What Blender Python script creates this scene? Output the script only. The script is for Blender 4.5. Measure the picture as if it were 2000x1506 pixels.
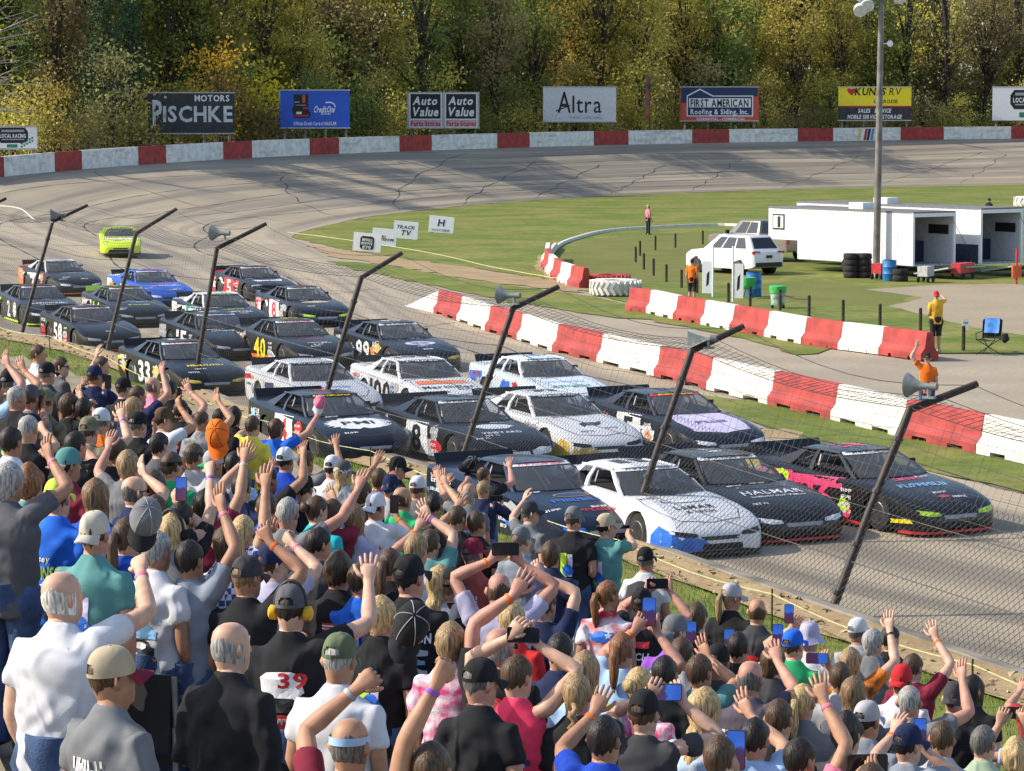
import bpy, bmesh, math, random
import numpy as np
from mathutils import Vector, Matrix
from mathutils.bvhtree import BVHTree

for o in list(bpy.data.objects): bpy.data.objects.remove(o)
SC = bpy.context.scene
COL = SC.collection
R = math.radians
# ------------------------------------------------------------------ camera
F, HOR, CAMZ = 5600.0, 215.0, 7.2
YS = F / 3400.0
PITCH = math.atan((753 - HOR) / F)
cam = bpy.data.cameras.new('camera'); camo = bpy.data.objects.new('camera', cam); COL.objects.link(camo)
cam.sensor_width = 36.0; cam.lens = 36.0 * F / 2000.0; cam.clip_end = 2000; cam.clip_start = .1
camo.location = (0, 0, CAMZ); camo.rotation_euler = (math.pi / 2 - PITCH, 0, 0)
SC.camera = camo
# ------------------------------------------------------------------ sky and sun
SUN_EL = R(36); SUN_TO = Vector((-.99, -.03, 0)).normalized()          # horizontal direction towards the sun
w = bpy.data.worlds.new('World'); SC.world = w; w.use_nodes = True
nt = w.node_tree; bg = nt.nodes['Background']
sky = nt.nodes.new('ShaderNodeTexSky'); sky.sky_type = 'NISHITA'; sky.sun_disc = False
sky.sun_elevation = SUN_EL; sky.sun_rotation = math.atan2(SUN_TO.x, SUN_TO.y)
sky.air_density = 1.0; sky.dust_density = 1.5; sky.ozone_density = 1.0
nt.links.new(sky.outputs[0], bg.inputs[0]); bg.inputs[1].default_value = .15
sun = bpy.data.lights.new('sun', 'SUN'); suno = bpy.data.objects.new('sun', sun); COL.objects.link(suno)
sun.energy = 3.7; sun.angle = R(.5); sun.color = (1, .93, .80)
ld = Vector((-SUN_TO.x * math.cos(SUN_EL), -SUN_TO.y * math.cos(SUN_EL), -math.sin(SUN_EL)))
suno.rotation_euler = ld.to_track_quat('-Z', 'Y').to_euler()
SC.view_settings.view_transform = 'Standard'; SC.view_settings.look = 'None'
SC.view_settings.gamma = 1; SC.view_settings.exposure = .68
SC.cycles.max_bounces = 5; SC.cycles.transparent_max_bounces = 16
SC.cycles.diffuse_bounces = 2; SC.cycles.glossy_bounces = 2; SC.cycles.transmission_bounces = 2
SC.cycles.caustics_reflective = False; SC.cycles.caustics_refractive = False

# ------------------------------------------------------------------ where a photo pixel meets the place
CP, SP = math.cos(PITCH), math.sin(PITCH)
def ray(px, py):
    a, b = (px - 1000) / F, -(py - 753) / F
    return Vector((a, CP + b * SP, -SP + b * CP))
def at(px, py, z=0.0):
    d = ray(px, py); t = (z - CAMZ) / d.z
    return Vector((d.x * t, d.y * t, z))
def at_d(px, py, D):
    d = ray(px, py); t = D / d.y
    return Vector((d.x * t, D, CAMZ + d.z * t))
def proj(p):
    dx, dy, dz = p[0], p[1], p[2] - CAMZ
    fw = dy * CP - dz * SP; up = dy * SP + dz * CP
    return 1000 + F * dx / fw, 753 - F * up / fw, fw

# ------------------------------------------------------------------ tags and small helpers
def tag(o, label=None, cat=None, group=None, kind=None):
    if label: o['label'] = label
    if cat: o['category'] = cat
    if group: o['group'] = group
    if kind: o['kind'] = kind
    return o
def empty(name, loc=(0, 0, 0), rz=0.0, label=None, cat=None, group=None):
    o = bpy.data.objects.new(name, None); COL.objects.link(o)
    o.location = loc; o.rotation_euler = (0, 0, rz); o.empty_display_size = .1
    return tag(o, label, cat, group)
def link(name, me, parent=None, loc=None, rz=None, mat=None):
    o = bpy.data.objects.new(name, me); COL.objects.link(o)
    if parent: o.parent = parent
    if loc is not None: o.location = loc
    if rz is not None: o.rotation_euler = (0, 0, rz)
    if mat is not None: set_mat(o, mat)
    return o
def set_mat(o, mat):
    if len(o.data.materials) == 0: o.data.materials.append(None)
    o.material_slots[0].link = 'OBJECT'; o.material_slots[0].material = mat

def frame(d):
    d = Vector(d).normalized()
    a = Vector((0, 0, 1)) if abs(d.z) < .9 else Vector((1, 0, 0))
    s = d.cross(a).normalized(); return s, s.cross(d).normalized()
class MB:
    def __init__(s): s.v = []; s.f = []; s.uv = None
    def add(s, vs, fs):
        n = len(s.v); s.v.extend(tuple(v) for v in vs); s.f.extend(tuple(i + n for i in f) for f in fs); return s
    def box(s, c, d, M=None):
        x, y, z = d[0] / 2, d[1] / 2, d[2] / 2
        vs = [Vector((a * x, b * y, e * z)) for a in (-1, 1) for b in (-1, 1) for e in (-1, 1)]
        if M is not None: vs = [M @ v for v in vs]
        c = Vector(c)
        return s.add([v + c for v in vs], [(0, 1, 3, 2), (4, 6, 7, 5), (0, 4, 5, 1), (2, 3, 7, 6), (0, 2, 6, 4), (1, 5, 7, 3)])
    def loft(s, rings, cap=True):
        n = len(rings[0]); vs = [v for r in rings for v in r]; fs = []
        for i in range(len(rings) - 1):
            for k in range(n):
                k2 = (k + 1) % n
                fs.append((i * n + k, i * n + k2, (i + 1) * n + k2, (i + 1) * n + k))
        if cap:
            fs.append(tuple(range(n - 1, -1, -1))); fs.append(tuple((len(rings) - 1) * n + k for k in range(n)))
        return s.add(vs, fs)
    def tube(s, pts, rad, n=8, cap=True):
        pts = [Vector(p) for p in pts]; rings = []; side = None
        for i, p in enumerate(pts):
            d = (pts[min(i + 1, len(pts) - 1)] - pts[max(i - 1, 0)])
            if d.length < 1e-9: d = Vector((0, 0, 1))
            d.normalize()
            if side is None: side, _ = frame(d)
            side = side - d * side.dot(d)
            if side.length < 1e-6: side, _ = frame(d)
            side.normalize(); up = d.cross(side)
            r = rad[i] if isinstance(rad, (list, tuple)) else rad
            ra, rb = r if isinstance(r, (list, tuple)) else (r, r)
            rings.append([p + side * (ra * math.cos(2 * math.pi * k / n)) + up * (rb * math.sin(2 * math.pi * k / n)) for k in range(n)])
        return s.loft(rings, cap)
    def grid(s, P, flip=False):
        nu, nv = len(P), len(P[0]); fs = []
        for i in range(nu - 1):
            for j in range(nv - 1):
                q = (i * nv + j, (i + 1) * nv + j, (i + 1) * nv + j + 1, i * nv + j + 1)
                fs.append(q[::-1] if flip else q)
        return s.add([p for r in P for p in r], fs)
    def prism(s, poly, z0, z1):
        n = len(poly)
        vs = [(p[0], p[1], z0) for p in poly] + [(p[0], p[1], z1) for p in poly]
        fs = [tuple(range(n - 1, -1, -1)), tuple(range(n, 2 * n))] + [(k, (k + 1) % n, n + (k + 1) % n, n + k) for k in range(n)]
        return s.add(vs, fs)
    def mesh(s, name, smooth=None):
        me = bpy.data.meshes.new(name); me.from_pydata(s.v, [], s.f); me.update()
        if smooth:
            me.polygons.foreach_set('use_smooth', [True] * len(me.polygons))
            if smooth < 179: me.set_sharp_from_angle(angle=R(smooth))
        return me
    def build(s, name, mat=None, parent=None, smooth=None, loc=None, rz=None):
        return link(name, s.mesh(name, smooth), parent, loc, rz, mat)
def rotz(a): return Matrix.Rotation(a, 3, 'Z')
def catmull(P, k):
    out = []
    for i in range(len(P) - 1):
        p0, p1, p2, p3 = P[max(i - 1, 0)], P[i], P[i + 1], P[min(i + 2, len(P) - 1)]
        for j in range(k):
            t = j / k
            out.append(.5 * (2 * p1 + (p2 - p0) * t + (2 * p0 - 5 * p1 + 4 * p2 - p3) * t * t + (3 * p1 - p0 - 3 * p2 + p3) * t ** 3))
    out.append(P[-1].copy()); return out
def copy_tree(o, parent=None):
    c = o.copy(); COL.objects.link(c); c.parent = parent
    for ch in o.children: copy_tree(ch, c)
    return c

# ------------------------------------------------------------------ materials
MATS = {}
def mat(name, col=(.5, .5, .5), rough=.6, metal=0, coat=0, var=.12, scale=8, bump=0, bscale=60, coords='Object', spec=.4, emit=0, col2=None, trans=0):
    """principled surface, colour drifting by `var` (or towards col2) on noise, with fine relief"""
    if name in MATS: return MATS[name]
    m = bpy.data.materials.new(name); m.use_nodes = True; MATS[name] = m
    N = m.node_tree; L = N.links.new; b = N.nodes['Principled BSDF']
    b.inputs['Roughness'].default_value = rough; b.inputs['Metallic'].default_value = metal
    b.inputs['Specular IOR Level'].default_value = spec; b.inputs['Coat Weight'].default_value = coat
    if emit:
        b.inputs['Emission Color'].default_value = (*col, 1); b.inputs['Emission Strength'].default_value = emit
    tc = N.nodes.new('ShaderNodeTexCoord')
    src = tc.outputs[coords]
    if coords == 'World': pass
    nz = N.nodes.new('ShaderNodeTexNoise'); nz.inputs['Scale'].default_value = scale; nz.inputs['Detail'].default_value = 6
    L(src, nz.inputs['Vector'])
    mx = N.nodes.new('ShaderNodeMix'); mx.data_type = 'RGBA'
    c2 = col2 if col2 else tuple(c * (1 - 2 * var) for c in col); c1 = col if col2 else tuple(min(1, c * (1 + var)) for c in col)
    mx.inputs[6].default_value = (*c1, 1); mx.inputs[7].default_value = (*c2, 1)
    rp = N.nodes.new('ShaderNodeMapRange'); rp.inputs[1].default_value = .35; rp.inputs[2].default_value = .65
    L(nz.outputs[0], rp.inputs[0]); L(rp.outputs[0], mx.inputs[0]); L(mx.outputs[2], b.inputs['Base Color'])
    if bump:
        n2 = N.nodes.new('ShaderNodeTexNoise'); n2.inputs['Scale'].default_value = bscale; n2.inputs['Detail'].default_value = 4
        L(src, n2.inputs['Vector'])
        bp = N.nodes.new('ShaderNodeBump'); bp.inputs['Strength'].default_value = bump; bp.inputs['Distance'].default_value = .02
        L(n2.outputs[0], bp.inputs['Height']); L(bp.outputs[0], b.inputs['Normal'])
    return m
def srgb(r, g, b):
    f = lambda c: (c / 255 / 12.92) if c / 255 <= .04045 else ((c / 255 + .055) / 1.055) ** 2.4
    return (f(r), f(g), f(b))
def node(N, t, **kw):
    n = N.nodes.new(t)
    for k, v in kw.items(): setattr(n, k, v)
    return n

def grime(m, col=(.03, .028, .025), scale=(1.2, 1.2, 5), lo=.56, hi=.74, amt=.7, coords='Object'):
    """dark scuffs and stains with a shape of their own over a finished material"""
    N = m.node_tree; L = N.links.new; b = N.nodes['Principled BSDF']; src = b.inputs['Base Color'].links[0].from_socket
    tc = node(N, 'ShaderNodeTexCoord'); mp = node(N, 'ShaderNodeMapping'); mp.inputs['Scale'].default_value = scale; L(tc.outputs[coords], mp.inputs[0])
    oi = node(N, 'ShaderNodeObjectInfo'); ad = node(N, 'ShaderNodeVectorMath', operation='ADD'); L(mp.outputs[0], ad.inputs[0]); sc = node(N, 'ShaderNodeMath', operation='MULTIPLY'); sc.inputs[1].default_value = 37; L(oi.outputs['Random'], sc.inputs[0]); L(sc.outputs[0], ad.inputs[1])
    nz = node(N, 'ShaderNodeTexNoise'); nz.inputs['Scale'].default_value = 1; nz.inputs['Detail'].default_value = 9; nz.inputs['Roughness'].default_value = .65; L(ad.outputs[0], nz.inputs['Vector'])
    r = node(N, 'ShaderNodeMapRange'); r.inputs[1].default_value = lo; r.inputs[2].default_value = hi; r.inputs[4].default_value = amt; L(nz.outputs[0], r.inputs[0])
    mx = node(N, 'ShaderNodeMix', data_type='RGBA'); L(r.outputs[0], mx.inputs[0]); L(src, mx.inputs[6]); mx.inputs[7].default_value = (*col, 1); L(mx.outputs[2], b.inputs['Base Color']); return m
# ------------------------------------------------------------------ lettering from the built-in font, one glyph at a time
GLY = {}
def _glyphs():
    chars = 'ABCDEFGHIJKLMNOPQRSTUVWXYZabcdefghijklmnopqrstuvwxyz0123456789&.,*#!-'
    obs = []
    for bold in (0, 1):
        for ch in chars:
            cu = bpy.data.curves.new('g', 'FONT'); cu.body = ch; cu.size = 1.0; cu.resolution_u = 2
            cu.offset = .028 if bold else .006
            o = bpy.data.objects.new('g', cu); COL.objects.link(o); obs.append((bold, ch, o))
    dg = bpy.context.evaluated_depsgraph_get()
    for bold, ch, o in obs:
        me = bpy.data.meshes.new_from_object(o.evaluated_get(dg))
        vs = [(v.co.x, v.co.y) for v in me.vertices]; fs = [tuple(p.vertices) for p in me.polygons]
        x0 = min(v[0] for v in vs); x1 = max(v[0] for v in vs)
        GLY[(bold, ch)] = ([(v[0] - x0, v[1]) for v in vs], fs, x1 - x0)
        bpy.data.meshes.remove(me)
    for _, _, o in obs:
        c = o.data; bpy.data.objects.remove(o); bpy.data.curves.remove(c)
_glyphs()
def text2d(s, w, h, bold=1, italic=0.0, gap=.09):
    """flat lettering as (verts, faces), centred, fitted into w x h (h is the capital height)"""
    x = 0; V = []; Fc = []
    if s.startswith('~'):                                            # lettering too small to read in the photo: broken strokes
        r = random.Random(len(s) * 7 + int(w * 1000)); 
        for ch in s[1:]:
            if ch == ' ': x += .3; continue
            cw = r.uniform(.38, .62)
            for a, b, c, d in [(0, .13, 0, .73)] + r.sample([(cw - .13, cw, 0, .73), (0, cw, 0, .13), (0, cw, .6, .73), (0, cw, .3, .43), (cw * .4, cw * .4 + .13, 0, .73), (cw - .13, cw, .3, .73)], 2):
                n = len(V); V += [(x + a, c), (x + b, c), (x + b, d), (x + a, d)]; Fc.append((n, n + 1, n + 2, n + 3))
            x += cw + gap
        s = ''
    for ch in s:
        if ch == ' ': x += .32; continue
        g = GLY.get((bold, ch))
        if g is None: x += .3; continue
        n = len(V); V += [(vx + x, vy) for vx, vy in g[0]]; Fc += [tuple(i + n for i in f) for f in g[1]]; x += g[2] + gap
    x = max(x - gap, .01)
    sx = w / x; sy = h / .73
    return [((vx - x / 2) * sx + italic * (vy * sy - h / 2), vy * sy - h / 2) for vx, vy in V], Fc
# ================================================================== SETTING: ground, track, grass
def ground_mat(name, c1, c2, c3, s1, s2, bump=.3, rough=.9):
    m = bpy.data.materials.new(name); m.use_nodes = True; N = m.node_tree; L = N.links.new; b = N.nodes['Principled BSDF']
    b.inputs['Roughness'].default_value = rough; b.inputs['Specular IOR Level'].default_value = .2
    g = node(N, 'ShaderNodeNewGeometry')
    n1 = node(N, 'ShaderNodeTexNoise'); n1.inputs['Scale'].default_value = s1; n1.inputs['Detail'].default_value = 5
    n2 = node(N, 'ShaderNodeTexNoise'); n2.inputs['Scale'].default_value = s2; n2.inputs['Detail'].default_value = 8; n2.inputs['Roughness'].default_value = .7
    L(g.outputs['Position'], n1.inputs['Vector']); L(g.outputs['Position'], n2.inputs['Vector'])
    a = node(N, 'ShaderNodeMix', data_type='RGBA'); a.inputs[6].default_value = (*c1, 1); a.inputs[7].default_value = (*c2, 1)
    r1 = node(N, 'ShaderNodeMapRange'); r1.inputs[1].default_value = .4; r1.inputs[2].default_value = .62; L(n1.outputs[0], r1.inputs[0]); L(r1.outputs[0], a.inputs[0])
    c = node(N, 'ShaderNodeMix', data_type='RGBA'); c.inputs[7].default_value = (*c3, 1)
    r2 = node(N, 'ShaderNodeMapRange'); r2.inputs[1].default_value = .45; r2.inputs[2].default_value = .75; L(n2.outputs[0], r2.inputs[0]); L(r2.outputs[0], c.inputs[0])
    L(a.outputs[2], c.inputs[6]); L(c.outputs[2], b.inputs['Base Color'])
    bp = node(N, 'ShaderNodeBump'); bp.inputs['Strength'].default_value = bump; bp.inputs['Distance'].default_value = .05
    L(n2.outputs[0], bp.inputs['Height']); L(bp.outputs[0], b.inputs['Normal'])
    return m
M_PIT = ground_mat('worn_pit_asphalt', (.36, .30, .22), (.30, .255, .19), (.24, .20, .15), .25, 6, .15)
M_GRASS = ground_mat('mown_grass', (.12, .16, .024), (.22, .205, .055), (.055, .088, .012), .22, 1.7, .8)
M_GRASSY = ground_mat('dry_grass', (.17, .165, .045), (.13, .15, .03), (.09, .10, .022), .3, 6, .6)
M_DIRT = ground_mat('packed_dirt', (.36, .27, .15), (.30, .21, .115), (.22, .155, .085), .8, 9, .5)
M_CONC = ground_mat('pale_concrete', (.33, .27, .185), (.29, .235, .165), (.24, .195, .14), .3, 5, .12)
M_FOREST = ground_mat('leaf_litter', (.10, .085, .03), (.07, .07, .02), (.05, .04, .015), .3, 4, .6)

def track_mat():
    m = bpy.data.materials.new('track_asphalt'); m.use_nodes = True; N = m.node_tree; L = N.links.new; b = N.nodes['Principled BSDF']
    b.inputs['Roughness'].default_value = .82; b.inputs['Specular IOR Level'].default_value = .25
    uv = node(N, 'ShaderNodeUVMap')                                  # u: metres along, v: metres across
    g = node(N, 'ShaderNodeNewGeometry')
    def streak(sx, sy, det, off=0):
        mp = node(N, 'ShaderNodeMapping'); mp.inputs['Scale'].default_value = (sx, sy, 1); mp.inputs['Location'].default_value = (off, off * .7, 0)
        L(uv.outputs[0], mp.inputs[0]); n = node(N, 'ShaderNodeTexNoise'); n.inputs['Scale'].default_value = 1; n.inputs['Detail'].default_value = det
        L(mp.outputs[0], n.inputs['Vector']); return n.outputs[0]
    def rng(x, a, b_, c=0, d=1):
        r = node(N, 'ShaderNodeMapRange'); r.inputs[1].default_value = a; r.inputs[2].default_value = b_; r.inputs[3].default_value = c; r.inputs[4].default_value = d
        L(x, r.inputs[0]); return r.outputs[0]
    def mix(f, c1, c2):
        x = node(N, 'ShaderNodeMix', data_type='RGBA'); L(f, x.inputs[0])
        for s, c in ((6, c1), (7, c2)):
            if isinstance(c, tuple): x.inputs[s].default_value = (*c, 1)
            else: L(c, x.inputs[s])
        return x.outputs[2]
    base = mix(rng(streak(.03, .16, 4), .35, .65), (.44, .36, .25), (.33, .27, .19))
    base = mix(rng(streak(.010, .55, 5, 7), .44, .60, 0, .75), base, (.15, .133, .112))       # rubbered grooves along the lanes
    base = mix(rng(streak(.05, 4.5, 3, 21), .56, .70, 0, .5), base, (.17, .15, .13))      # single tyre marks
    fine = node(N, 'ShaderNodeTexNoise'); fine.inputs['Scale'].default_value = 14; fine.inputs['Detail'].default_value = 8; L(g.outputs['Position'], fine.inputs['Vector'])
    base = mix(rng(fine.outputs[0], .4, .7, 0, .35), base, (.25, .21, .16))
    big = node(N, 'ShaderNodeTexNoise'); big.inputs['Scale'].default_value = .09; L(g.outputs['Position'], big.inputs['Vector'])
    base = mix(rng(big.outputs[0], .5, .66, 0, .5), base, (.22, .195, .16))
    L(base, b.inputs['Base Color'])
    bp = node(N, 'ShaderNodeBump'); bp.inputs['Strength'].default_value = .15; bp.inputs['Distance'].default_value = .02
    L(fine.outputs[0], bp.inputs['Height']); L(bp.outputs[0], b.inputs['Normal'])
    return m
M_TRACK = track_mat()

POSTPX = [(1615, 1207), (1219, 1066), (884, 943), (609, 860), (376, 766), (205, 698), (38, 662)]
POSTB = [at(*p) for p in POSTPX]
# outer edge (fence and wall) and inner edge of the racing surface, paired round the turn
V3 = lambda x, y, z=0.0: Vector((x, y, z))
PAIRS = [(V3(16.4, 2 * YS), at(3100, 1300)), (V3(9.8, 14 * YS), at(2400, 1075)), (POSTB[0], at(2000, 968)), (POSTB[1], at(1720, 897)), (POSTB[2], at(1470, 825)),
         (POSTB[3], at(1280, 738)), (POSTB[4], at(1040, 674)), (POSTB[5], at(880, 622)), (POSTB[6], at(740, 556)),
         (V3(-23.5, 63.5 * YS, .3), at(660, 512)), (V3(-31, 75 * YS, .9), at(600, 482)), (V3(-35.5, 89 * YS, 1.7), at(572, 467)), (V3(-36, 101 * YS, 2.3), at(578, 457)),
         (V3(-32, 113 * YS, 3.0), at(640, 440)), (V3(-20, 132 * YS, 3.59), at(760, 418)), (V3(0, 152 * YS, 3.94), at(1000, 394)), (V3(18, 165 * YS, 4.09), at(1300, 378)),
         (V3(36, 175 * YS, 4.16), at(1640, 368)), (V3(55, 183 * YS, 4.24), at(2000, 360)), (V3(78, 189 * YS, 4.3), at(2350, 353)), (V3(105, 191 * YS, 4.3), at(2700, 350))]
KS = 8
OUT = catmull([p[0] for p in PAIRS], KS); INN = catmull([p[1] for p in PAIRS], KS)
def track_pt(i, v):
    """station i (may be fractional), v 0 inner .. 1 outer"""
    i = max(0, min(len(OUT) - 1.001, i)); k = int(i); t = i - k
    o = OUT[k].lerp(OUT[k + 1], t); n = INN[k].lerp(INN[k + 1], t)
    p = n.lerp(o, v); p.z = o.z * v ** 1.25; return p
NV = 12
us = [0.0]
for i in range(1, len(OUT)): us.append(us[-1] + ((OUT[i] + INN[i]) / 2 - (OUT[i - 1] + INN[i - 1]) / 2).length)
tb = MB(); tb.grid([[track_pt(i, j / NV) + V3(0, 0, .004) for j in range(NV + 1)] for i in range(len(OUT))], flip=True)
tme = tb.mesh('track', 60); uvl = tme.uv_layers.new(name='UVMap')
for lp in tme.loops:
    vi = lp.vertex_index; i, j = divmod(vi, NV + 1); wd = (OUT[i] - INN[i]).length
    uvl.data[lp.index].uv = (us[i], j / NV * wd)
TRACK = tag(link('track', tme, mat=M_TRACK), kind='structure')
# tar seams and black tyre arcs, flat on the surface
M_TAR = mat('tar', (.02, .018, .017), .6, var=.3, scale=3)
rnd = random.Random(4)
def strip_on(path, wd):
    """path: [(station, v)] -> thin sheet a few millimetres above the track"""
    pts = [track_pt(i, v) + V3(0, 0, .009) for i, v in path]; L_, R_ = [], []
    for k, p in enumerate(pts):
        d = pts[min(k + 1, len(pts) - 1)] - pts[max(k - 1, 0)]; s = V3(-d.y, d.x).normalized() * wd * (.5 + .3 * math.sin(k * 1.7))
        L_.append(p + s); R_.append(p - s)
    for a in (L_, R_):
        pass
    return [[a, b] for a, b in zip(L_, R_)]
def seam(path, wd):
    sb = MB(); sb.grid(strip_on(path, wd)); o = sb.build('tar_seam', M_TAR, TRACK); return o
for v0, a, b in ((.22, 20, 150), (.45, 70, 158), (.62, 30, 120), (.82, 95, 158), (.34, 100, 158), (.7, 110, 158)):
    p = []; s = a; v = v0
    while s < b: p.append((s, min(.97, max(.03, v + .03 * math.sin(s * .31 + v0 * 9))))); s += .5
    seam(p, .075)
for s0 in (24, 31, 38, 46, 55, 63, 74, 82, 90, 97, 103, 108, 113, 117, 121, 125, 129, 133, 137, 141, 146, 151):
    ds = rnd.uniform(-4, 4) if s0 < 90 else rnd.uniform(1.5, 6); wob = rnd.uniform(1, 4); vt = rnd.uniform(.6, 1)
    seam([(s0 + ds * t / 24 * vt + .12 * math.sin(t * wob * .4), .02 + .96 * vt * t / 24) for t in range(25)], .07)
# wide sheet of old asphalt under everything, to the horizon behind the trees
gb = MB(); gb.add([(-500, -60, -.02), (600, -60, -.02), (600, 1400, -.02), (-500, 1400, -.02)], [(0, 1, 2, 3)])
tag(gb.build('ground', M_PIT), kind='structure')
def sheet(name, px, m, z, rough_edge=.0, seed=1, sub=6):
    P = [at(*p) if len(p) == 2 else V3(*p) for p in px]
    r = random.Random(seed); Q = []
    for i, p in enumerate(P):
        q = P[(i + 1) % len(P)]
        k = max(1, min(40, int((q - p).length / 1.2))) if rough_edge else 1
        for j in range(k):
            c = p.lerp(q, j / k)
            if rough_edge: c = c + V3(r.uniform(-1, 1), r.uniform(-1, 1)) * rough_edge
            Q.append((c.x, c.y, z))
    bm = bmesh.new(); f = bm.faces.new([bm.verts.new(q) for q in Q]); bmesh.ops.triangulate(bm, faces=[f])
    me = bpy.data.meshes.new(name); bm.to_mesh(me); bm.free()
    if me.polygons and sum(p.normal.z for p in me.polygons) < 0: me.flip_normals()
    return tag(link(name, me, mat=m), kind='structure')
inner_turn = [(568, 464), (574, 459), (590, 453), (640, 440), (700, 428), (760, 418), (835, 409), (1000, 394), (1300, 378), (1640, 368), (2000, 360), (2350, 353)]
sheet('infield_grass', inner_turn + [(2350, 640), (2000, 690), (1817, 690), (1640, 668), (1430, 634), (1235, 592), (1150, 572), (1090, 549), (900, 521), (700, 492)], M_GRASS, .006, .25, 2)
sheet('grass_verge', [(630, 510), (700, 512), (766, 520), (920, 548), (1165, 580), (1240, 600), (1430, 640), (1640, 676), (1600, 690), (1550, 692), (1500, 672), (1260, 624), (1200, 620), (1025, 594), (955, 580), (797, 548), (696, 527)], M_GRASS, .008, .22, 3)
sheet('dirt_path', [(600, 478), (700, 493), (900, 521), (1090, 549), (1160, 576), (920, 546), (766, 519), (640, 500)], M_DIRT, .010, .25, 5)
sheet('pit_grass', [(1360, 772), (1500, 786), (1632, 812), (1765, 842), (1917, 882), (2000, 900), (2400, 985), (2400, 1062), (2000, 962), (1860, 930), (1700, 893), (1560, 862), (1470, 825), (1400, 792)], M_GRASS, .012, .12, 6)
sheet('concrete_pad', [(1690, 565), (1850, 556), (2400, 552), (2400, 655), (2000, 655), (1900, 640), (1740, 598), (1800, 582)], M_CONC, .010, .12, 7)
sheet('worn_grass_patch', [(1480, 560), (1560, 545), (1690, 556), (1800, 575), (1740, 598), (1600, 598), (1480, 580)], M_GRASSY, .008, .5, 8)
sheet('inner_circle_grass', [(1095, 520), (1110, 495), (1160, 470), (1260, 455), (1440, 452), (1560, 520), (1500, 545), (1300, 550), (1180, 552)], M_GRASSY, .007, .6, 9)
sheet('bare_dirt_patch', [(1050, 500), (1064, 496), (1075, 530), (1110, 556), (1150, 566), (1120, 568), (1070, 545), (1046, 520)], M_DIRT, .009, .15, 10)
sheet('bare_dirt_spot', [(1480, 842), (1530, 838), (1570, 846), (1560, 858), (1500, 856)], M_DIRT, .015, .06, 11)
# wooded bank behind the wall
fb = MB(); fb.grid([[p + V3(-1.0, 1.2, -.4), p + V3(-18, 26, .5), p + V3(-60, 120, 3), p + V3(-140, 320, 12)] for p in OUT[92:]], flip=False)
tag(fb.build('wooded_bank', M_FOREST, smooth=60), kind='structure')

# ================================================================== the painted wall round the turn
M_WHITEC = mat('white_painted_concrete', (.72, .70, .66), .75, var=.10, scale=2.2, bump=.15, bscale=18)
M_REDC = mat('red_painted_concrete', (.36, .035, .03), .7, var=.18, scale=2.5, bump=.15, bscale=18)
joints = [(-60, 0), (8, 1), (107, 0), (160, 1), (270, 0), (324, 1), (436, 0), (492, 1), (605, 0), (662, 1), (780, 0), (843, 1), (971, 0), (1034, 1), (1160, 0), (1227, 1), (1352, 0), (1424, 1), (1558, 0), (1627, 1), (1759, 0), (1843, 1), (1975, 0), (2050, 1), (2190, 0), (2280, None)]
far = OUT[96:]
fpx = [proj(p)[0] for p in far]
def wall_at(px):
    for i in range(len(far) - 1):
        if fpx[i] <= px <= fpx[i + 1]: return i + (px - fpx[i]) / (fpx[i + 1] - fpx[i])
    return 0 if px < fpx[0] else len(far) - 1.01
def far_pt(s):
    k = min(int(s), len(far) - 2); return far[k].lerp(far[k + 1], s - k)
turn_wall = empty('turn_wall', far_pt(wall_at(900)), 0, 'long red and white painted concrete wall round the far turn', 'wall')
base0 = turn_wall.location.copy()
for (x0, c), (x1, _) in zip(joints[:-1], joints[1:]):
    s0, s1 = wall_at(x0), wall_at(x1); rows = []
    for k in range(5):
        s = s0 + (s1 - s0) * (k + (.012 if k == 0 else -.012 if k == 4 else 0)) / 4
        p = far_pt(s); d = far_pt(min(s + .3, len(far) - 1.02)) - far_pt(max(s - .3, 0)); nn = V3(d.y, -d.x).normalized(); p = p - base0
        rows.append([p + nn * .02 + V3(0, 0, -.3), p + V3(0, 0, 1.28), p - nn * .28 + V3(0, 0, 1.28), p - nn * .32 + V3(0, 0, -.3)])
    b_ = MB(); b_.loft(rows); b_.build('wall_panel', M_WHITEC if c else M_REDC, turn_wall)
grime(M_WHITEC, (.22, .20, .18), (.5, .5, 2.5), .52, .72, .6); grime(M_REDC, (.06, .03, .03), (.5, .5, 2.5), .55, .72, .6)
# slanted stripes painted on one panel
for k, (x, c) in enumerate(((1674, (.75, .5, .15)), (1680, (.8, .78, .7)), (1686, (.35, .03, .03)), (1692, (.01, .01, .012)), (1699, (.08, .25, .5)))):
    sb = MB(); q = []
    for px, z in ((x, 0.05), (x + 5, 0.05), (x + 9, 1.2), (x + 4, 1.2)):
        s = wall_at(px); p = far_pt(s); d = far_pt(s + .3) - far_pt(s - .3); nn = V3(d.y, -d.x).normalized()
        q.append(p - base0 + nn * (.026 - .008 * z) + V3(0, 0, z))
    sb.add(q, [(0, 1, 2, 3)]); sb.build('painted_stripe', mat('stripe%d' % k, c, .6), turn_wall)

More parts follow.
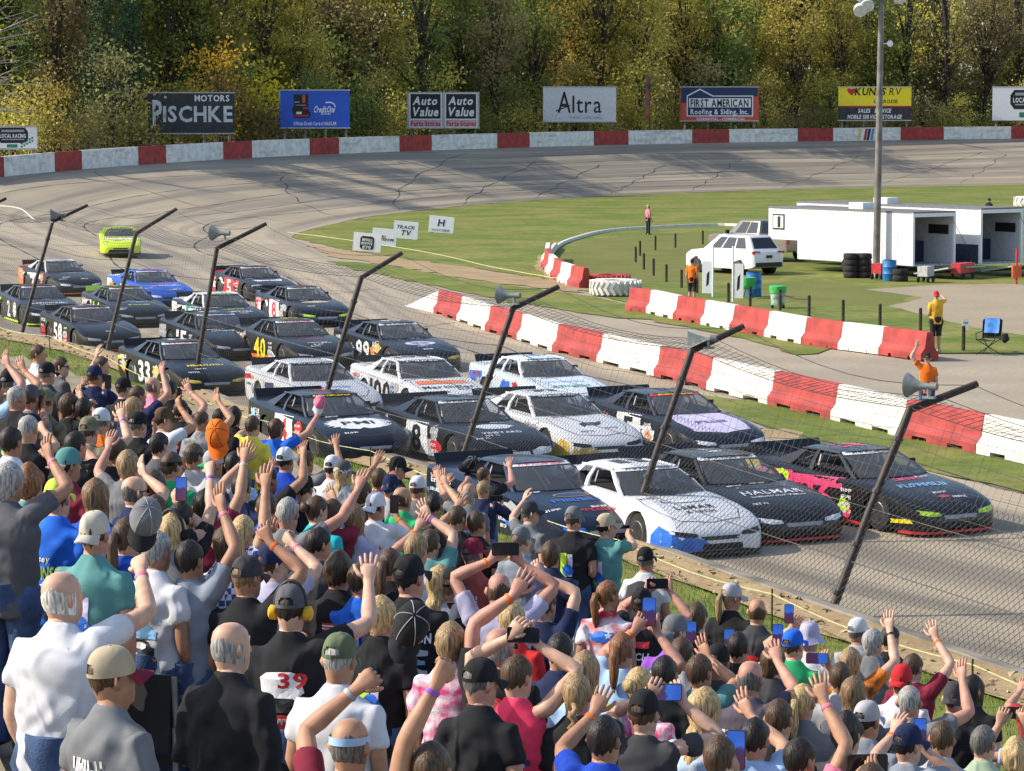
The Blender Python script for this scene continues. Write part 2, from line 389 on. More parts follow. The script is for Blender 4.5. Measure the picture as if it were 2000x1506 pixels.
# ================================================================== jersey barriers
def barrier_mesh(Ln, ends=(0, 0)):
    b_ = MB(); prof = [(-.30, .09), (-.30, .19), (-.17, .36), (-.105, .80), (-.085, .815), (.085, .815), (.105, .80), (.17, .36), (.30, .19), (.30, .09)]
    h = Ln / 2 - .012; rr = []
    for x in (-h, -h + .02, h - .02, h):
        k = .985 if abs(x) == h else 1
        rr.append([(x, y * k, z) for y, z in prof])
    b_.loft(rr)
    for a, c in ((-h, -h + .55), (-.45, .45), (h - .55, h)): b_.box(((a + c) / 2, 0, .047), (c - a, .598, .092))
    return b_
def barrier_at(a, b, red, label, group, name='concrete_barrier'):
    mid = (a + b) / 2; d = b - a
    o = barrier_mesh(d.length).build(name, M_BARR if red else M_BARW, None, None, (mid.x, mid.y, .013), math.atan2(d.y, d.x))
    return tag(o, label, 'barrier', group)
M_BARW = mat('white_barrier_paint', (.66, .64, .59), .75, var=.07, scale=1.6, bump=.3, bscale=14, col2=(.60, .56, .48))
M_BARR = mat('red_barrier_paint', (.43, .055, .045), .75, scale=1.8, bump=.3, bscale=14, col2=(.27, .035, .03))
grime(M_BARW, (.16, .14, .12), (.9, 2, 4), .55, .70, .65); grime(M_BARR, (.07, .03, .03), (.9, 2, 4), .54, .72, .6); grime(M_BARW, (.05, .05, .05), (6, 6, 14), .62, .70, .6)
ordn = ['first', 'second', 'third', 'fourth', 'fifth', 'sixth', 'seventh', 'eighth', 'ninth', 'tenth', 'eleventh', 'twelfth', 'thirteenth']
pw = [(862, 567), (908, 580), (964, 598), (1027, 614), (1097, 634), (1184, 652), (1297, 677), (1400, 700), (1521, 726), (1645, 752), (1780, 782), (1931, 811), (2095, 842), (2270, 875)]
PW = [at(x, y, .81) for x, y in pw]
# the pointed white end piece
e0 = at(806, 598); e1 = PW[0]; d = (e1 - e0); d.z = 0; ln = d.length; d.normalize(); sd = V3(-d.y, d.x)
eb = MB(); rr = []
for t in (0, .5, 1):
    c = V3(0, 0) + V3(1, 0) * (t * ln - ln / 2); h = .06 + .75 * t
    rr.append([c + V3(0, -.30, 0), c + V3(0, -.30, .19 * (h / .81)), c + V3(0, -.17, .36 * h / .81), c + V3(0, -.09, h), c + V3(0, .09, h), c + V3(0, .17, .36 * h / .81), c + V3(0, .30, .19 * h / .81), c + V3(0, .30, 0)])
eb.loft(rr)
m_ = (e0 + V3(e1.x, e1.y)) / 2
tag(eb.build('concrete_barrier', M_BARW, None, None, (m_.x, m_.y, .013), math.atan2(d.y, d.x)), 'white wedge shaped end barrier sloping to the ground at start of the pit wall', 'barrier', 'pit wall barriers')
for k in range(len(PW) - 1):
    a, b = PW[k].copy(), PW[k + 1].copy(); a.z = b.z = 0; red = k % 2 == 0
    barrier_at(a, b, red, '%s barrier, %s block of the long pit wall counted from its wedge end' % ('red' if red else 'white', ordn[k]), 'pit wall barriers')
iw = [(1235, 562), (1277, 567), (1330, 578), (1384, 587), (1441, 597), (1509, 608), (1582, 621), (1652, 630), (1732, 639), (1817, 650)]
IW = [at(x, y, .81) for x, y in iw]
for k in range(len(IW) - 1):
    a, b = IW[k].copy(), IW[k + 1].copy(); a.z = b.z = 0; red = k % 2 == 0
    barrier_at(a, b, red, '%s barrier, %s block of the inner wall counted from the white giant tyre' % ('red' if red else 'white', ordn[k]), 'inner wall barriers')
cw = [at(*p, .0) for p in ((1071, 507), (1069, 520), (1077, 532), (1087, 541), (1101, 550), (1121, 557), (1145, 563))]
for k in range(len(cw) - 1):
    red = k % 2 == 1
    barrier_at(cw[k], cw[k + 1], red, '%s barrier, %s block of the rounded corner wall from its far end' % ('red' if red else 'white', ordn[k]), 'rounded corner barriers')
kb = MB(); kp = catmull([at(*p) for p in ((1071, 506), (1080, 493), (1092, 481), (1120, 469), (1180, 454), (1262, 447), (1400, 441), (1480, 445))], 6); rows = []
for i, p in enumerate(kp):
    d = kp[min(i + 1, len(kp) - 1)] - kp[max(i - 1, 0)]; nn = V3(-d.y, d.x).normalized() * .10
    h = .34 if i < 10 else .16
    rows.append([p + nn, p + nn * .8 + V3(0, 0, h), p - nn * .8 + V3(0, 0, h), p - nn])
kb.loft(rows); tag(kb.build('low_wall', M_BARW), 'low pale concrete wall curving round the inner grass circle', 'wall')
# ================================================================== catch fence
M_POST = mat('black_painted_steel', (.016, .016, .018), .55, metal=0, var=.35, scale=9, bump=.2, bscale=40, col2=(.05, .03, .02))
M_WIRE = mat('dark_fence_wire', (.035, .035, .036), .5, metal=.4, var=.2)
M_CABLE = mat('steel_cable', (.12, .115, .10), .5, metal=.5, var=.2)
BENDPX = [(1778, 797), (1352, 683), (1003, 600), (706, 541), (424, 484), (266, 455), (103, 430)]
TIPPX = [(1908, 750), (1452, 637), (1091, 560), (785, 494), (520, 437), (345, 408), (171, 401)]
def tangent(i, pts):
    d = pts[min(i + 1, len(pts) - 1)] - pts[max(i - 1, 0)]; d.z = 0; return d.normalized()
def solve_px(base, nrm, px):
    """height h and lean l so that base + l*nrm + h*z falls on px"""
    l, h = .8, 3.0
    for _ in range(12):
        def f(l, h): q = proj(base + nrm * l + V3(0, 0, h)); return q[0] - px[0], q[1] - px[1]
        a = f(l, h); e = 1e-3; b = f(l + e, h); c = f(l, h + e)
        J = ((b[0] - a[0]) / e, (c[0] - a[0]) / e, (b[1] - a[1]) / e, (c[1] - a[1]) / e); det = J[0] * J[3] - J[1] * J[2]
        l -= (a[0] * J[3] - J[1] * a[1]) / det; h -= (J[0] * a[1] - J[2] * a[0]) / det
    return l, h
POSTS = []
NRM = []
for i in range(7):
    t = tangent(i, POSTB); n = V3(-t.y, t.x)
    if n.x < 0: n = -n
    NRM.append(n)
# one more post past each end of the frame
pb = POSTB + [POSTB[6] + (POSTB[6] - POSTB[5]) * 1.05]
pre = POSTB[0] + (POSTB[0] - POSTB[1]) * 1.0
allb = [pre] + pb; geo = []
for i, b in enumerate(allb):
    j = min(max(i - 1, 0), 6); n = NRM[j]
    l, h = solve_px(POSTB[j], n, BENDPX[j]); l2, h2 = solve_px(POSTB[j], n, TIPPX[j])
    l = max(.6, min(1.7, l)); h = max(2.7, min(3.7, h)); l2 = max(l + .5, min(l + 1.4, l2)); h2 = max(h + .15, min(h + .8, h2))
    geo.append((b, n, l, h, l2, h2))
plabs = ['beyond the frame', 'nearest the camera at right with a grey horn speaker', 'with a square white horn speaker near its bend', 'with a round grey horn behind the black car with white lamps',
         'in front of the two white cars, no speaker', 'with a round horn, beside the black car with yellow lettering', 'rising in front of the lime car', 'with a grey horn at far left', 'farthest left, only its bent tip in view']
FP = []
for k, (b, n, l, h, l2, h2) in enumerate(geo):
    root = empty('fence_post', b, 0, 'black leaning fence post ' + plabs[k], 'fence post', 'catch fence posts')
    base = V3(0, 0, -.1); bend = n * l + V3(0, 0, h); tip = n * l2 + V3(0, 0, h2)
    pbm = MB(); pbm.tube([base, bend * .5, bend], [.065, .062, .06], 10); pbm.build('upright', M_POST, root, 60)
    am = MB(); am.tube([bend - n * .03 - V3(0, 0, .03), tip], [.056, .052], 10); am.build('bent_arm', M_POST, root, 60)
    for t in (.12, .35, .6, .85):
        c = bend * t; cb = MB(); cb.tube([c - bend.normalized() * .03, c + bend.normalized() * .03], .078, 10); cb.build('clamp', M_POST, root)
    fb_ = MB(); fb_.box((0, 0, .02), (.3, .3, .05)); fb_.build('base_plate', M_POST, root)
    FP.append((b, b + bend, b + tip))
fence = empty('chain_link_fence', POSTB[3], 0, 'dark chain link catch fence strung along the track edge', 'fence')
def fpt(i, t, w):
    """between posts i and i+1 at fraction t, w: 0 base, 1 bend, 2 tip, with sag"""
    a, b = FP[i], FP[i + 1]
    def pp(q): return q[0].lerp(q[1], w) if w <= 1 else q[1].lerp(q[2], w - 1)
    p = pp(a).lerp(pp(b), t); s = math.sin(math.pi * t)
    p.z -= (.16 if w > .6 else .05) * s * w; return p
fo = fence.location.copy()
for w in (.03, .27, .52, .78, 1.0, 1.45, 1.95):
    cbm = MB(); pts = []
    for i in range(len(FP) - 1):
        for k in range(8): pts.append(fpt(i, k / 8, w) - fo)
    cbm.tube(pts, .007 if w in (.27, .52, 1.0) else .006, 4); cbm.build('fence_cable', M_CABLE if w in (.27, .52) else M_POST, fence)
# woven lower mesh: zigzag wires pairing into diamonds
def ribbon_mesh(name, wires, rad, parent):
    V = []; Fc = []
    for pts in wires:
        n0 = len(V)
        for k, p in enumerate(pts):
            d = pts[min(k + 1, len(pts) - 1)] - pts[max(k - 1, 0)]; s = V3(d.y, -d.x).normalized() if abs(d.x) + abs(d.y) > 1e-6 else V3(1, 0)
            V += [(p.x - s.x * rad, p.y - s.y * rad, p.z - rad * .6), (p.x + s.x * rad, p.y + s.y * rad, p.z - rad * .6), (p.x, p.y, p.z + rad)]
        for k in range(len(pts) - 1):
            a = n0 + 3 * k
            for e in range(3): Fc.append((a + e, a + (e + 1) % 3, a + 3 + (e + 1) % 3, a + 3 + e))
    me = bpy.data.meshes.new(name); me.from_pydata(V, [], Fc); me.update()
    return tag(link(name, me, parent, mat=M_WIRE), kind='stuff')
wires = []
for i in range(len(FP) - 1):
    ln = (FP[i][0] - FP[i + 1][0]).length; pitch = .068 if i < 4 else .095
    n = int(ln / pitch)
    rows = int(2.05 / (pitch * .9))
    for k in range(n):
        pts = []
        for r in range(rows + 1):
            t = (k + .5 + (.5 if (r + k) % 2 else -.5) * .96) / n
            p = fpt(i, min(1, max(0, t)), .02 + .66 * r / rows); pts.append(p - fo + NRM[min(i, 6)] * (.008 if r % 2 else 0))
        wires.append(pts)
ribbon_mesh('chain_link', wires, .0050, fence)
wires = []
for i in range(len(FP) - 1):
    for k in range(36):
        t = (k + .5) / 36
        wires.append([fpt(i, t + .004 * math.sin(9 * w + k), w) - fo for w in (.66, .75, .85, .95, 1.0, 1.2, 1.4)])
for w in (.72, .78, .84, .9, .95, 1.08, 1.16, 1.25, 1.34):
    wires.append([fpt(i, k / 10, w) - fo + V3(0, 0, .02 * math.sin(k * 2.1 + w * 30 + i)) for i in range(len(FP) - 1) for k in range(10)])
ribbon_mesh('upper_wire_netting', wires, .0042, fence)

# horn speakers on the posts
M_HORN = mat('grey_horn_paint', (.20, .22, .21), .45, var=.12); M_HORNW = mat('white_horn_paint', (.6, .56, .48), .5, var=.1); M_DARK = mat('dark_throat', (.02, .02, .022), .6)
def horn(px, D, size, square, label, yaw):
    c = at_d(*px, D); root = empty('horn_speaker', c, yaw, label, 'loudspeaker', 'horn speakers on the fence')
    L_ = size; b_ = MB()
    prof = [(0, .5), (.06, .47), (.25, .34), (.5, .2), (.75, .13), (1.0, .11)]
    n = 4 if square else 20; off = math.pi / 4 if square else 0; kk = 1.25 if square else 1
    outer = [[V3(x * L_, math.cos(2 * math.pi * k / n + off) * r * L_ * kk, math.sin(2 * math.pi * k / n + off) * r * L_ * (.8 if square else 1) * kk) for k in range(n)] for x, r in prof]
    inner = [[V3(x * L_ + .0, p.y * .93, p.z * .93) for p in rg] for (x, r), rg in zip(prof[:5], outer[:5])]
    b_.loft(list(reversed(inner)) + outer); b_.build('bell', M_HORNW if square else M_HORN, root, 50)
    d_ = MB(); d_.tube([(.5 * L_, 0, 0), (.1 * L_, 0, 0)], [.1 * L_, .07 * L_], 12); d_.build('driver_plug', M_HORN, root, 50)
    d_ = MB(); d_.tube([(1.0 * L_, 0, 0), (1.28 * L_, 0, 0)], [.17 * L_, .16 * L_], 14); d_.build('driver_can', M_HORN, root, 50)
    d_ = MB(); d_.tube([(.9 * L_, 0, -.08 * L_), (.95 * L_, 0, -.45 * L_)], .03, 6); d_.box((.95 * L_, 0, -.45 * L_), (.18, .1, .03)); d_.build('bracket', M_HORN, root)
def D_of(k): return FP[k + 1][1].y
horn((1772, 752), D_of(0) + .05, .36, 0, 'big round grey horn speaker on the nearest fence post', R(-32))
horn((1345, 660), D_of(1), .36, 1, 'square cream horn speaker on the second fence post from the right', R(-10))
horn((975, 576), D_of(2), .36, 0, 'round grey horn speaker on the post in front of the pit wall end', R(-28))
horn((414, 455), D_of(4), .40, 0, 'round grey horn speaker above the black car with yellow lettering', R(-22))
horn((98, 420), D_of(6), .40, 0, 'grey horn speaker on the post at far left', R(10))
cb = MB(); q = [at_d(-60, 398, 56 * YS), at_d(0, 402, 55 * YS), at_d(40, 408, 54.5 * YS), at_d(62, 425, 54 * YS), at_d(80, 435, 54 * YS), at_d(103, 434, 54 * YS)]
cb.tube(catmull(q, 5), .02, 5); tag(cb.build('audio_cable', M_HORNW), 'thick pale cable hanging to the fence post at far left', 'cable')

# ================================================================== kerb, dirt strip and near grass behind the fence
TD = V3(.27, -.963).normalized(); ND = V3(-TD.y, TD.x)             # along the stand rows, and out towards the track
def uz(u): return 3.73 - .285 * u                                       # slope of the grandstand
SU1 = 9.9                                                              # front of the stand
fl = catmull([allb[0] + (allb[0] - allb[1]) * 1.5] + allb + [allb[-1] + V3(-9, 7.5 * YS, .0), allb[-1] + V3(-18, 19 * YS, .15), allb[-1] + V3(-22, 33 * YS, .5)], 12)
def off(i, d_, z=0.0):
    t = fl[min(i + 1, len(fl) - 1)] - fl[max(i - 1, 0)]; t.z = 0; t.normalize(); n = V3(-t.y, t.x)
    if n.x < 0: n = -n
    return fl[i] + n * d_ + V3(0, 0, z)
rk = random.Random(5)
kb = MB(); kb.loft([[off(i, .14, 0), off(i, .13, .2), off(i, -.12, .22), off(i, -.16, .0)] for i in range(len(fl))])
tag(kb.build('trackside_kerb', mat('weathered_concrete', (.23, .205, .165), .85, var=.2, scale=1.2, bump=.5, bscale=9)), 'low weathered concrete kerb under the catch fence', 'kerb')
def bank(i, d_):
    return .20 - .10 * min(1, max(0, (-d_ - .15)) / 1.1)
db = MB(); db.grid([[off(i, -.13 - .10 * j, bank(i, -.13 - .10 * j) + rk.uniform(-.025, .025)) for j in range(9)] for i in range(len(fl))])
tag(db.build('dirt_strip', M_DIRT, smooth=60), kind='structure')
# stones and broken concrete lying in the strip
pb_ = MB()
for k in range(900):
    i = rk.randrange(6, len(fl) - 8); d_ = -rk.uniform(.2, .92); p = off(i, d_, bank(i, d_)) + (fl[i + 1] - fl[i]) * rk.random()
    s = rk.uniform(.025, .085); v = [p + V3(rk.uniform(-1, 1) * s, rk.uniform(-1, 1) * s, rk.uniform(-.2, .7) * s) for _ in range(6)]
    pb_.add(v, [(0, 1, 2), (0, 2, 3), (0, 3, 4), (0, 4, 1), (5, 2, 1), (5, 3, 2), (5, 4, 3), (5, 1, 4)])
tag(pb_.build('loose_stones', mat('sandy_stone', (.40, .31, .19), .9, var=.25, scale=3)), 'loose stones and crumbled concrete along the dirt strip', 'stones', kind='stuff')
# grass from the strip down to the foot of the stand
gp = MB(); rows = []
for i in range(len(fl)):
    a = off(i, -.86, .09); u = a.dot(ND); b = a + ND * min(-16, (SU1 - 1.2 - u)); r = []
    for j in range(7):
        t = j / 6; p = a.lerp(b, t); p.z = a.z + .75 * t ** 1.5; r.append(p)
    rows.append(r)
gp.grid(rows); tag(gp.build('near_grass', M_GRASS, smooth=60), kind='structure')
V = []; Fc = []; rg = random.Random(8)
for k in range(60000):
    i = rg.randrange(3, len(fl) - 10); j = rg.random() ** 1.3 * 2.6; j0 = int(j); p = rows[i][j0].lerp(rows[i][j0 + 1], j - j0).lerp(rows[i + 1][j0].lerp(rows[i + 1][j0 + 1], j - j0), rg.random())
    h = rg.uniform(.03, .10); a = rg.uniform(0, 6.28); dx, dy = math.cos(a) * .006, math.sin(a) * .006; n = len(V)
    lx, ly = rg.uniform(-.03, .03), rg.uniform(-.03, .03)
    V += [(p.x - dx, p.y - dy, p.z), (p.x + dx, p.y + dy, p.z), (p.x + lx, p.y + ly, p.z + h)]; Fc.append((n, n + 1, n + 2))
me = bpy.data.meshes.new('grass_blades'); me.from_pydata(V, [], Fc)
tag(link('grass_blades', me, mat=mat('grass_blade', (.13, .20, .025), .7, var=.35, scale=1.5)), 'short mown grass blades in front of the stand', 'grass', kind='stuff')
# rope on stakes
rp = empty('rope_line', off(40, -1.8, .3), 0, 'thin pale yellow rope strung on stakes over the near grass', 'rope'); o0 = rp.location.copy()
pts = []; stakes = list(range(4, len(fl) - 8, 9))
for a, b in zip(stakes[:-1], stakes[1:]):
    for k in range(6):
        t = k / 6; i = a + (b - a) * t; i0 = int(i); q = off(i0, -1.45, .62).lerp(off(i0 + 1, -1.45, .62), i - i0); q.z -= .10 * math.sin(math.pi * t); pts.append(q - o0)
rb = MB(); rb.tube(pts, .0065, 5); rb.build('rope', mat('yellow_rope', (.62, .60, .28), .7), rp)
for i in stakes[:-1]:
    sb = MB(); q = off(i, -1.45, .05) - o0; sb.tube([q, q + V3(0, 0, .64)], .014, 6); sb.build('stake', M_POST, rp)
# ================================================================== billboards behind the wall
def flat(parent, name, V2, Fc, m, y=-.07, cx=0, cz=0):
    b_ = MB(); b_.add([(cx + x, y, cz + z) for x, z in V2], Fc); return b_.build(name, m, parent)
def lettering(parent, s, cx, cz, w_, h_, m, bold=1, italic=0, y=-.075, name='lettering'):
    V2, Fc = text2d(s, w_, h_, bold, italic); return flat(parent, name, V2, Fc, m, y, cx, cz)
def patch2(parent, name, pts, m, y=-.068):
    return flat(parent, name, pts, [tuple(range(len(pts)))], m, y)
M_INK = mat('black_ink', (.012, .012, .014), .5); M_WHT = mat('white_ink', (.78, .78, .78), .5, var=.03); M_REDI = mat('red_ink', (.5, .03, .035), .5)
M_BLUI = mat('blue_ink', (.02, .10, .55), .45, var=.04); M_NAVY = mat('navy_ink', (.015, .035, .11), .5); M_CORAL = mat('coral_ink', (.60, .09, .06), .5)
M_YEL = mat('yellow_ink', (.85, .68, .02), .5, var=.04); M_GREYI = mat('grey_ink', (.30, .34, .36), .5); M_CHAR = mat('charcoal_board', (.035, .04, .045), .6, var=.15, scale=2)
M_GRNI = mat('green_ink', (.02, .22, .12), .5); M_LILAC = mat('lilac_ink', (.45, .38, .6), .5)
M_WOODP = mat('grey_timber', (.27, .22, .16), .9, var=.25, scale=3, bump=.3)
M_BACK = mat('board_edge', (.45, .44, .42), .7)
def wall_D(px): return far_pt(wall_at(max(-55, min(2270, px)))).y
def behind_D(px, m=85): return max(wall_D(px - m), wall_D(px), wall_D(px + m))
def billboard(x0, x1, y0, y1, face, label, extra=3.0, tilt=0.0):
    cx = (x0 + x1) / 2; D = max(wall_D(x0 - 12), wall_D(x1 + 12)) + extra - 1.6; p = at_d(cx, y1, D); q = at_d(cx, y0, D); W = (x1 - x0) / F * D; Hh = q.z - p.z
    root = empty('billboard', (p.x, p.y, p.z), R(tilt), label, 'billboard', 'billboards behind the turn wall')
    b_ = MB(); b_.box((0, 0, Hh / 2), (W, .12, Hh)); b_.build('panel', face, root)
    for x, z, a, c in ((0, .04, W + .1, .1), (0, Hh - .04, W + .1, .1)):
        fb2 = MB(); fb2.box((x, .02, z), (a, .2, c)); fb2.build('frame_rail', M_BACK, root)
    for k in range(4):
        x = -W / 2 + W * (.06 + .88 * k / 3); pbm = MB(); gz = 3.6 - p.z
        pbm.tube([(x, .16, gz), (x, .16, Hh * .9)], .1, 8); pbm.build('post', M_WOODP, root)
    return root, W, Hh
b, W, Hh = billboard(290, 458, 180, 262, M_CHAR, 'charcoal billboard with large silver dealer name and MOTORS above it', tilt=8)
M_SILV = mat('silver_ink', (.60, .64, .66), .45)
lettering(b, 'P', -.39 * W, .52 * Hh, .11 * W, .62 * Hh, M_SILV); lettering(b, 'ISCHKE', .075 * W, .49 * Hh, .80 * W, .38 * Hh, M_SILV); lettering(b, 'MOTORS', .24 * W, .86 * Hh, .40 * W, .15 * Hh, M_WHT)
b, W, Hh = billboard(548, 683, 175, 251, M_BLUI, 'blue billboard with small race car picture and white script name')
lettering(b, 'CreditOne', .14 * W, .50 * Hh, .30 * W, .17 * Hh, M_WHT, italic=.25); lettering(b, 'BANK', .16 * W, .38 * Hh, .14 * W, .05 * Hh, M_WHT, 0)
lettering(b, 'Official Credit Card of NASCAR', 0, .13 * Hh, .62 * W, .09 * Hh, M_WHT)
patch2(b, 'car_picture', [(-.30 * W, .27 * Hh), (-.08 * W, .27 * Hh), (-.06 * W, .38 * Hh), (-.10 * W, .5 * Hh), (-.09 * W, .88 * Hh), (-.31 * W, .88 * Hh), (-.30 * W, .6 * Hh), (-.33 * W, .5 * Hh)], M_INK)
for cx, cz, ww, hh, mm in ((-.19, .33, .2, .05, M_REDI), (-.16, .76, .04, .2, M_CORAL), (-.23, .40, .08, .06, M_WHT), (-.14, .52, .07, .05, M_REDI), (-.26, .68, .07, .03, M_GREYI), (-.2, .60, .15, .02, M_GREYI)):
    patch2(b, 'car_picture_detail', [((cx - ww / 2) * W, (cz - hh / 2) * Hh), ((cx + ww / 2) * W, (cz - hh / 2) * Hh), ((cx + ww / 2) * W, (cz + hh / 2) * Hh), ((cx - ww / 2) * W, (cz + hh / 2) * Hh)], mm, -.073)
arc = [(.20 * W + .1 * W * math.cos(a), .55 * Hh + .14 * Hh * math.sin(a)) for a in [R(k) for k in range(0, 130, 10)]]
arc2 = [(.20 * W + .085 * W * math.cos(a), .55 * Hh + .11 * Hh * math.sin(a)) for a in [R(k) for k in range(120, -10, -10)]]
patch2(b, 'swoosh', arc + arc2, M_WHT)
b, W, Hh = billboard(796, 936, 180, 251, M_BACK, 'twin white framed billboard with two black parts store panels side by side')
for s in (-1, 1):
    c = s * W * .247; w2 = W * .225
    patch2(b, 'white_panel', [(c - w2, .02 * Hh), (c + w2, .02 * Hh), (c + w2, .98 * Hh), (c - w2, .98 * Hh)], M_WHT, -.066)
    patch2(b, 'black_panel', [(c - w2 * .93, .27 * Hh), (c + w2 * .93, .27 * Hh), (c + w2 * .93, .95 * Hh), (c - w2 * .93, .95 * Hh)], M_INK, -.070)
    lettering(b, 'Auto', c, .77 * Hh, w2 * 1.5, .23 * Hh, M_WHT, italic=.2, y=-.076); lettering(b, 'Value', c, .47 * Hh, w2 * 1.65, .25 * Hh, M_WHT, italic=.2, y=-.076)
    patch2(b, 'pink_band', [(c - w2 * .95, .05 * Hh), (c + w2 * .95, .05 * Hh), (c + w2 * .95, .24 * Hh), (c - w2 * .95, .24 * Hh)], mat('faded_pink', (.62, .36, .38), .6), -.070)
    lettering(b, 'Parts Stores', c, .14 * Hh, w2 * 1.8, .15 * Hh, M_REDI, y=-.076)
b, W, Hh = billboard(1061, 1203, 169, 239, mat('off_white_board', (.62, .63, .66), .6, var=.05), 'white billboard with tall thin black credit union name')
lettering(b, 'A', -.21 * W, .58 * Hh, .18 * W, .62 * Hh, M_INK, 0); lettering(b, 'ltra', .10 * W, .52 * Hh, .40 * W, .50 * Hh, M_INK, 0); lettering(b, 'Federal Credit Union', .08 * W, .15 * Hh, .44 * W, .10 * Hh, M_GREYI, 0)
patch2(b, 'flourish', [(-.32 * W, .30 * Hh), (-.13 * W, .46 * Hh), (-.12 * W, .50 * Hh), (-.33 * W, .33 * Hh)], M_INK)
b, W, Hh = billboard(1329, 1481, 169, 237, M_CORAL, 'blue and coral billboard with white house outline and roofing company name')
patch2(b, 'blue_field', [(-.49 * W, .52 * Hh), (0, .62 * Hh), (.49 * W, .72 * Hh), (.49 * W, .98 * Hh), (-.49 * W, .98 * Hh)], M_NAVY)
patch2(b, 'white_house', [(-.42 * W, .14 * Hh), (.43 * W, .14 * Hh), (.43 * W, .74 * Hh), (-.08 * W, .74 * Hh), (-.25 * W, .94 * Hh), (-.42 * W, .74 * Hh)], M_WHT, -.072)
patch2(b, 'navy_house', [(-.405 * W, .17 * Hh), (.415 * W, .17 * Hh), (.415 * W, .71 * Hh), (-.09 * W, .71 * Hh), (-.25 * W, .90 * Hh), (-.405 * W, .72 * Hh)], M_NAVY, -.075)
patch2(b, 'white_band', [(-.39 * W, .40 * Hh), (.40 * W, .40 * Hh), (.40 * W, .66 * Hh), (-.39 * W, .66 * Hh)], M_WHT, -.078)
lettering(b, 'FIRST AMERICAN', 0, .53 * Hh, .74 * W, .22 * Hh, M_INK, y=-.082); lettering(b, 'Roofing & Siding, Inc.', 0, .28 * Hh, .74 * W, .15 * Hh, M_WHT, y=-.082); lettering(b, 'RESIDENTIAL - COMMERCIAL', .02 * W, .065 * Hh, .62 * W, .08 * Hh, M_WHT)
b, W, Hh = billboard(1637, 1779, 169, 236, M_CHAR, 'yellow over black billboard with red heart, partly behind the light pole')
patch2(b, 'yellow_field', [(-.5 * W, .44 * Hh), (.5 * W, .44 * Hh), (.5 * W, .99 * Hh), (-.5 * W, .99 * Hh)], M_YEL)
patch2(b, 'red_line', [(-.5 * W, .40 * Hh), (.5 * W, .40 * Hh), (.5 * W, .44 * Hh), (-.5 * W, .44 * Hh)], M_REDI)
lettering(b, 'KUNES', -.06 * W, .86 * Hh, .42 * W, .22 * Hh, M_INK, italic=.15, y=-.076); lettering(b, 'RV', .28 * W, .86 * Hh, .16 * W, .22 * Hh, M_INK, 0, italic=.15, y=-.076); lettering(b, 'LACROSSE', .15 * W, .57 * Hh, .32 * W, .10 * Hh, M_INK, italic=.1, y=-.076)
lettering(b, 'SALES   SERVICE', 0, .30 * Hh, .45 * W, .12 * Hh, M_WHT, italic=.1); lettering(b, 'MOBILE SERVICE   STORAGE', 0, .12 * Hh, .74 * W, .12 * Hh, M_WHT, italic=.1)
hp = [(.05 * math.sin(t) ** 3 * 1.0, .05 * (.81 * math.cos(t) - .31 * math.cos(2 * t) - .12 * math.cos(3 * t))) for t in [R(k * 15) for k in range(24)]]
patch2(b, 'heart', [(-.32 * W + x * W * 1.2, .86 * Hh + z * Hh * 2.6) for x, z in hp], M_REDI, -.076)
def badge(b, cx, cz, w_, h_, t):
    pts = [(-1, -.45), (-.8, -1), (.8, -1), (1, -.45), (1, .45), (.8, 1), (-.8, 1), (-1, .45)]
    patch2(b, 'badge', [(cx + x * w_, cz + z * h_) for x, z in pts], M_INK); 
    lettering(b, t, cx, cz - h_ * .05, w_ * 1.7, h_ * .5, M_WHT, y=-.078)
    patch2(b, 'badge_line', [(cx - w_ * .75, cz - h_ * .6), (cx + w_ * .75, cz - h_ * .6), (cx + w_ * .75, cz - h_ * .45), (cx - w_ * .75, cz - h_ * .45)], M_GREYI, -.078)
    patch2(b, 'badge_line', [(cx - w_ * .75, cz + h_ * .42), (cx + w_ * .75, cz + h_ * .42), (cx + w_ * .75, cz + h_ * .72), (cx - w_ * .75, cz + h_ * .72)], M_GREYI, -.078)
b, W, Hh = billboard(1939, 2075, 169, 236, M_WHT, 'white billboard with dark badge at the right edge', tilt=-4); badge(b, .02 * W, .62 * Hh, .27 * W, .28 * Hh, 'LOCAL RACING')
patch2(b, 'green_mark', [(-.12 * W, .1 * Hh), (.1 * W, .1 * Hh), (.1 * W, .25 * Hh), (-.12 * W, .25 * Hh)], M_GRNI)
b, W, Hh = billboard(-75, 72, 246, 292, M_WHT, 'low white billboard with dark badge and green checkers at far left', extra=1.6, tilt=14); badge(b, .18 * W, .6 * Hh, .2 * W, .33 * Hh, 'LOCAL RACING')
for k in range(10):
    x = (.28 + .035 * (k % 5)) * W; z = (.08 + .06 * (k % 5) + .13 * (k // 5)) * Hh
    patch2(b, 'green_checker', [(x, z), (x + .028 * W, z), (x + .028 * W, z + .08 * Hh), (x, z + .08 * Hh)], M_GRNI)
patch2(b, 'green_mark', [(.10 * W, .08 * Hh), (.24 * W, .08 * Hh), (.24 * W, .22 * Hh), (.10 * W, .22 * Hh)], M_GRNI)
fl_ = empty('feather_flag', at_d(1269, 252, wall_D(1269) + 1.2), 0, 'tall narrow orange and dark feather flag beside the white billboard', 'flag')
b_ = MB(); b_.tube([(0, 0, -1), (0, 0, 4.4), (-.15, 0, 4.9), (-.4, 0, 4.95)], [.05, .04, .03, .03], 6); b_.build('pole', M_POST, fl_)
b_ = MB(); b_.grid([[V3(-.42 + .1 * (z > 3.8) * 0, .02 * math.sin(z * 3), z) if s == 0 else V3(s * .42 - (.42 if z < 1.5 else .42), .05 * math.sin(z * 2 + s), z) + V3(.0, 0, 0) for s in (0, .5, .98)] for z in (.9, 1.6, 2.4, 3.2, 4.0, 4.6, 4.92)])
b_.build('flag_cloth', mat('flag_cloth', (.42, .13, .05), .8, scale=.9, col2=(.05, .06, .10)), fl_)

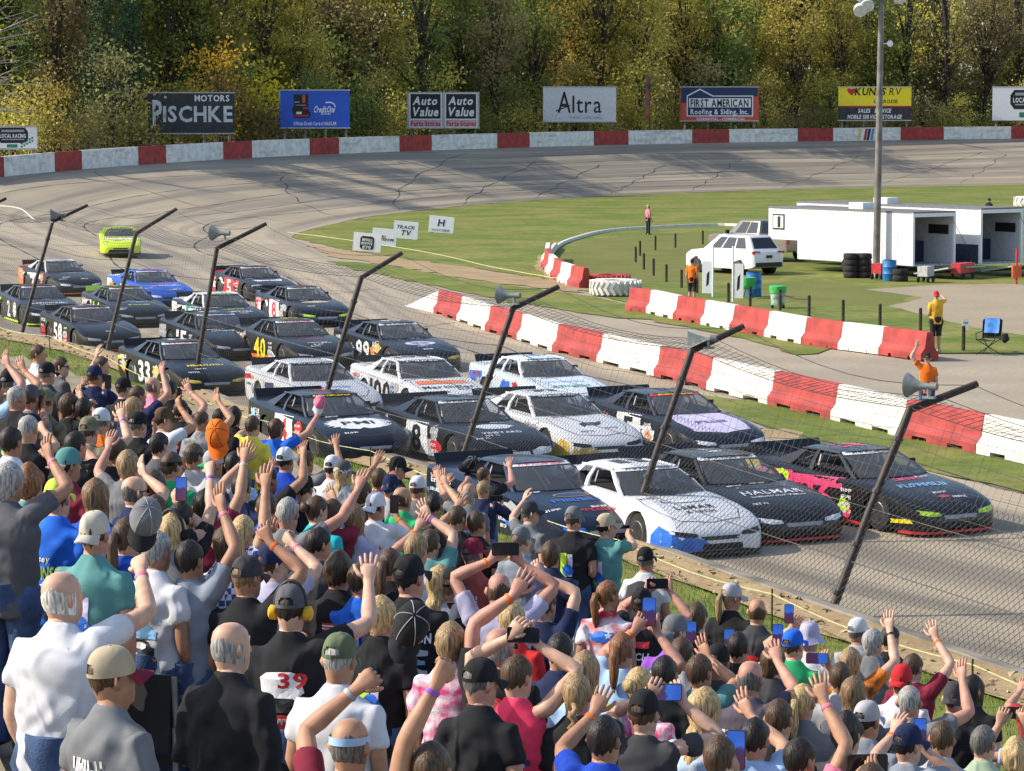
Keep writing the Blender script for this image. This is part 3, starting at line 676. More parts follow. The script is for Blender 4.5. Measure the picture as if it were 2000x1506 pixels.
# ================================================================== the wood
def leaf_mat(name, cols, trans=.52):
    m = bpy.data.materials.new(name); m.use_nodes = True; N = m.node_tree; L = N.links.new
    for n in list(N.nodes): N.nodes.remove(n)
    out = node(N, 'ShaderNodeOutputMaterial'); d = node(N, 'ShaderNodeBsdfDiffuse'); t = node(N, 'ShaderNodeBsdfTranslucent'); mx = node(N, 'ShaderNodeMixShader'); mx.inputs[0].default_value = trans
    a = node(N, 'ShaderNodeAttribute', attribute_name='tint'); cr = node(N, 'ShaderNodeValToRGB')
    e = cr.color_ramp.elements; e[0].position = 0; e[0].color = (*cols[0], 1); e[1].position = 1; e[1].color = (*cols[-1], 1)
    for i, c in enumerate(cols[1:-1]): x = e.new((i + 1) / (len(cols) - 1)); x.color = (*c, 1)
    oi = node(N, 'ShaderNodeObjectInfo'); hs = node(N, 'ShaderNodeHueSaturation'); mr = node(N, 'ShaderNodeMapRange'); mr.inputs[3].default_value = 1.5; mr.inputs[4].default_value = 2.4
    L(oi.outputs['Random'], mr.inputs[0]); L(mr.outputs[0], hs.inputs['Value'])
    mh = node(N, 'ShaderNodeMapRange'); mh.inputs[3].default_value = .478; mh.inputs[4].default_value = .515; L(oi.outputs['Random'], mh.inputs[0]); L(mh.outputs[0], hs.inputs['Hue'])
    L(a.outputs['Fac'], cr.inputs[0]); L(cr.outputs[0], hs.inputs['Color'])
    L(hs.outputs[0], d.inputs[0]); L(hs.outputs[0], t.inputs[0]); L(d.outputs[0], mx.inputs[1]); L(t.outputs[0], mx.inputs[2]); L(mx.outputs[0], out.inputs[0])
    return m
_S = .92
LEAF = {'green': leaf_mat('leaf_green', [(.05, .075, .02), (.105, .14, .036), (.17, .20, .058)]),
        'olive': leaf_mat('leaf_olive', [(.08, .085, .018), (.17, .165, .035), (.27, .235, .06)]),
        'gold': leaf_mat('leaf_gold', [(.13, .115, .028), (.26, .225, .055), (.40, .33, .085)]),
        'amber': leaf_mat('leaf_amber', [(.20, .14, .02), (.40, .29, .03), (.52, .39, .06)]),
        'rust': leaf_mat('leaf_rust', [(.11, .068, .03), (.20, .125, .05), (.27, .18, .075)]),
        'brown': leaf_mat('leaf_brown', [(.095, .082, .036), (.175, .15, .065), (.25, .21, .095)]),
        'spruce': leaf_mat('leaf_spruce', [(.018, .036, .020), (.032, .058, .032), (.05, .08, .04)], .1)}
M_BARK = mat('grey_brown_bark', (.075, .06, .045), .95, var=.3, scale=2, bump=.5, bscale=12)
def leaves_mesh(name, centres, rng, leaf=(.2, .4), per=70, spread=.75):
    n = len(centres) * per; C = np.repeat(np.array([c[:3] for c in centres]), per, 0); T = np.repeat(np.array([c[3] for c in centres]), per)
    rs = np.random.RandomState(rng); P = C + rs.normal(0, spread, (n, 3)) * np.array([1, 1, .7])
    a = rs.normal(0, 1, (n, 3)); a /= np.linalg.norm(a, axis=1)[:, None]; b = rs.normal(0, 1, (n, 3)); b -= a * (a * b).sum(1)[:, None]; b /= np.linalg.norm(b, axis=1)[:, None]
    s = rs.uniform(leaf[0], leaf[1], n)[:, None] / 2
    V = np.stack([P - a * s, P + b * s * .62, P + a * s, P - b * s * .62], 1).reshape(-1, 3)
    me = bpy.data.meshes.new(name); me.vertices.add(4 * n); me.vertices.foreach_set('co', V.ravel())
    me.loops.add(4 * n); me.loops.foreach_set('vertex_index', np.arange(4 * n)); me.polygons.add(n); me.polygons.foreach_set('loop_start', np.arange(0, 4 * n, 4))
    at_ = me.attributes.new('tint', 'FLOAT', 'FACE'); at_.data.foreach_set('value', np.clip(T + rs.normal(0, .16, n), 0, 1))
    me.update(); me.validate(); return me
def tree_proto(seed, h, rx, trunk_h, n_cl, per, leaf, lean=0):
    r = random.Random(seed); tb = MB(); top = V3(lean * h * .1, 0, h * .8)
    tb.tube([V3(0, 0, -.6), V3(.05, 0, h * .12), V3(lean * .4, .1, h * .35), top], [h * .019, h * .014, h * .011, h * .003], 7)
    cl = []
    for k in range(n_cl):
        while True:
            x, y, z = r.uniform(-1, 1), r.uniform(-1, 1), r.uniform(-1, 1); q = x * x + y * y + z * z
            if .15 < q < 1: break
        cz = trunk_h + (h - trunk_h) * (.5 + .5 * z); wid = rx * (1 - .45 * max(0, z)) * (1 + .25 * math.sin(3 * math.atan2(y, x) + seed))
        p = V3(x * wid + lean * h * .05, y * wid, cz); cl.append((p.x, p.y, p.z, r.random() * .75 + .12))
        if k % 2 == 0:
            s = V3(lean * .2, 0, max(h * .1, cz * r.uniform(.45, .75))); tb.tube([s, s.lerp(p, .5) + V3(0, 0, .3), p], [h * .006, h * .004, h * .0015], 5)
    return tb.mesh('trunk', 60), leaves_mesh('crown', cl, seed, leaf, per)
PROTO = [tree_proto(11, 22, 4.2, 5, 86, 70, (.22, .5)), tree_proto(12, 20, 3.6, 4, 80, 66, (.22, .48), .6), tree_proto(13, 24, 4.8, 7, 90, 70, (.22, .5), -.5),
         tree_proto(14, 18, 3.4, 3, 66, 66, (.2, .45), .3), tree_proto(15, 23, 4.4, 5, 50, 50, (.2, .42), -.3), tree_proto(16, 21, 3.8, 3.5, 84, 66, (.22, .48))]
SHRUB = [tree_proto(21, 6, 2.1, .4, 26, 60, (.16, .36)), tree_proto(22, 7.5, 2.2, .7, 30, 56, (.16, .36), .4), tree_proto(23, 5, 2.6, .3, 26, 56, (.16, .34), -.4)]
def spruce_proto(seed, h):
    r = random.Random(seed); tb = MB(); tb.tube([(0, 0, -.5), (0, 0, h)], [h * .017, .02], 7); cl = []
    for k in range(95):
        z = .04 + .95 * (k / 95) ** .9; a = r.uniform(0, 6.28); rad = (1 - z) * h * .23 * r.uniform(.35, 1.05); cl.append((math.cos(a) * rad, math.sin(a) * rad, z * h - rad * .22, r.random()))
        if k % 3 == 0: tb.tube([V3(0, 0, z * h), V3(cl[-1][0], cl[-1][1], cl[-1][2])], [.05, .015], 4)
    return tb.mesh('trunk', 60), leaves_mesh('crown', cl, seed, (.14, .34), 52, .5)
SPR = spruce_proto(31, 15)
def zone(px):
    for lim, s in ((30, 'the low white billboard at far left'), (270, 'the wall left of the charcoal billboard'), (475, 'the charcoal billboard'), (540, 'the gap beside the blue billboard'), (700, 'the blue billboard'), (785, 'the gap right of the blue billboard'),
                   (945, 'the twin parts billboard'), (1050, 'the gap left of the credit union billboard'), (1215, 'the credit union billboard'), (1320, 'the feather flag'), (1490, 'the roofing billboard'), (1625, 'the gap left of the yellow billboard'), (1790, 'the yellow billboard'), (1930, 'the gap right of the yellow billboard')):
        if px < lim: return s
    return 'the billboard at the right edge'
DESC = {'green': 'dark green leafy', 'olive': 'olive green leafy', 'gold': 'yellow green autumn', 'amber': 'bright golden', 'rust': 'rusty red autumn', 'brown': 'brown thinning', 'spruce': 'dark conical spruce'}
rt = random.Random(77)
def plant(px, dD, proto, kind, scale, name, row):
    D = behind_D(px) + 1.5 + dD * 1.25; p = at_d(px, 240, D); z = 3.5 + min(1.0, dD * .02)
    lab = '%s %s %s %s' % (DESC[kind], {'tree': 'tree', 'shrub': 'shrub', 'spruce': 'tree'}[row[0]], row[1], zone(px))
    root = empty(name, (p.x, p.y, z), rt.uniform(0, 6.28), lab, 'shrub' if row[0] == 'shrub' else 'tree', row[2] + ' ' + lab); root.scale = (scale * rt.uniform(.9, 1.15), scale * rt.uniform(.9, 1.15), scale)
    link('trunk', proto[0], root, mat=M_BARK); c = link('crown', proto[1], root, mat=LEAF[kind])
    return root
kinds_back = ['green', 'olive', 'gold', 'olive', 'green', 'gold', 'brown', 'olive']
# far row closes the view
for k in range(26):
    px = -160 + k * 93 + rt.uniform(-25, 25); plant(px, rt.uniform(46, 70), PROTO[rt.randrange(6)], rt.choice(kinds_back), rt.uniform(1.25, 1.5), 'deciduous_tree', ('tree', 'in back row behind', 'back row'))
for k in range(24):
    px = -120 + k * 98 + rt.uniform(-30, 30); plant(px, rt.uniform(24, 38), PROTO[rt.randrange(6)], rt.choice(kinds_back), rt.uniform(1.05, 1.3), 'deciduous_tree', ('tree', 'in middle row behind', 'middle row'))
front = [(-60, 'olive'), (25, 'green'), (110, 'brown'), (330, 'green'), (385, 'olive'), (520, 'olive'), (590, 'gold'), (665, 'brown'), (735, 'gold'), (830, 'green'), (900, 'green'), (965, 'brown'), (1040, 'green'), (1110, 'rust'), (1175, 'olive'), (1250, 'gold'), (1345, 'gold'), (1400, 'green'),
         (1475, 'olive'), (1560, 'gold'), (1640, 'olive'), (1690, 'green'), (1770, 'green'), (1850, 'brown'), (1925, 'brown'), (1985, 'olive'), (2060, 'brown'), (2130, 'olive')]
for px, kd in front:
    plant(px + rt.uniform(-8, 8), rt.uniform(11, 19), PROTO[rt.randrange(6)], kd, rt.uniform(.72, 1.0), 'deciduous_tree', ('tree', 'in front row behind', 'front row'))
for px, dD, s in ((205, 9, .93), (255, 13, .8), (10, 14, 1.0)): plant(px, dD, SPR, 'spruce', s, 'spruce_tree', ('spruce', 'standing behind', 'spruce'))
plant(430, 8, SHRUB[1], 'amber', 1.15, 'young_maple', ('tree', 'low behind', 'maple')); plant(500, 9, SHRUB[0], 'amber', 1.25, 'young_maple', ('tree', 'low behind', 'maple'))
for k in range(52):
    px = -70 + k * 42.5 + rt.uniform(-14, 14); plant(px, rt.uniform(4.6, 9), SHRUB[k % 3], rt.choice(['gold', 'brown', 'olive', 'gold', 'green', 'brown', 'olive']), rt.uniform(.6, 1.15), 'shrub', ('shrub', 'in thicket behind', 'thicket'))
# the rest of the wood, a mass of leaves too far to tell apart
rs = random.Random(91); cl = []
for k in range(900):
    px = rs.uniform(-250, 2350); D = behind_D(px) + rs.uniform(80, 105); p = at_d(px, 240, D); cl.append((p.x, p.y, 4 + 34 * rs.random(), rs.random() * .7 + .1))
fw = link('far_wood', leaves_mesh('far_wood', cl, 5, (.5, 1.1), 46, 1.5), mat=LEAF['olive']); tag(fw, 'far mass of olive foliage closing the view behind the trees', 'wood', kind='stuff')
for k in range(46):
    px = -90 + k * 49 + rt.uniform(-14, 14); plant(px, rt.uniform(15, 34), SHRUB[k % 3], rt.choice(['olive', 'green', 'gold', 'brown', 'olive']), rt.uniform(1.35, 1.9), 'understory_tree', ('tree', 'in understory behind', 'understory'))
# bare branches reaching in at the left edge
bt = empty('bare_tree', at_d(-40, 300, 118 * YS), 0, 'leafless pale grey branches reaching in at the left edge', 'tree'); tb = MB(); r = random.Random(3)
M_BARE = mat('pale_bark', (.30, .27, .22), .9)
tb.tube([V3(-1.5, 0, -3), V3(-1.3, 0, 3), V3(-.6, 0, 9)], [.25, .2, .06], 7)
for k in range(26):
    s = V3(-1.2, 0, r.uniform(2.5, 8)); e = s + V3(r.uniform(1, 6), r.uniform(-2, 2), r.uniform(-.5, 2.5)); m_ = s.lerp(e, .5) + V3(0, 0, r.uniform(-.3, .4)); tb.tube([s, m_, e], [.05, .03, .008], 4)
    for q in range(3): a = m_.lerp(e, r.random()); tb.tube([a, a + V3(r.uniform(.2, 1.2), r.uniform(-.5, .5), r.uniform(-.8, .8))], [.02, .006], 3)
tb.build('branches', M_BARE, bt)

# where several plants answer to one description, say which
_by = {}
for o in list(bpy.data.objects):
    if o.get('category') in ('tree', 'shrub') and o.parent is None: _by.setdefault(o['label'], []).append(o)
for lb, os_ in _by.items():
    os_.sort(key=lambda o: o.location.x / o.location.y)
    if len(os_) > 1:
        nm = {2: ['left', 'right'], 3: ['leftmost', 'middle', 'rightmost']}.get(len(os_), ['first', 'second', 'third', 'fourth', 'fifth', 'sixth'])
        for o, q in zip(os_, nm): o['label'] = q + ' ' + lb
# ================================================================== race cars
ST = [  # x, half width, shoulder z, centre z, bottom z
    (2.50, .50, .29, .32, .13), (2.46, .70, .36, .40, .10), (2.36, .84, .44, .48, .09), (2.16, .925, .535, .575, .09), (1.85, .965, .63, .67, .09), (1.45, .985, .70, .74, .09),
    (1.05, .99, .745, .795, .09), (.72, .99, .775, .83, .09), (.30, .985, .795, .845, .10), (-.3, .98, .815, .862, .10), (-.95, .98, .845, .885, .10), (-1.45, .98, .875, .908, .11), (-1.85, .975, .90, .928, .12), (-2.2, .97, .925, .955, .15), (-2.44, .955, .94, .97, .2), (-2.5, .93, .90, .93, .26)]
def body_ring(x, w_, zs, zc, zb):
    h = [(0, zc), (.30 * w_, zc - .03 * (zc - zs)), (.58 * w_, zc - .16 * (zc - zs)), (.80 * w_, zc - .45 * (zc - zs)), (.93 * w_, zs), (.985 * w_, zs - .05 * min(1, zs)), (w_, zb + (zs - zb) * .72), (w_ * 1.004, zb + (zs - zb) * .40), (w_ * .99, zb + (zs - zb) * .12), (w_ * .975, zb)]
    return [V3(x, y, z) for y, z in h] + [V3(x, -y, z) for y, z in h[:0:-1]]
def car_body():
    b_ = MB(); b_.loft([body_ring(*s) for s in ST]); me = b_.mesh('body', None)
    o = bpy.data.objects.new('tmp', me); COL.objects.link(o); cut = []
    for wx in (1.43, -1.37):
        for s in (-1, 1):
            c = MB(); c.tube([(wx, s * .68, .325), (wx, s * 1.2, .325)], .358, 28); co = bpy.data.objects.new('tmpc', c.mesh('c')); COL.objects.link(co); cut.append(co)
            md = o.modifiers.new('b', 'BOOLEAN'); md.object = co; md.operation = 'DIFFERENCE'; md.solver = 'EXACT'
    dg = bpy.context.evaluated_depsgraph_get(); me2 = bpy.data.meshes.new_from_object(o.evaluated_get(dg))
    for c in [o] + cut: bpy.data.objects.remove(c)
    me2.materials.clear(); me2.polygons.foreach_set('use_smooth', [True] * len(me2.polygons)); me2.set_sharp_from_angle(angle=R(32)); me2.name = 'body'; return me2
BODY = car_body()
bmb = bmesh.new(); bmb.from_mesh(BODY); BVH = BVHTree.FromBMesh(bmb)
M_GLASS = mat('race_glass', (.02, .022, .026), .10, spec=.6, var=.1)
def glass_mat():
    m = bpy.data.materials.new('windshield_glass'); m.use_nodes = True; N = m.node_tree; b = N.nodes['Principled BSDF']; L = N.links.new
    b.inputs['Base Color'].default_value = (.075, .08, .085, 1); b.inputs['Roughness'].default_value = .12; b.inputs['Alpha'].default_value = .66; b.inputs['Specular IOR Level'].default_value = .7
    tc = node(N, 'ShaderNodeTexCoord'); nz = node(N, 'ShaderNodeTexNoise'); nz.inputs['Scale'].default_value = 3; L(tc.outputs['Object'], nz.inputs['Vector'])
    r = node(N, 'ShaderNodeMapRange'); r.inputs[3].default_value = .08; r.inputs[4].default_value = .3; L(nz.outputs[0], r.inputs[0]); L(r.outputs[0], b.inputs['Roughness'])
    return m
M_GLASS = glass_mat()
M_TYRE = mat('race_tyre', (.022, .021, .02), .85, var=.25, scale=12); M_RIM = mat('grey_wheel', (.20, .20, .205), .4, metal=.5); M_INTR = mat('dark_interior', (.015, .015, .017), .8)
M_BAR = mat('grey_roll_bar', (.22, .22, .23), .5, metal=.2); M_LIP = mat('black_lip', (.02, .02, .02), .6)
def bez(a, b, t, bow): p = a.lerp(b, t); return p + bow * (4 * t * (1 - t))
def shield(xb, zb, yb, xt, zt, yt, bowb, bowt, n=8, m=5, puff=.03):
    """curved glass from base line to top line"""
    rows = []
    for j in range(m + 1):
        t = j / m; r = []
        for i in range(n + 1):
            s = -1 + 2 * i / n; a = V3(xb + bowb * (1 - s * s), s * yb, zb); c = V3(xt + bowt * (1 - s * s), s * yt, zt + .02 * (1 - s * s)); p = a.lerp(c, t); p.z += puff * math.sin(math.pi * t); r.append(p)
        rows.append(r)
    return rows
WS = shield(.66, .828, .76, -.08, 1.178, .575, .22, .13); RG = shield(-1.80, .925, .72, -1.12, 1.158, .565, -.10, -.10)
P_ = {}
b_ = MB(); b_.grid(WS); P_['windshield'] = b_.mesh('windshield', 60)
b_ = MB(); b_.grid(RG, flip=True); P_['rear_window'] = b_.mesh('rear_window', 60)
rf = []
for j in range(7):
    t = j / 6; x0 = -.04 - 1.12 * t; r = []
    for i in range(9):
        s = -1 + 2 * i / 8; bow = .13 * (1 - t) - .1 * t; r.append(V3(x0 + bow * (1 - s * s), s * (.60 - .01 * t), 1.181 - .012 * t + .035 * math.sin(math.pi * (t * .8 + .15)) * (1 - .3 * s * s) + .02 * (1 - s * s) - .03 * abs(s) ** 6))
    rf.append(r)
b_ = MB(); b_.grid(rf); b_.grid([[p - V3(0, 0, .03) for p in r] for r in rf], flip=True)
edge = rf[0] + [r[-1] for r in rf[1:-1]] + rf[-1][::-1] + [r[0] for r in rf[-2:0:-1]]; n_ = len(edge)
b_.add(edge + [p - V3(0, 0, .03) for p in edge], [(k, (k + 1) % n_, n_ + (k + 1) % n_, n_ + k) for k in range(n_)]); P_['roof'] = b_.mesh('roof', 40)
def pillar(p, q, wa, wb, s):
    """flat pillar in the side plane, wa/wb: front-back widths"""
    b_ = MB(); ring = lambda c, ww: [c + V3(ww / 2, s * .018, 0), c + V3(-ww / 2, s * .018, 0), c + V3(-ww / 2, -s * .018, 0), c + V3(ww / 2, -s * .018, 0)]
    mid = p.lerp(q, .5) + V3(0, s * .025, .02); b_.loft([ring(p, wa), ring(mid, (wa + wb) / 2), ring(q, wb)]); return b_
PIL = []
for s in (-1, 1):
    PIL.append(('front_pillar', pillar(V3(.66, s * .80, .80), V3(-.08, s * .595, 1.215), .12, .10, s).mesh('front_pillar')))
    PIL.append(('door_pillar', pillar(V3(-.62, s * .83, .83), V3(-.66, s * .60, 1.215), .11, .09, s).mesh('door_pillar')))
    q = MB(); a = V3(-1.86, s * .83, .90); c = V3(-1.30, s * .84, .87); d = V3(-.98, s * .60, 1.215); e = V3(-1.14, s * .585, 1.205)
    th = V3(0, s * .03, 0); q.add([a, c, d, e, a - th, c - th, d - th, e - th], [(0, 1, 2, 3), (7, 6, 5, 4), (0, 4, 5, 1), (1, 5, 6, 2), (2, 6, 7, 3), (3, 7, 4, 0)]); PIL.append(('rear_pillar', q.mesh('rear_pillar')))
    q = MB(); q.tube([(-.05, s * .60, 1.215), (-.6, s * .605, 1.225), (-1.15, s * .59, 1.205)], .028, 6); PIL.append(('roof_rail', q.mesh('roof_rail')))
b_ = MB(); b_.add([(.80, 0, .893), (.60, .74, .893), (-1.7, .74, .95), (-1.85, 0, .955), (-1.7, -.74, .95), (.60, -.74, .893)], [(0, 1, 2, 3), (0, 3, 4, 5)]); P_['interior'] = b_.mesh('interior')
b_ = MB(); b_.tube([(.1, -.55, .9), (-.08, -.50, 1.17), (-.08, .50, 1.17), (.1, .55, .9)], .022, 6); b_.tube([(-.7, -.6, .9), (-.72, -.5, 1.19), (-.72, .5, 1.19), (-.7, .6, .9)], .024, 6); b_.tube([(-.08, 0, 1.17), (.45, 0, .9)], .02, 6); b_.tube([(-.72, .45, 1.18), (-1.5, .3, .94)], .02, 6); b_.tube([(-.72, -.45, 1.18), (-1.5, -.3, .94)], .02, 6); P_['roll_cage'] = b_.mesh('roll_cage', 60)
b_ = MB()
for t in range(7): pass
b_.tube([(-.35, .33, .9), (-.36, .33, .98), (-.36, .33, 1.06), (-.37, .33, 1.13), (-.38, .33, 1.17)], [.12, .13, .135, .11, .04], 12); P_['helmet'] = b_.mesh('helmet', 60)
b_ = MB(); b_.box((-.55, .33, 1.0), (.1, .46, .26)); P_['seat'] = b_.mesh('seat')
b_ = MB(); sp = lambda y: [(-2.40, y, .955), (-2.51, y, 1.13), (-2.525, y, 1.13), (-2.42, y, .955)]
b_.loft([[V3(*p) for p in sp(y)] for y in (-.78, -.3, .3, .78)]); P_['spoiler'] = b_.mesh('spoiler')
b_ = MB(); n0 = [(2.52, 0), (2.53, .45), (2.47, .72), (2.30, .90), (2.02, .975), (2.02, .93), (2.25, .85), (2.40, .6), (2.42, 0)]
poly = n0 + [(x, -y) for x, y in n0[-2:0:-1]]; b_.prism(poly, .05, .092); P_['splitter'] = b_.mesh('splitter')
b_ = MB()
for s in (-1, 1): b_.box((.03, s * .955, .075), (2.1, .03, .06))
P_['side_skirt'] = b_.mesh('side_skirt')
tp = [(.0, .20), (.02, .315), (.06, .338), (.13, .342), (.20, .338), (.24, .315), (.26, .20)]
b_ = MB(); b_.loft([[V3(r * math.cos(2 * math.pi * k / 24), y - .13, r * math.sin(2 * math.pi * k / 24)) for k in range(24)] for y, r in tp]); P_['tyre'] = b_.mesh('tyre', 50)
b_ = MB(); b_.loft([[V3(r * math.cos(2 * math.pi * k / 20), y, r * math.sin(2 * math.pi * k / 20)) for k in range(20)] for y, r in ((-.06, .19), (.128, .205), (.135, .19), (.07, .16), (.09, .06), (.10, .05))]); P_['rim'] = b_.mesh('rim', 40)
b_ = MB(); b_.tube([(.25, .62, .9), (.28, .70, 1.02)], .02, 5); b_.box((.28, .72, 1.05), (.05, .14, .07)); P_['mirror'] = b_.mesh('mirror')
for nm_, me_ in [(k, P_[k]) for k in ('interior', 'roll_cage', 'helmet', 'seat', 'mirror')] + PIL:
    for v in me_.vertices: v.co.z -= .028 if nm_ == 'interior' else .034 + .013 * max(0, min(1, (v.co.z - .86) / .36))
for nm_ in ('tyre', 'rim'):
    for v in P_[nm_].vertices: v.co.x *= .955; v.co.z *= .955
def decal(parent, name, V2, Fc, m, plane, o=(0, 0), rot=0, off_=.006, side=1, sub=.16):
    """flat print laid on the body: 'top' (x: across, seen upright from the front), 'side' (along, up), 'front'"""
    bm = bmesh.new(); ca, sa = math.cos(rot), math.sin(rot)
    vs = [bm.verts.new((o[0] + x * ca - y * sa, o[1] + x * sa + y * ca, 0)) for x, y in V2]
    for f in Fc:
        try: bm.faces.new([vs[i] for i in f])
        except ValueError: pass
    if sub:
        bmesh.ops.triangulate(bm, faces=bm.faces[:])
        for _ in range(3):
            es = [e for e in bm.edges if e.calc_length() > sub]
            if not es: break
            bmesh.ops.subdivide_edges(bm, edges=es, cuts=1); bmesh.ops.triangulate(bm, faces=bm.faces[:])
    bad = []
    for v in bm.verts:
        a, b = v.co.x, v.co.y
        if plane == 'top': orig, dr = V3(b, a, 3), V3(0, 0, -1)          # a: towards the car's left as read from the front; b: station along x
        elif plane == 'side': orig, dr = V3(a, side * 3, b), V3(0, -side, 0)
        else: orig, dr = V3(4, a, b), V3(-1, 0, 0)
        h = BVH.ray_cast(orig, dr)
        if h[0] is None or (plane == 'side' and abs(h[0].y) < .80) or (plane == 'front' and h[0].x < 1.5): bad.append(v); continue
        nn = h[1] if h[1].dot(dr) < 0 else -h[1]
        v.co = h[0] + nn * off_
    bmesh.ops.delete(bm, geom=bad, context='VERTS')
    me = bpy.data.meshes.new(name); bm.to_mesh(me); bm.free()
    if not me.polygons: bpy.data.meshes.remove(me); return None
    return link(name, me, parent, mat=m)
def poly_decal(parent, name, pts, m, plane, side=1, off_=.004, sub=.12): return decal(parent, name, pts, [tuple(range(len(pts)))], m, plane, (0, 0), 0, off_, side, sub)
INK = {'w': (.75, .75, .76), 'k': (.012, .012, .014), 'r': (.55, .025, .03), 'pk': (.85, .05, .17), 'y': (.85, .65, .02), 'o': (.85, .20, .02), 'b': (.03, .16, .62), 'lb': (.25, .5, .8), 'g': (.03, .3, .12), 'lg': (.5, .75, .05), 'gy': (.35, .36, .38), 'n': (.02, .03, .09), 'li': (.6, .52, .72), 'gd': (.6, .4, .08), 'tan': (.55, .45, .3)}
def ink(c): return mat('vinyl_' + c, INK[c], .38, coat=.2, var=.10, scale=6)
def paint(n, c, rough=.32): return mat('paint_' + n, c, rough, coat=.25, var=.06, scale=1.5, spec=.35)
PAINT = {'black': paint('black', (.008, .008, .009)), 'navy': paint('navy', (.009, .012, .019)), 'white': paint('white', (.70, .70, .71)), 'silver': paint('silver', (.55, .55, .57)), 'blue': paint('blue', (.02, .10, .48)), 'lime': paint('lime', (.55, .68, .03)), 'char': paint('charcoal', (.035, .037, .042)), 'bluewhite': paint('blue white', (.62, .68, .75)), 'deepblue': paint('deep blue', (.010, .017, .036))}
def cabin_banner(root, c1, txt, ctxt):
    b_ = MB(); b_.grid([[WS[4][i].lerp(WS[5][i], .25) + V3(.006, 0, .008) for i in range(9)], [WS[4][i].lerp(WS[5][i], .62) + V3(.006, 0, .008) for i in range(9)], [WS[5][i] + V3(.006, 0, .008) for i in range(9)]]); b_.build('windshield_banner', ink(c1), root)
    V2, Fc = text2d(txt, .86, .052); V = []
    for x, y in V2:
        s = x / .60; s = max(-1, min(1, s)); t = .62 + y * 9
        i = (s + 1) * 4; i0 = min(7, int(i)); a = WS[4][i0].lerp(WS[4][i0 + 1], i - i0); c = WS[5][i0].lerp(WS[5][i0 + 1], i - i0); V.append(a.lerp(c, min(.98, max(.3, t))) + V3(.011, 0, .014))
    q = MB(); q.add(V, Fc); q.build('banner_lettering', ink(ctxt), root)
def roof_decal(root, V2, Fc, m, name='roof_number'):
    V = []
    for x, y in V2:
        t = min(.97, max(.03, .5 - y / 1.12)); s = max(-1, min(1, x / .6)); j = t * 6; j0 = min(5, int(j)); i = (s + 1) * 4; i0 = min(7, int(i))
        a = rf[j0][i0].lerp(rf[j0][i0 + 1], i - i0); c = rf[j0 + 1][i0].lerp(rf[j0 + 1][i0 + 1], i - i0); V.append(a.lerp(c, j - j0) + V3(0, 0, .007))
    q = MB(); q.add(V, Fc); q.build(name, m, root)
CARS = []
def heading(p):
    best = min(range(len(OUT) - 1), key=lambda i: ((OUT[i] + INN[i]) / 2 - p).length)
    i = max(1, min(len(OUT) - 2, best)); d = (OUT[i - 1] + INN[i - 1]) - (OUT[i + 1] + INN[i + 1]); return math.atan2(d.y, d.x)
P_['brace'] = None
b_ = MB()
for sgn in (-.34, .34):
    i_ = (sgn + 1) * 4; i0_ = int(i_); b_.tube([WS[j][i0_].lerp(WS[j][i0_ + 1], i_ - i0_) - V3(.012, 0, .006) for j in range(6)], .009, 5)
P_['brace'] = b_.mesh('windshield_brace')
def strip2(pts, wd):
    L_, R_ = [], []
    for k in range(len(pts)):
        a, c = pts[max(k - 1, 0)], pts[min(k + 1, len(pts) - 1)]; dx, dy = c[0] - a[0], c[1] - a[1]; ln = math.hypot(dx, dy) or 1; L_.append((pts[k][0] - dy / ln * wd, pts[k][1] + dx / ln * wd)); R_.append((pts[k][0] + dy / ln * wd, pts[k][1] - dx / ln * wd))
    n = len(pts); return L_ + R_, [(k, k + 1, n + k + 1, n + k) for k in range(n - 1)]
M_GAP = mat('panel_gap', (.012, .012, .012), .8); M_GAPL = mat('panel_edge', (.09, .09, .095), .5)
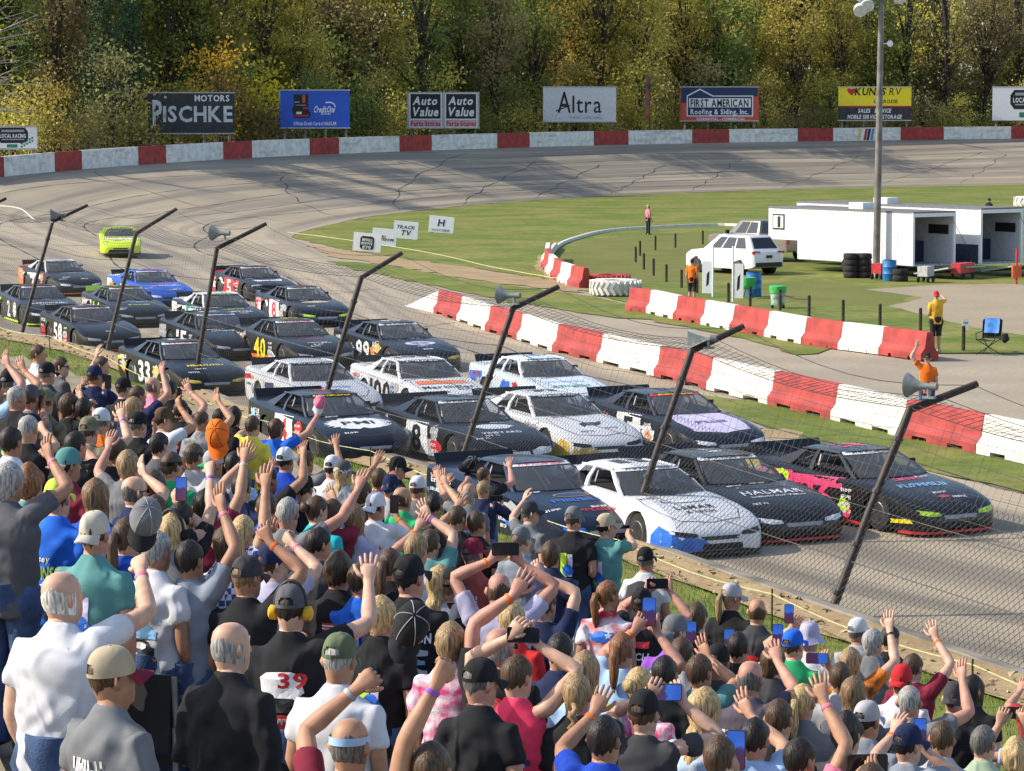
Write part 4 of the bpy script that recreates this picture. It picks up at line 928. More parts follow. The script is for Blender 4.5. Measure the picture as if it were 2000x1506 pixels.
def car(px, label, body='black', roof=None, num='', ncol='w', nbg=None, hood=(), banner=('w', 'k', '~asa stars tour'), lamps='w', lip=None, sidec=(), hoodp=None, nose=None, yaw=0.0, tailc=None, roofnum=None, grille=True, spoil='k', extra=None):
    """px: where the middle of the front bumper meets the ground"""
    p = at(*px); a = heading(p) + R(yaw + 8); c = p - V3(math.cos(a), math.sin(a)) * 2.5
    root = empty('race_car', (c.x, c.y, .012), a, label, 'race car', 'race cars lined up on the pace lap')
    # keep the car on the banked surface
    best = min(((i, v) for i in range(20, 118) for v in (.1, .3, .5, .7, .9)), key=lambda t: (track_pt(*t) - V3(c.x, c.y)).xy.length); root.location.z += track_pt(*best).z
    link('body', BODY, root, mat=PAINT[body]); link('roof', P_['roof'], root, mat=PAINT[roof or body]); link('windshield', P_['windshield'], root, mat=M_GLASS); link('rear_window', P_['rear_window'], root, mat=M_GLASS)
    for n, me in PIL: link(n, me, root, mat=PAINT[roof or body])
    link('interior', P_['interior'], root, mat=M_INTR); link('roll_cage', P_['roll_cage'], root, mat=M_BAR); link('helmet', P_['helmet'], root, mat=ink('w')); link('seat', P_['seat'], root, mat=M_LIP)
    link('spoiler', P_['spoiler'], root, mat=ink(spoil)); link('splitter', P_['splitter'], root, mat=ink(lip) if lip else M_LIP); link('side_skirt', P_['side_skirt'], root, mat=ink(lip) if lip else M_LIP); link('mirror', P_['mirror'], root, mat=M_LIP)
    link('windshield_brace', P_['brace'], root, mat=M_BAR); gm = M_GAPL if body in ('black', 'navy', 'char', 'deepblue') else M_GAP
    for pl, pts in (('top', [(-.66, .86), (-.74, 1.3), (-.72, 1.8), (-.55, 2.15), (0, 2.24), (.55, 2.15), (.72, 1.8), (.74, 1.3), (.66, .86)]), ('top', [(-.72, -1.95), (.72, -1.95)])):
        V2, Fc = strip2(pts, .007); decal(root, 'panel_gap', V2, Fc, gm, pl, (0, 0), 0, .004, 1, .15)
    for s in (-1, 1):
        for pts in ([(.72, .78), (.70, .5), (.72, .14)], [(-.92, .82), (-.9, .5), (-.92, .14)]): V2, Fc = strip2(pts, .006); decal(root, 'panel_gap', V2, Fc, gm, 'side', (0, 0), 0, .004, s, .15)
    for wx, s in ((1.43, 1), (1.43, -1), (-1.37, 1), (-1.37, -1)):
        t = link('wheel', P_['tyre'], root, (wx, s * .825, .328), 0 if s > 0 else math.pi, M_TYRE); link('rim', P_['rim'], t, mat=M_RIM)
    if tailc: 
        for s in (-1, 1): poly_decal(root, 'tail_colour', [(-2.4, .2), (-1.75, .2), (-1.85, .93), (-2.42, .93)], ink(tailc), 'side', s)
        poly_decal(root, 'deck_colour', [(-.9, -2.44), (.9, -2.44), (.85, -1.95), (-.85, -1.95)], ink(tailc), 'top')
    if hoodp: poly_decal(root, 'hood_colour', [(-.62, .82), (.62, .82), (.74, 1.4), (.66, 2.05), (0, 2.2), (-.66, 2.05), (-.74, 1.4)], ink(hoodp) if isinstance(hoodp, str) else hoodp, 'top')
    if nose:
        for s in (-1, 1): poly_decal(root, 'nose_flash', [(2.4, .12), (1.86, .12), (1.9, .35), (2.1, .52), (2.42, .40)], ink(nose), 'side', s)
        poly_decal(root, 'nose_colour', [(-.85, .13), (-.05, .13), (-.3, .3), (-.75, .42)], ink(nose), 'front')
    for k, (x0, x1, z0, z1, cc) in enumerate(sidec):
        for s in (-1, 1): poly_decal(root, 'side_graphic', [(x0, z0), (x1, z0 + .03), (x1 - .06, z1), (x0 - .08, z1 - .04)], ink(cc), 'side', s, .0045 + .001 * k)
    if num:
        for s in (-1, 1):
            if nbg: poly_decal(root, 'number_panel', [(-.80, .14), (.34, .14), (.28, .78), (-.74, .78)] , ink(nbg), 'side', s, .008)
            V2, Fc = text2d(num, .47 * len(num), .54); V2 = [(x * (1 if s < 0 else -1), y) for x, y in V2]
            decal(root, 'door_number', V2, Fc, ink(ncol), 'side', (-.24, .46), 0, .011, s, .2)
        rr = text2d(roofnum or num, .30 * len(num), .42); roof_decal(root, rr[0], rr[1], ink(ncol if body != 'white' else 'k'))
    # small sponsor marks behind the front wheel and on the quarter
    for k, (x, z, ww, hh) in enumerate(((.62, .62, .3, .06), (.62, .50, .26, .07), (.60, .37, .28, .06), (.64, .25, .24, .06), (-1.95, .72, .5, .09), (-2.05, .55, .36, .06))):
        for s in (-1, 1):
            V2, Fc = text2d(('~race', '~oil', '~tyres', '~fuel', '~speed', '~parts')[k], ww, hh); V2 = [(xx * (1 if s < 0 else -1), y) for xx, y in V2]; decal(root, 'sponsor_mark', V2, Fc, ink('w' if body in ('black', 'navy', 'blue', 'char', 'deepblue') else ('k' if k % 2 else 'r')), 'side', (x, z), 0, .012, s, 0)
    for it in hood:
        t, cc, x, ww, hh = it[:5]
        V2, Fc = text2d(t, min(1.3, ww * 1.2), hh * 1.25, 1, .12 if len(it) > 5 else 0)
        decal(root, 'hood_lettering', [(xx, -y) for xx, y in V2], Fc, ink(cc), 'top', (0, x), 0, .010, 1, .2)
    if banner: cabin_banner(root, banner[0], banner[2], banner[1])
    if lamps:
        for s in (-1, 1):
            poly_decal(root, 'headlight_decal', [(s * .40, .345), (s * .62, .345), (s * .80, .385), (s * .82, .45), (s * .62, .425), (s * .42, .395)], ink(lamps), 'front', 1, .006, .08)
    if grille:
        poly_decal(root, 'grille_decal', [(-.34, .29), (.34, .29), (.36, .35), (-.36, .35)], ink('k' if body not in ('black', 'navy', 'char', 'deepblue') else 'gy'), 'front', 1, .005, .08)
        poly_decal(root, 'air_intake', [(-.42, .13), (.42, .13), (.40, .23), (-.40, .23)], M_INTR, 'front', 1, .006, .08)
    if extra: extra(root)
    rj = random.Random(len(CARS) * 7 + 5); acc = [c for c in (ncol, lamps, lip, tailc) if c and c not in ('k', 'w')] + ['w', 'gy', ('r', 'b', 'o', 'y', 'lb')[len(CARS) % 5]]
    for s in (-1, 1):
        for k in range(6):
            x0 = rj.uniform(-2.35, -1.45) if k < 4 else rj.uniform(.32, .5); z0 = rj.uniform(.15, .55); ww = rj.uniform(.3, .8); n = 9
            pts = [(x0 + ww * (.5 + .5 * math.cos(2 * math.pi * q / n) * rj.uniform(.6, 1.15)), z0 + .12 + .15 * math.sin(2 * math.pi * q / n) * rj.uniform(.5, 1.3)) for q in range(n)]
            poly_decal(root, 'side_splash', pts, ink(rj.choice(acc)), 'side', s, .0065 + .0004 * k)
    for k in range(3):
        y0 = rj.uniform(-.75, .45); x0 = rj.choice((.95, 1.9, 2.05)) + rj.uniform(-.08, .08); V2, Fc = text2d(rj.choice(['~racing', '~oil co', '~auto', '~tools']), .3, .07); decal(root, 'sponsor_mark', [(xx, -y) for xx, y in V2], Fc, ink('w' if body in ('black', 'navy', 'blue', 'char', 'deepblue') else 'n'), 'top', (y0, x0), 0, .012, 1, 0)
    CARS.append(root); return root
def burst(root, c, x, w_, h_, n=22, col='w'):
    P = []
    for k in range(2 * n): a = math.pi * k / n; r = 1 if k % 2 == 0 else .8; P.append((math.cos(a) * w_ * r, x + math.sin(a) * h_ * r))
    poly_decal(root, 'hood_emblem', P, ink(col), 'top', 1, .006)
    P = [(math.cos(math.pi * k / 16) * w_ * .62, x + math.sin(math.pi * k / 16) * h_ * .62) for k in range(32)]; poly_decal(root, 'hood_emblem_field', P, ink('w'), 'top', 1, .008)
def oval(root, x, w_, h_, c, off_=.006, y=0): poly_decal(root, 'hood_oval', [(y + math.cos(math.pi * k / 14) * w_, x + math.sin(math.pi * k / 14) * h_) for k in range(28)], ink(c), 'top', 1, off_)
def ring_oval(root, x, w_, h_, c, bg_):
    oval(root, x, w_, h_, c); oval(root, x, w_ * .93, h_ * .86, bg_, .008)
def lightpanels(root):
    for P in ([(-.8, .33), (-.36, .29), (-.33, .38), (-.55, .44), (-.82, .43)], [(-.29, .29), (.29, .29), (.27, .37), (-.27, .37)], [(.8, .33), (.36, .29), (.33, .38), (.55, .44), (.82, .43)]): poly_decal(root, 'lamp_panel', P, ink('w'), 'front', 1, .007, .08)
def blob(root, pts, c, plane, side=1): poly_decal(root, 'splash_graphic', pts, ink(c), plane, side, .007)
# ---- row by row, front of the pack first
car((1190, 1078), 'dark blue black race car in the front row, nearest the fence behind the waving crowd', 'deepblue', hood=(('~racing', 'b', 1.5, .9, .12), ('~premier', 'r', 2.0, .7, .08)), banner=('w', 'pk', '~asa stars tour'), lamps='b', extra=lambda r: ring_oval(r, 1.2, .35, .12, 'gd', 'n'))
car((1408, 1090), 'white race car number 11 with blue nose splash, front row', 'white', num='11', ncol='k', hood=(('LaMAR', 'k', 1.62, .62, .14, 1), ('KTECH', 'k', 1.85, .45, .08)), banner=('w', 'k', '~asa stars tour'), lamps='k', nose='b', sidec=((.8, 1.2, .1, .3, 'b'), (-1.2, .2, .1, .2, 'n')), extra=lambda r: (ring_oval(r, 1.25, .42, .13, 'n', 'w'), blob(r, [(-.93, .12), (-.35, .13), (-.3, .3), (-.6, .36), (-.9, .42)], 'b', 'front')))
car((1572, 1062), 'black race car with white hood lettering and red front lip, front row', 'black', num='7', ncol='w', nbg='r', hood=(('HALMAR', 'w', 1.45, 1.0, .17, 1), ('~construction', 'w', 1.68, .9, .06)), lip='r', lamps='w', tailc=None, sidec=((-2.4, -1.2, .70, .82, 'pk'),), extra=lambda r: ring_oval(r, 1.12, .5, .09, 'gy', 'k'))
car((1876, 1046), 'black race car number 36 with hot pink side panel, front row by the pit grass', 'black', num='36', ncol='pk', hood=(('~waynes', 'pk', 1.05, .5, .12), ('~florence', 'lb', 1.45, .85, .15, 1)), lip='r', lamps='lg', sidec=((-2.35, .4, .16, .34, 'pk'), (-2.3, -.9, .40, .80, 'pk'), (-.9, .5, .60, .80, 'pk'), (-2.42, -1.9, .70, .88, 'y'), (1.75, 2.3, .2, .3, 'y')), yaw=4, extra=lambda r: (blob(r, [(-.55, -.4), (0, -.3), (.5, -.5), (.2, -.7)], 'pk', 'top'), oval(r, 2.05, .13, .05, 'r')))
car((735, 906), 'navy race car with white sawtooth hood emblem, second row beside the fence', 'navy', num='4', ncol='r', nbg='w', hood=(), banner=('k', 'y', '~leatherneck'), lamps=None, sidec=((-2.4, -1.5, .5, .62, 'gy'),), extra=lambda r: (burst(r, 'w', 1.5, .76, .42), decal(r, 'hood_lettering', [(x, -y) for x, y in text2d('PMI', .72, .24)[0]], text2d('PMI', .72, .24)[1], ink('k'), 'top', (0, 1.5), 0, .012, 1, .2)))
car((1012, 920), 'black race car number 8 with white lamp panels, second row', 'black', roof='deepblue', num='8', ncol='k', nbg='w', hood=(('VINEYARD', 'w', 1.75, .75, .10),), lamps=None, sidec=((.3, .85, .12, .5, 'gy'), (-2.4, -1.7, .6, .72, 'w')), grille=False, extra=lambda r: (lightpanels(r), blob(r, [(-.5, 1.2), (-.1, 1.1), (.3, 1.15), (.5, 1.3), (.1, 1.4), (.25, 1.5), (-.2, 1.48)], 'w', 'top')))
car((1192, 906), 'white race car with gold fading nose and black animal on hood, second row', 'white', num='33', ncol='k', banner=('k', 'w', '~stock car'), lamps='k', nose='gd', sidec=((.7, 1.0, .1, .4, 'tan'), (1.8, 2.35, .1, .3, 'y')), extra=lambda r: blob(r, [(-.25, 1.55), (-.1, 1.45), (.15, 1.5), (.32, 1.42), (.25, 1.6), (.1, 1.72), (-.12, 1.66), (-.22, 1.78)], 'k', 'top'))
car((1434, 902), 'black race car with lilac hood and white door panel, second row beside the pit grass', 'navy', num='5', ncol='k', nbg='w', hoodp='li', hood=(('~kirbys', 'n', 1.55, .6, .12),), banner=('r', 'y', '~leatherneck'), lamps='w', sidec=((.2, .8, .5, .6, 'w'),))
car((684, 826), 'silver white race car with dark blue door patch, third row beside the fence', 'silver', num='', hood=(('~steiner', 'b', 1.5, .6, .09),), banner=('k', 'w', '~asa stars tour'), lamps='k', sidec=((-.75, -.1, .2, .72, 'n'), (-2.4, -1.9, .65, .8, 'r'), (-.1, .7, .15, .3, 'k'), (-.9, .3, .15, .25, 'r')), nose=None)
car((900, 820), 'white race car number 100 with orange panel and dealer name on hood', 'white', num='100', ncol='k', hood=(('Marthaler', 'k', 1.72, 1.25, .17),), banner=('k', 'w', '~stars'), lamps='k', extra=lambda r: (blob(r, [(-.62, 1.1), (.62, 1.1), (.66, 1.45), (-.66, 1.45)], 'o', 'top'), blob(r, [(.2, .2), (.9, .2), (.85, .4), (.3, .36)], 'b', 'front')))
car((1142, 817), 'white race car with blue splashes and green hood script, third row by the pit wall', 'bluewhite', num='4', ncol='b', hood=(('~gunslinger', 'g', 1.75, .8, .12, 1), ('~drywall', 'lb', 1.35, .8, .1)), banner=('w', 'k', '~five star'), lamps=None, sidec=((-2.4, -1.5, .55, .8, 'b'), (-1.0, .1, .12, .3, 'lb'), (-.2, .3, .3, .7, 'b')), grille=False)
car((425, 775), 'black race car number 33 with yellow hood script, beside the fence', 'black', num='33', ncol='w', hood=(('~outlaw', 'y', 1.6, .8, .13, 1),), banner=('w', 'r', '~asa stars tour'), lamps='gd', sidec=((-2.4, -1.9, .62, .75, 'y'), (-1.9, -1.4, .3, .4, 'r')), extra=lambda r: None)
car((478, 705), 'black race car number 15 with plain dark hood behind the yellow script car', 'black', num='15', ncol='w', hood=(('~graphics', 'w', 1.2, .9, .10),), banner=('w', 'b', '~asa stars tour'), lamps='gy', sidec=((-2.4, -1.7, .4, .8, 'gy'), (-1.7, -.9, .2, .3, 'pk')), roof='black')
car((640, 722), 'black race car number 40 with big yellow numeral and orange flames', 'black', num='40', ncol='y', hood=(('~performance', 'r', 1.3, .7, .08), ('~racing', 'w', 1.75, .5, .06)), banner=('w', 'r', '~asa stars tour'), lamps='gy', sidec=((-1.4, .6, .12, .26, 'o'), (-2.3, -1.5, .4, .7, 'o')), extra=lambda r: roof_decal(r, [(-.45, .30), (.45, .30), (.45, .38), (-.45, .38)], [(0, 1, 2, 3)], ink('lg'), 'roof_stripe'))
car((850, 728), 'black race car number 99 with pale pink oval on hood, nearest the pit wall end', 'navy', num='99', ncol='w', hood=(), banner=('w', 'k', '~asa stars tour'), lamps='gd', sidec=((-2.4, -1.4, .45, .72, 'tan'), (.35, .6, .35, .6, 'o')), extra=lambda r: (oval(r, 1.5, .46, .2, 'li'), decal(r, 'hood_lettering', [(x, -y) for x, y in text2d('~cass', .5, .14)[0]], text2d('~cass', .5, .14)[1], ink('k'), 'top', (0, 1.5), 0, .012, 1, .2)))
car((225, 688), 'black race car number 58 with pink and orange side, nearest the fence at left', 'black', num='58', ncol='w', hood=(), banner=('w', 'r', '~asa stars tour'), lamps='gy', lip='r', sidec=((-2.3, -.6, .16, .3, 'pk'), (.3, .7, .12, .3, 'o')))
car((480, 655), 'white sided race car number 7 with dark hood and green streak', 'navy', roof='white', num='7', ncol='w', nbg='g', hood=(('~aviation', 'lg', 1.3, .6, .08), ('~recycling', 'w', 1.65, .9, .11)), banner=('k', 'lg', '~asa stars tour'), lamps='gy', tailc='w', sidec=((-1.7, .6, .5, .8, 'w'),))
car((640, 640), 'black race car with red and white door, tan hood patch, near the pit lane', 'black', num='8', ncol='r', nbg='w', hood=(), banner=('w', 'k', '~five star'), lamps='lg', sidec=((-2.3, -.9, .35, .75, 'r'), (.35, .8, .15, .5, 'tan')), extra=lambda r: oval(r, 1.25, .5, .13, 'tan'))
car((110, 640), 'black race car cut by the left edge with white hood script', 'black', num='2', ncol='w', hood=(('~wisconsin', 'w', 1.6, 1.0, .13, 1),), banner=('w', 'r', '~asa stars tour'), lamps='w', lip='lg', extra=lambda r: ring_oval(r, 1.2, .5, .12, 'w', 'k'))
car((285, 640), 'black race car with lime green side and pale hood script', 'black', num='14', ncol='lg', hood=(('~aluminum', 'lb', 1.25, .8, .14, 1), ('~garage', 'lg', 1.65, .6, .1)), banner=('w', 'r', '~asa stars tour'), lamps='gy', sidec=((-2.3, .6, .2, .6, 'lg'), (-2.2, -.9, .5, .75, 'w'),), spoil='lg')
car((545, 590), 'black and red race car with white hood wing emblem, by the pit side', 'black', num='5', ncol='w', nbg='r', hood=(), banner=('w', 'r', '~asa stars tour'), lamps='gy', tailc='r', sidec=((-1.9, .5, .15, .35, 'r'), (-1.5, .7, .5, .62, 'w')), extra=lambda r: blob(r, [(-.6, 1.2), (-.2, 1.35), (.2, 1.35), (.6, 1.2), (.5, 1.55), (.2, 1.5), (-.2, 1.5), (-.5, 1.55)], 'w', 'top'))
car((160, 585), 'black hooded race car with white roof and orange tail, at left', 'black', roof='silver', num='27', ncol='w', hood=(('~toyota', 'gy', 1.2, .7, .12),), banner=('k', 'w', '~asa stars tour'), lamps='w', tailc='o', sidec=((-1.7, .6, .5, .75, 'w'),), lip='o')
car((338, 604), 'bright blue race car with pink banner and white sponsor bumper', 'blue', num='12', ncol='w', hood=(('~county', 'pk', 1.2, .8, .1), ('~concrete', 'w', 1.55, .9, .11)), banner=('w', 'pk', '~asa stars tour'), lamps='w', tailc='w', extra=lambda r: roof_decal(r, [(-.35, -.2), (.35, -.2), (.35, .3), (-.35, .3)], [(0, 1, 2, 3)], ink('o'), 'roof_patch'))
car((236, 515), 'lime yellow pace car alone at the back of the pack', 'lime', num='', hood=(('~kwik trip', 'r', 1.15, 1.15, .15), ('~racing', 'w', 1.55, 1.0, .15)), banner=('lg', 'k', '~pace'), lamps='lg', nose=None, extra=lambda r: (blob(r, [(-.6, .13), (.6, .13), (.5, .27), (-.5, .27)], 'k', 'front'), blob(r, [(-.62, 1.32), (.62, 1.32), (.66, 1.62), (-.66, 1.62)], 'w', 'top')), spoil='lg', yaw=-14)
# ================================================================== the infield: pole, vehicles, tyres and small things
AX = V3(-.59, .81).normalized()                                          # the parked vehicles point this way
AXA = math.atan2(AX.y, AX.x)
M_GALV = mat('galvanised_pole', (.19, .18, .165), .6, metal=.3, var=.2, scale=2, bump=.15)
lp_ = empty('light_pole', at(1711, 540), 0, 'tall grey light pole with floodlights rising past the trailers', 'light pole')
b_ = MB(); b_.tube([(0, 0, 0), (.05, 0, 6), (.1, 0, 15)], [.165, .145, .11], 14); b_.build('mast', M_GALV, lp_, 60)
b_ = MB(); b_.tube([(0, 0, 0), (0, 0, .35)], [.34, .30], 14); b_.build('footing', M_BACK, lp_, 60)
M_LAMP = mat('white_lamp_housing', (.62, .63, .65), .4, var=.1)
for k, (dx, z) in enumerate(((-.85, 11.55), (-.55, 11.75), (-.8, 12.2), (-.45, 12.4), (.5, 12.4), (.85, 12.1))):
    f_ = MB(); f_.tube([(dx, -.3, z - .12), (dx, -.12, z), (dx, .12, z + .08), (dx, .2, z + .1)], [.30, .27, .16, .08], 14); o = f_.build('floodlight', M_LAMP, lp_, 50)
    f_ = MB(); f_.tube([(dx, .1, z), (.08, .05, z - .05)], .03, 5); f_.build('lamp_arm', M_GALV, lp_)
b_ = MB(); b_.tube([(.12, -.05, 10.05), (.45, -.05, 10.05)], .03, 5); b_.tube([(.45, -.25, 10.05), (.45, -.15, 10.05), (.45, .1, 10.05)], [.14, .12, .05], 12); b_.build('small_horn', M_LAMP, lp_, 50)

M_VWH = mat('white_car_paint', (.72, .72, .73), .25, coat=.5, var=.03); M_VTAN = mat('pewter_paint', (.22, .19, .155), .3, metal=.3, coat=.4, var=.06); M_VGL = mat('dark_car_glass', (.02, .022, .025), .08, spec=.7); M_TAIL = mat('red_tail_lamp', (.45, .02, .02), .25)
M_CHRM = mat('chrome_trim', (.5, .5, .5), .2, metal=1)
def wheel(root, x, y, r, wd=.24, rimm=None):
    t = MB(); t.loft([[V3(rr * math.cos(2 * math.pi * k / 20), yy, rr * math.sin(2 * math.pi * k / 20)) for k in range(20)] for yy, rr in ((-wd / 2, r * .7), (-wd / 2, r * .95), (-wd * .3, r), (wd * .3, r), (wd / 2, r * .95), (wd / 2, r * .7))])
    o = t.build('wheel', M_TYRE, root, 50, (x, y, r)); s = 1 if y > 0 else -1
    t = MB(); t.tube([(0, s * wd * .30, 0), (0, s * wd * .52, 0)], [r * .66, r * .6], 18)
    for k in range(5): a = 2 * math.pi * k / 5; t.box((math.cos(a) * r * .36, s * wd * .53, math.sin(a) * r * .36), (r * .14, .03, r * .14))
    t.build('rim', rimm or M_CHRM, o, 40)
def shell_car(name, loc, label, cat, paint_, st, cab, wheels, r):
    root = empty(name, loc, AXA, label, cat)
    b_ = MB(); b_.loft([body_like(*s) for s in st]); b_.build('body', paint_, root, 40)
    for x, y in wheels:
        c = MB(); s = 1 if y > 0 else -1; c.tube([(x, y - s * .1, r), (x, y + s * .125, r)], r * 1.14, 20); c.build('wheel_arch', M_LIP, root); wheel(root, x, y + s * .02, r)
    return root
def body_like(x, w_, zs, zc, zb):
    h = [(0, zc), (.6 * w_, zc - .02), (.9 * w_, zc - (zc - zs) * .5), (w_, zs - .06), (w_ * 1.01, zb + (zs - zb) * .5), (w_ * .98, zb)]
    return [V3(x, y, z) for y, z in h] + [V3(x, -y, z) for y, z in h[:0:-1]]
def cabin(root, base, roof, paint_, panes):
    """base/roof: 4 corners each (front-left, front-right, rear-right, rear-left) of the glasshouse"""
    b_ = MB(); b_.add(list(base) + list(roof), [(0, 1, 5, 4), (1, 2, 6, 5), (2, 3, 7, 6), (3, 0, 4, 7), (4, 5, 6, 7)]); bmc = bmesh.new(); mc_ = b_.mesh('cabin'); bmc.from_mesh(mc_); bmesh.ops.bevel(bmc, geom=[e for e in bmc.edges if len(e.link_faces) == 2], offset=.055, segments=3, affect='EDGES', profile=.5); bmc.to_mesh(mc_); bmc.free(); mc_.polygons.foreach_set('use_smooth', [True] * len(mc_.polygons)); mc_.set_sharp_from_angle(angle=R(40)); link('cabin', mc_, root, mat=paint_)
    for (i, j), (a0, a1), nm in panes:
        B0, B1, R0, R1 = Vector(base[i]), Vector(base[j]), Vector(roof[i]), Vector(roof[j]); n = (B1 - B0).cross(R0 - B0).normalized(); c = (sum((Vector(q) for q in base), V3(0, 0)) / 4)
        if n.dot(B0 - c) < 0: n = -n
        q = [B0.lerp(B1, a0).lerp(R0.lerp(R1, a0), .10), B0.lerp(B1, a1).lerp(R0.lerp(R1, a1), .10), B0.lerp(B1, a1).lerp(R0.lerp(R1, a1), .86), B0.lerp(B1, a0).lerp(R0.lerp(R1, a0), .86)]
        g = MB(); g.add([p + n * .012 for p in q], [(0, 1, 2, 3)]); g.build(nm, M_VGL, root)
# white crossover: x forward
rw = at(1446, 537); c = rw + AX * 1.43 - V3(-AX.y, AX.x) * .82
su = shell_car('suv', (c.x, c.y, .02), 'white crossover parked on the grass beside the pewter pickup', 'car', M_VWH,
   [(2.36, .62, .62, .66, .3), (2.28, .84, .80, .86, .25), (1.9, .93, .94, 1.0, .24), (1.2, .955, 1.02, 1.07, .24), (.3, .96, 1.03, 1.06, .24), (-1.0, .96, 1.06, 1.08, .24), (-1.9, .945, 1.09, 1.10, .26), (-2.28, .90, 1.08, 1.10, .32), (-2.38, .82, .98, 1.0, .4)], None, [(1.42, .82), (1.42, -.82), (-1.43, .82), (-1.43, -.82)], .36)
cabin(su, [(1.15, .84, 1.03), (1.15, -.84, 1.03), (-2.22, -.82, 1.08), (-2.22, .82, 1.08)], [(.25, .62, 1.70), (.25, -.62, 1.70), (-1.75, -.62, 1.68), (-1.75, .62, 1.68)], M_VWH,
      [((0, 1), (.06, .94), 'windshield'), ((3, 0), (.12, .34), 'quarter_window'), ((3, 0), (.37, .62), 'rear_door_window'), ((3, 0), (.65, .86), 'front_door_window'), ((2, 3), (.08, .92), 'rear_window'), ((1, 2), (.12, .86), 'side_window')])
for s in (-1, 1):
    q = MB(); q.box((-2.30, s * .70, .98), (.16, .40, .12)); q.build('tail_lamp', M_TAIL, su)
q = MB(); q.box((-2.37, 0, .45), (.08, 1.5, .18)); q.build('bumper_trim', M_LIP, su); q = MB(); q.box((-2.405, 0, .80), (.02, .34, .12)); q.build('licence_plate', M_INK, su)
q = MB(); q.tube([(.1, .55, 1.73), (-1.5, .55, 1.73)], .02, 5); q.build('roof_rail', M_CHRM, su)
# pewter pickup ahead of the white trailer
c = at(1486, 507)
tr = shell_car('pickup', (c.x, c.y, .02), 'pewter crew cab pickup hitched to the white trailer', 'pickup', M_VTAN,
   [(2.95, .75, .98, 1.02, .4), (2.85, .93, 1.1, 1.14, .36), (2.3, .98, 1.18, 1.22, .36), (1.5, .99, 1.22, 1.25, .36), (.4, .99, 1.22, 1.25, .38), (-.9, .99, 1.24, 1.26, .40), (-.95, .99, 1.28, 1.29, .40), (-2.8, .99, 1.28, 1.29, .46), (-2.92, .95, 1.22, 1.24, .5)], None, [(1.95, .86), (1.95, -.86), (-1.9, .86), (-1.9, -.86)], .41)
cabin(tr, [(1.5, .88, 1.2), (1.5, -.88, 1.2), (-.9, -.9, 1.24), (-.9, .9, 1.24)], [(.75, .66, 1.90), (.75, -.66, 1.90), (-.75, -.68, 1.90), (-.75, .68, 1.90)], M_VTAN,
      [((0, 1), (.06, .94), 'windshield'), ((3, 0), (.08, .40), 'rear_door_window'), ((3, 0), (.45, .78), 'front_door_window'), ((2, 3), (.1, .9), 'rear_window'), ((1, 2), (.2, .9), 'side_window')])
q = MB(); q.box((-1.9, 0, 1.30), (1.75, 1.72, .03)); q.build('bed', M_LIP, tr)
for s in (-1, 1): q = MB(); q.box((-2.93, s * .85, 1.02), (.06, .14, .36)); q.build('tail_lamp', M_TAIL, tr)
q = MB(); q.box((1.25, 1.08, 1.3), (.1, .2, .22)); q.build('mirror', M_LIP, tr)
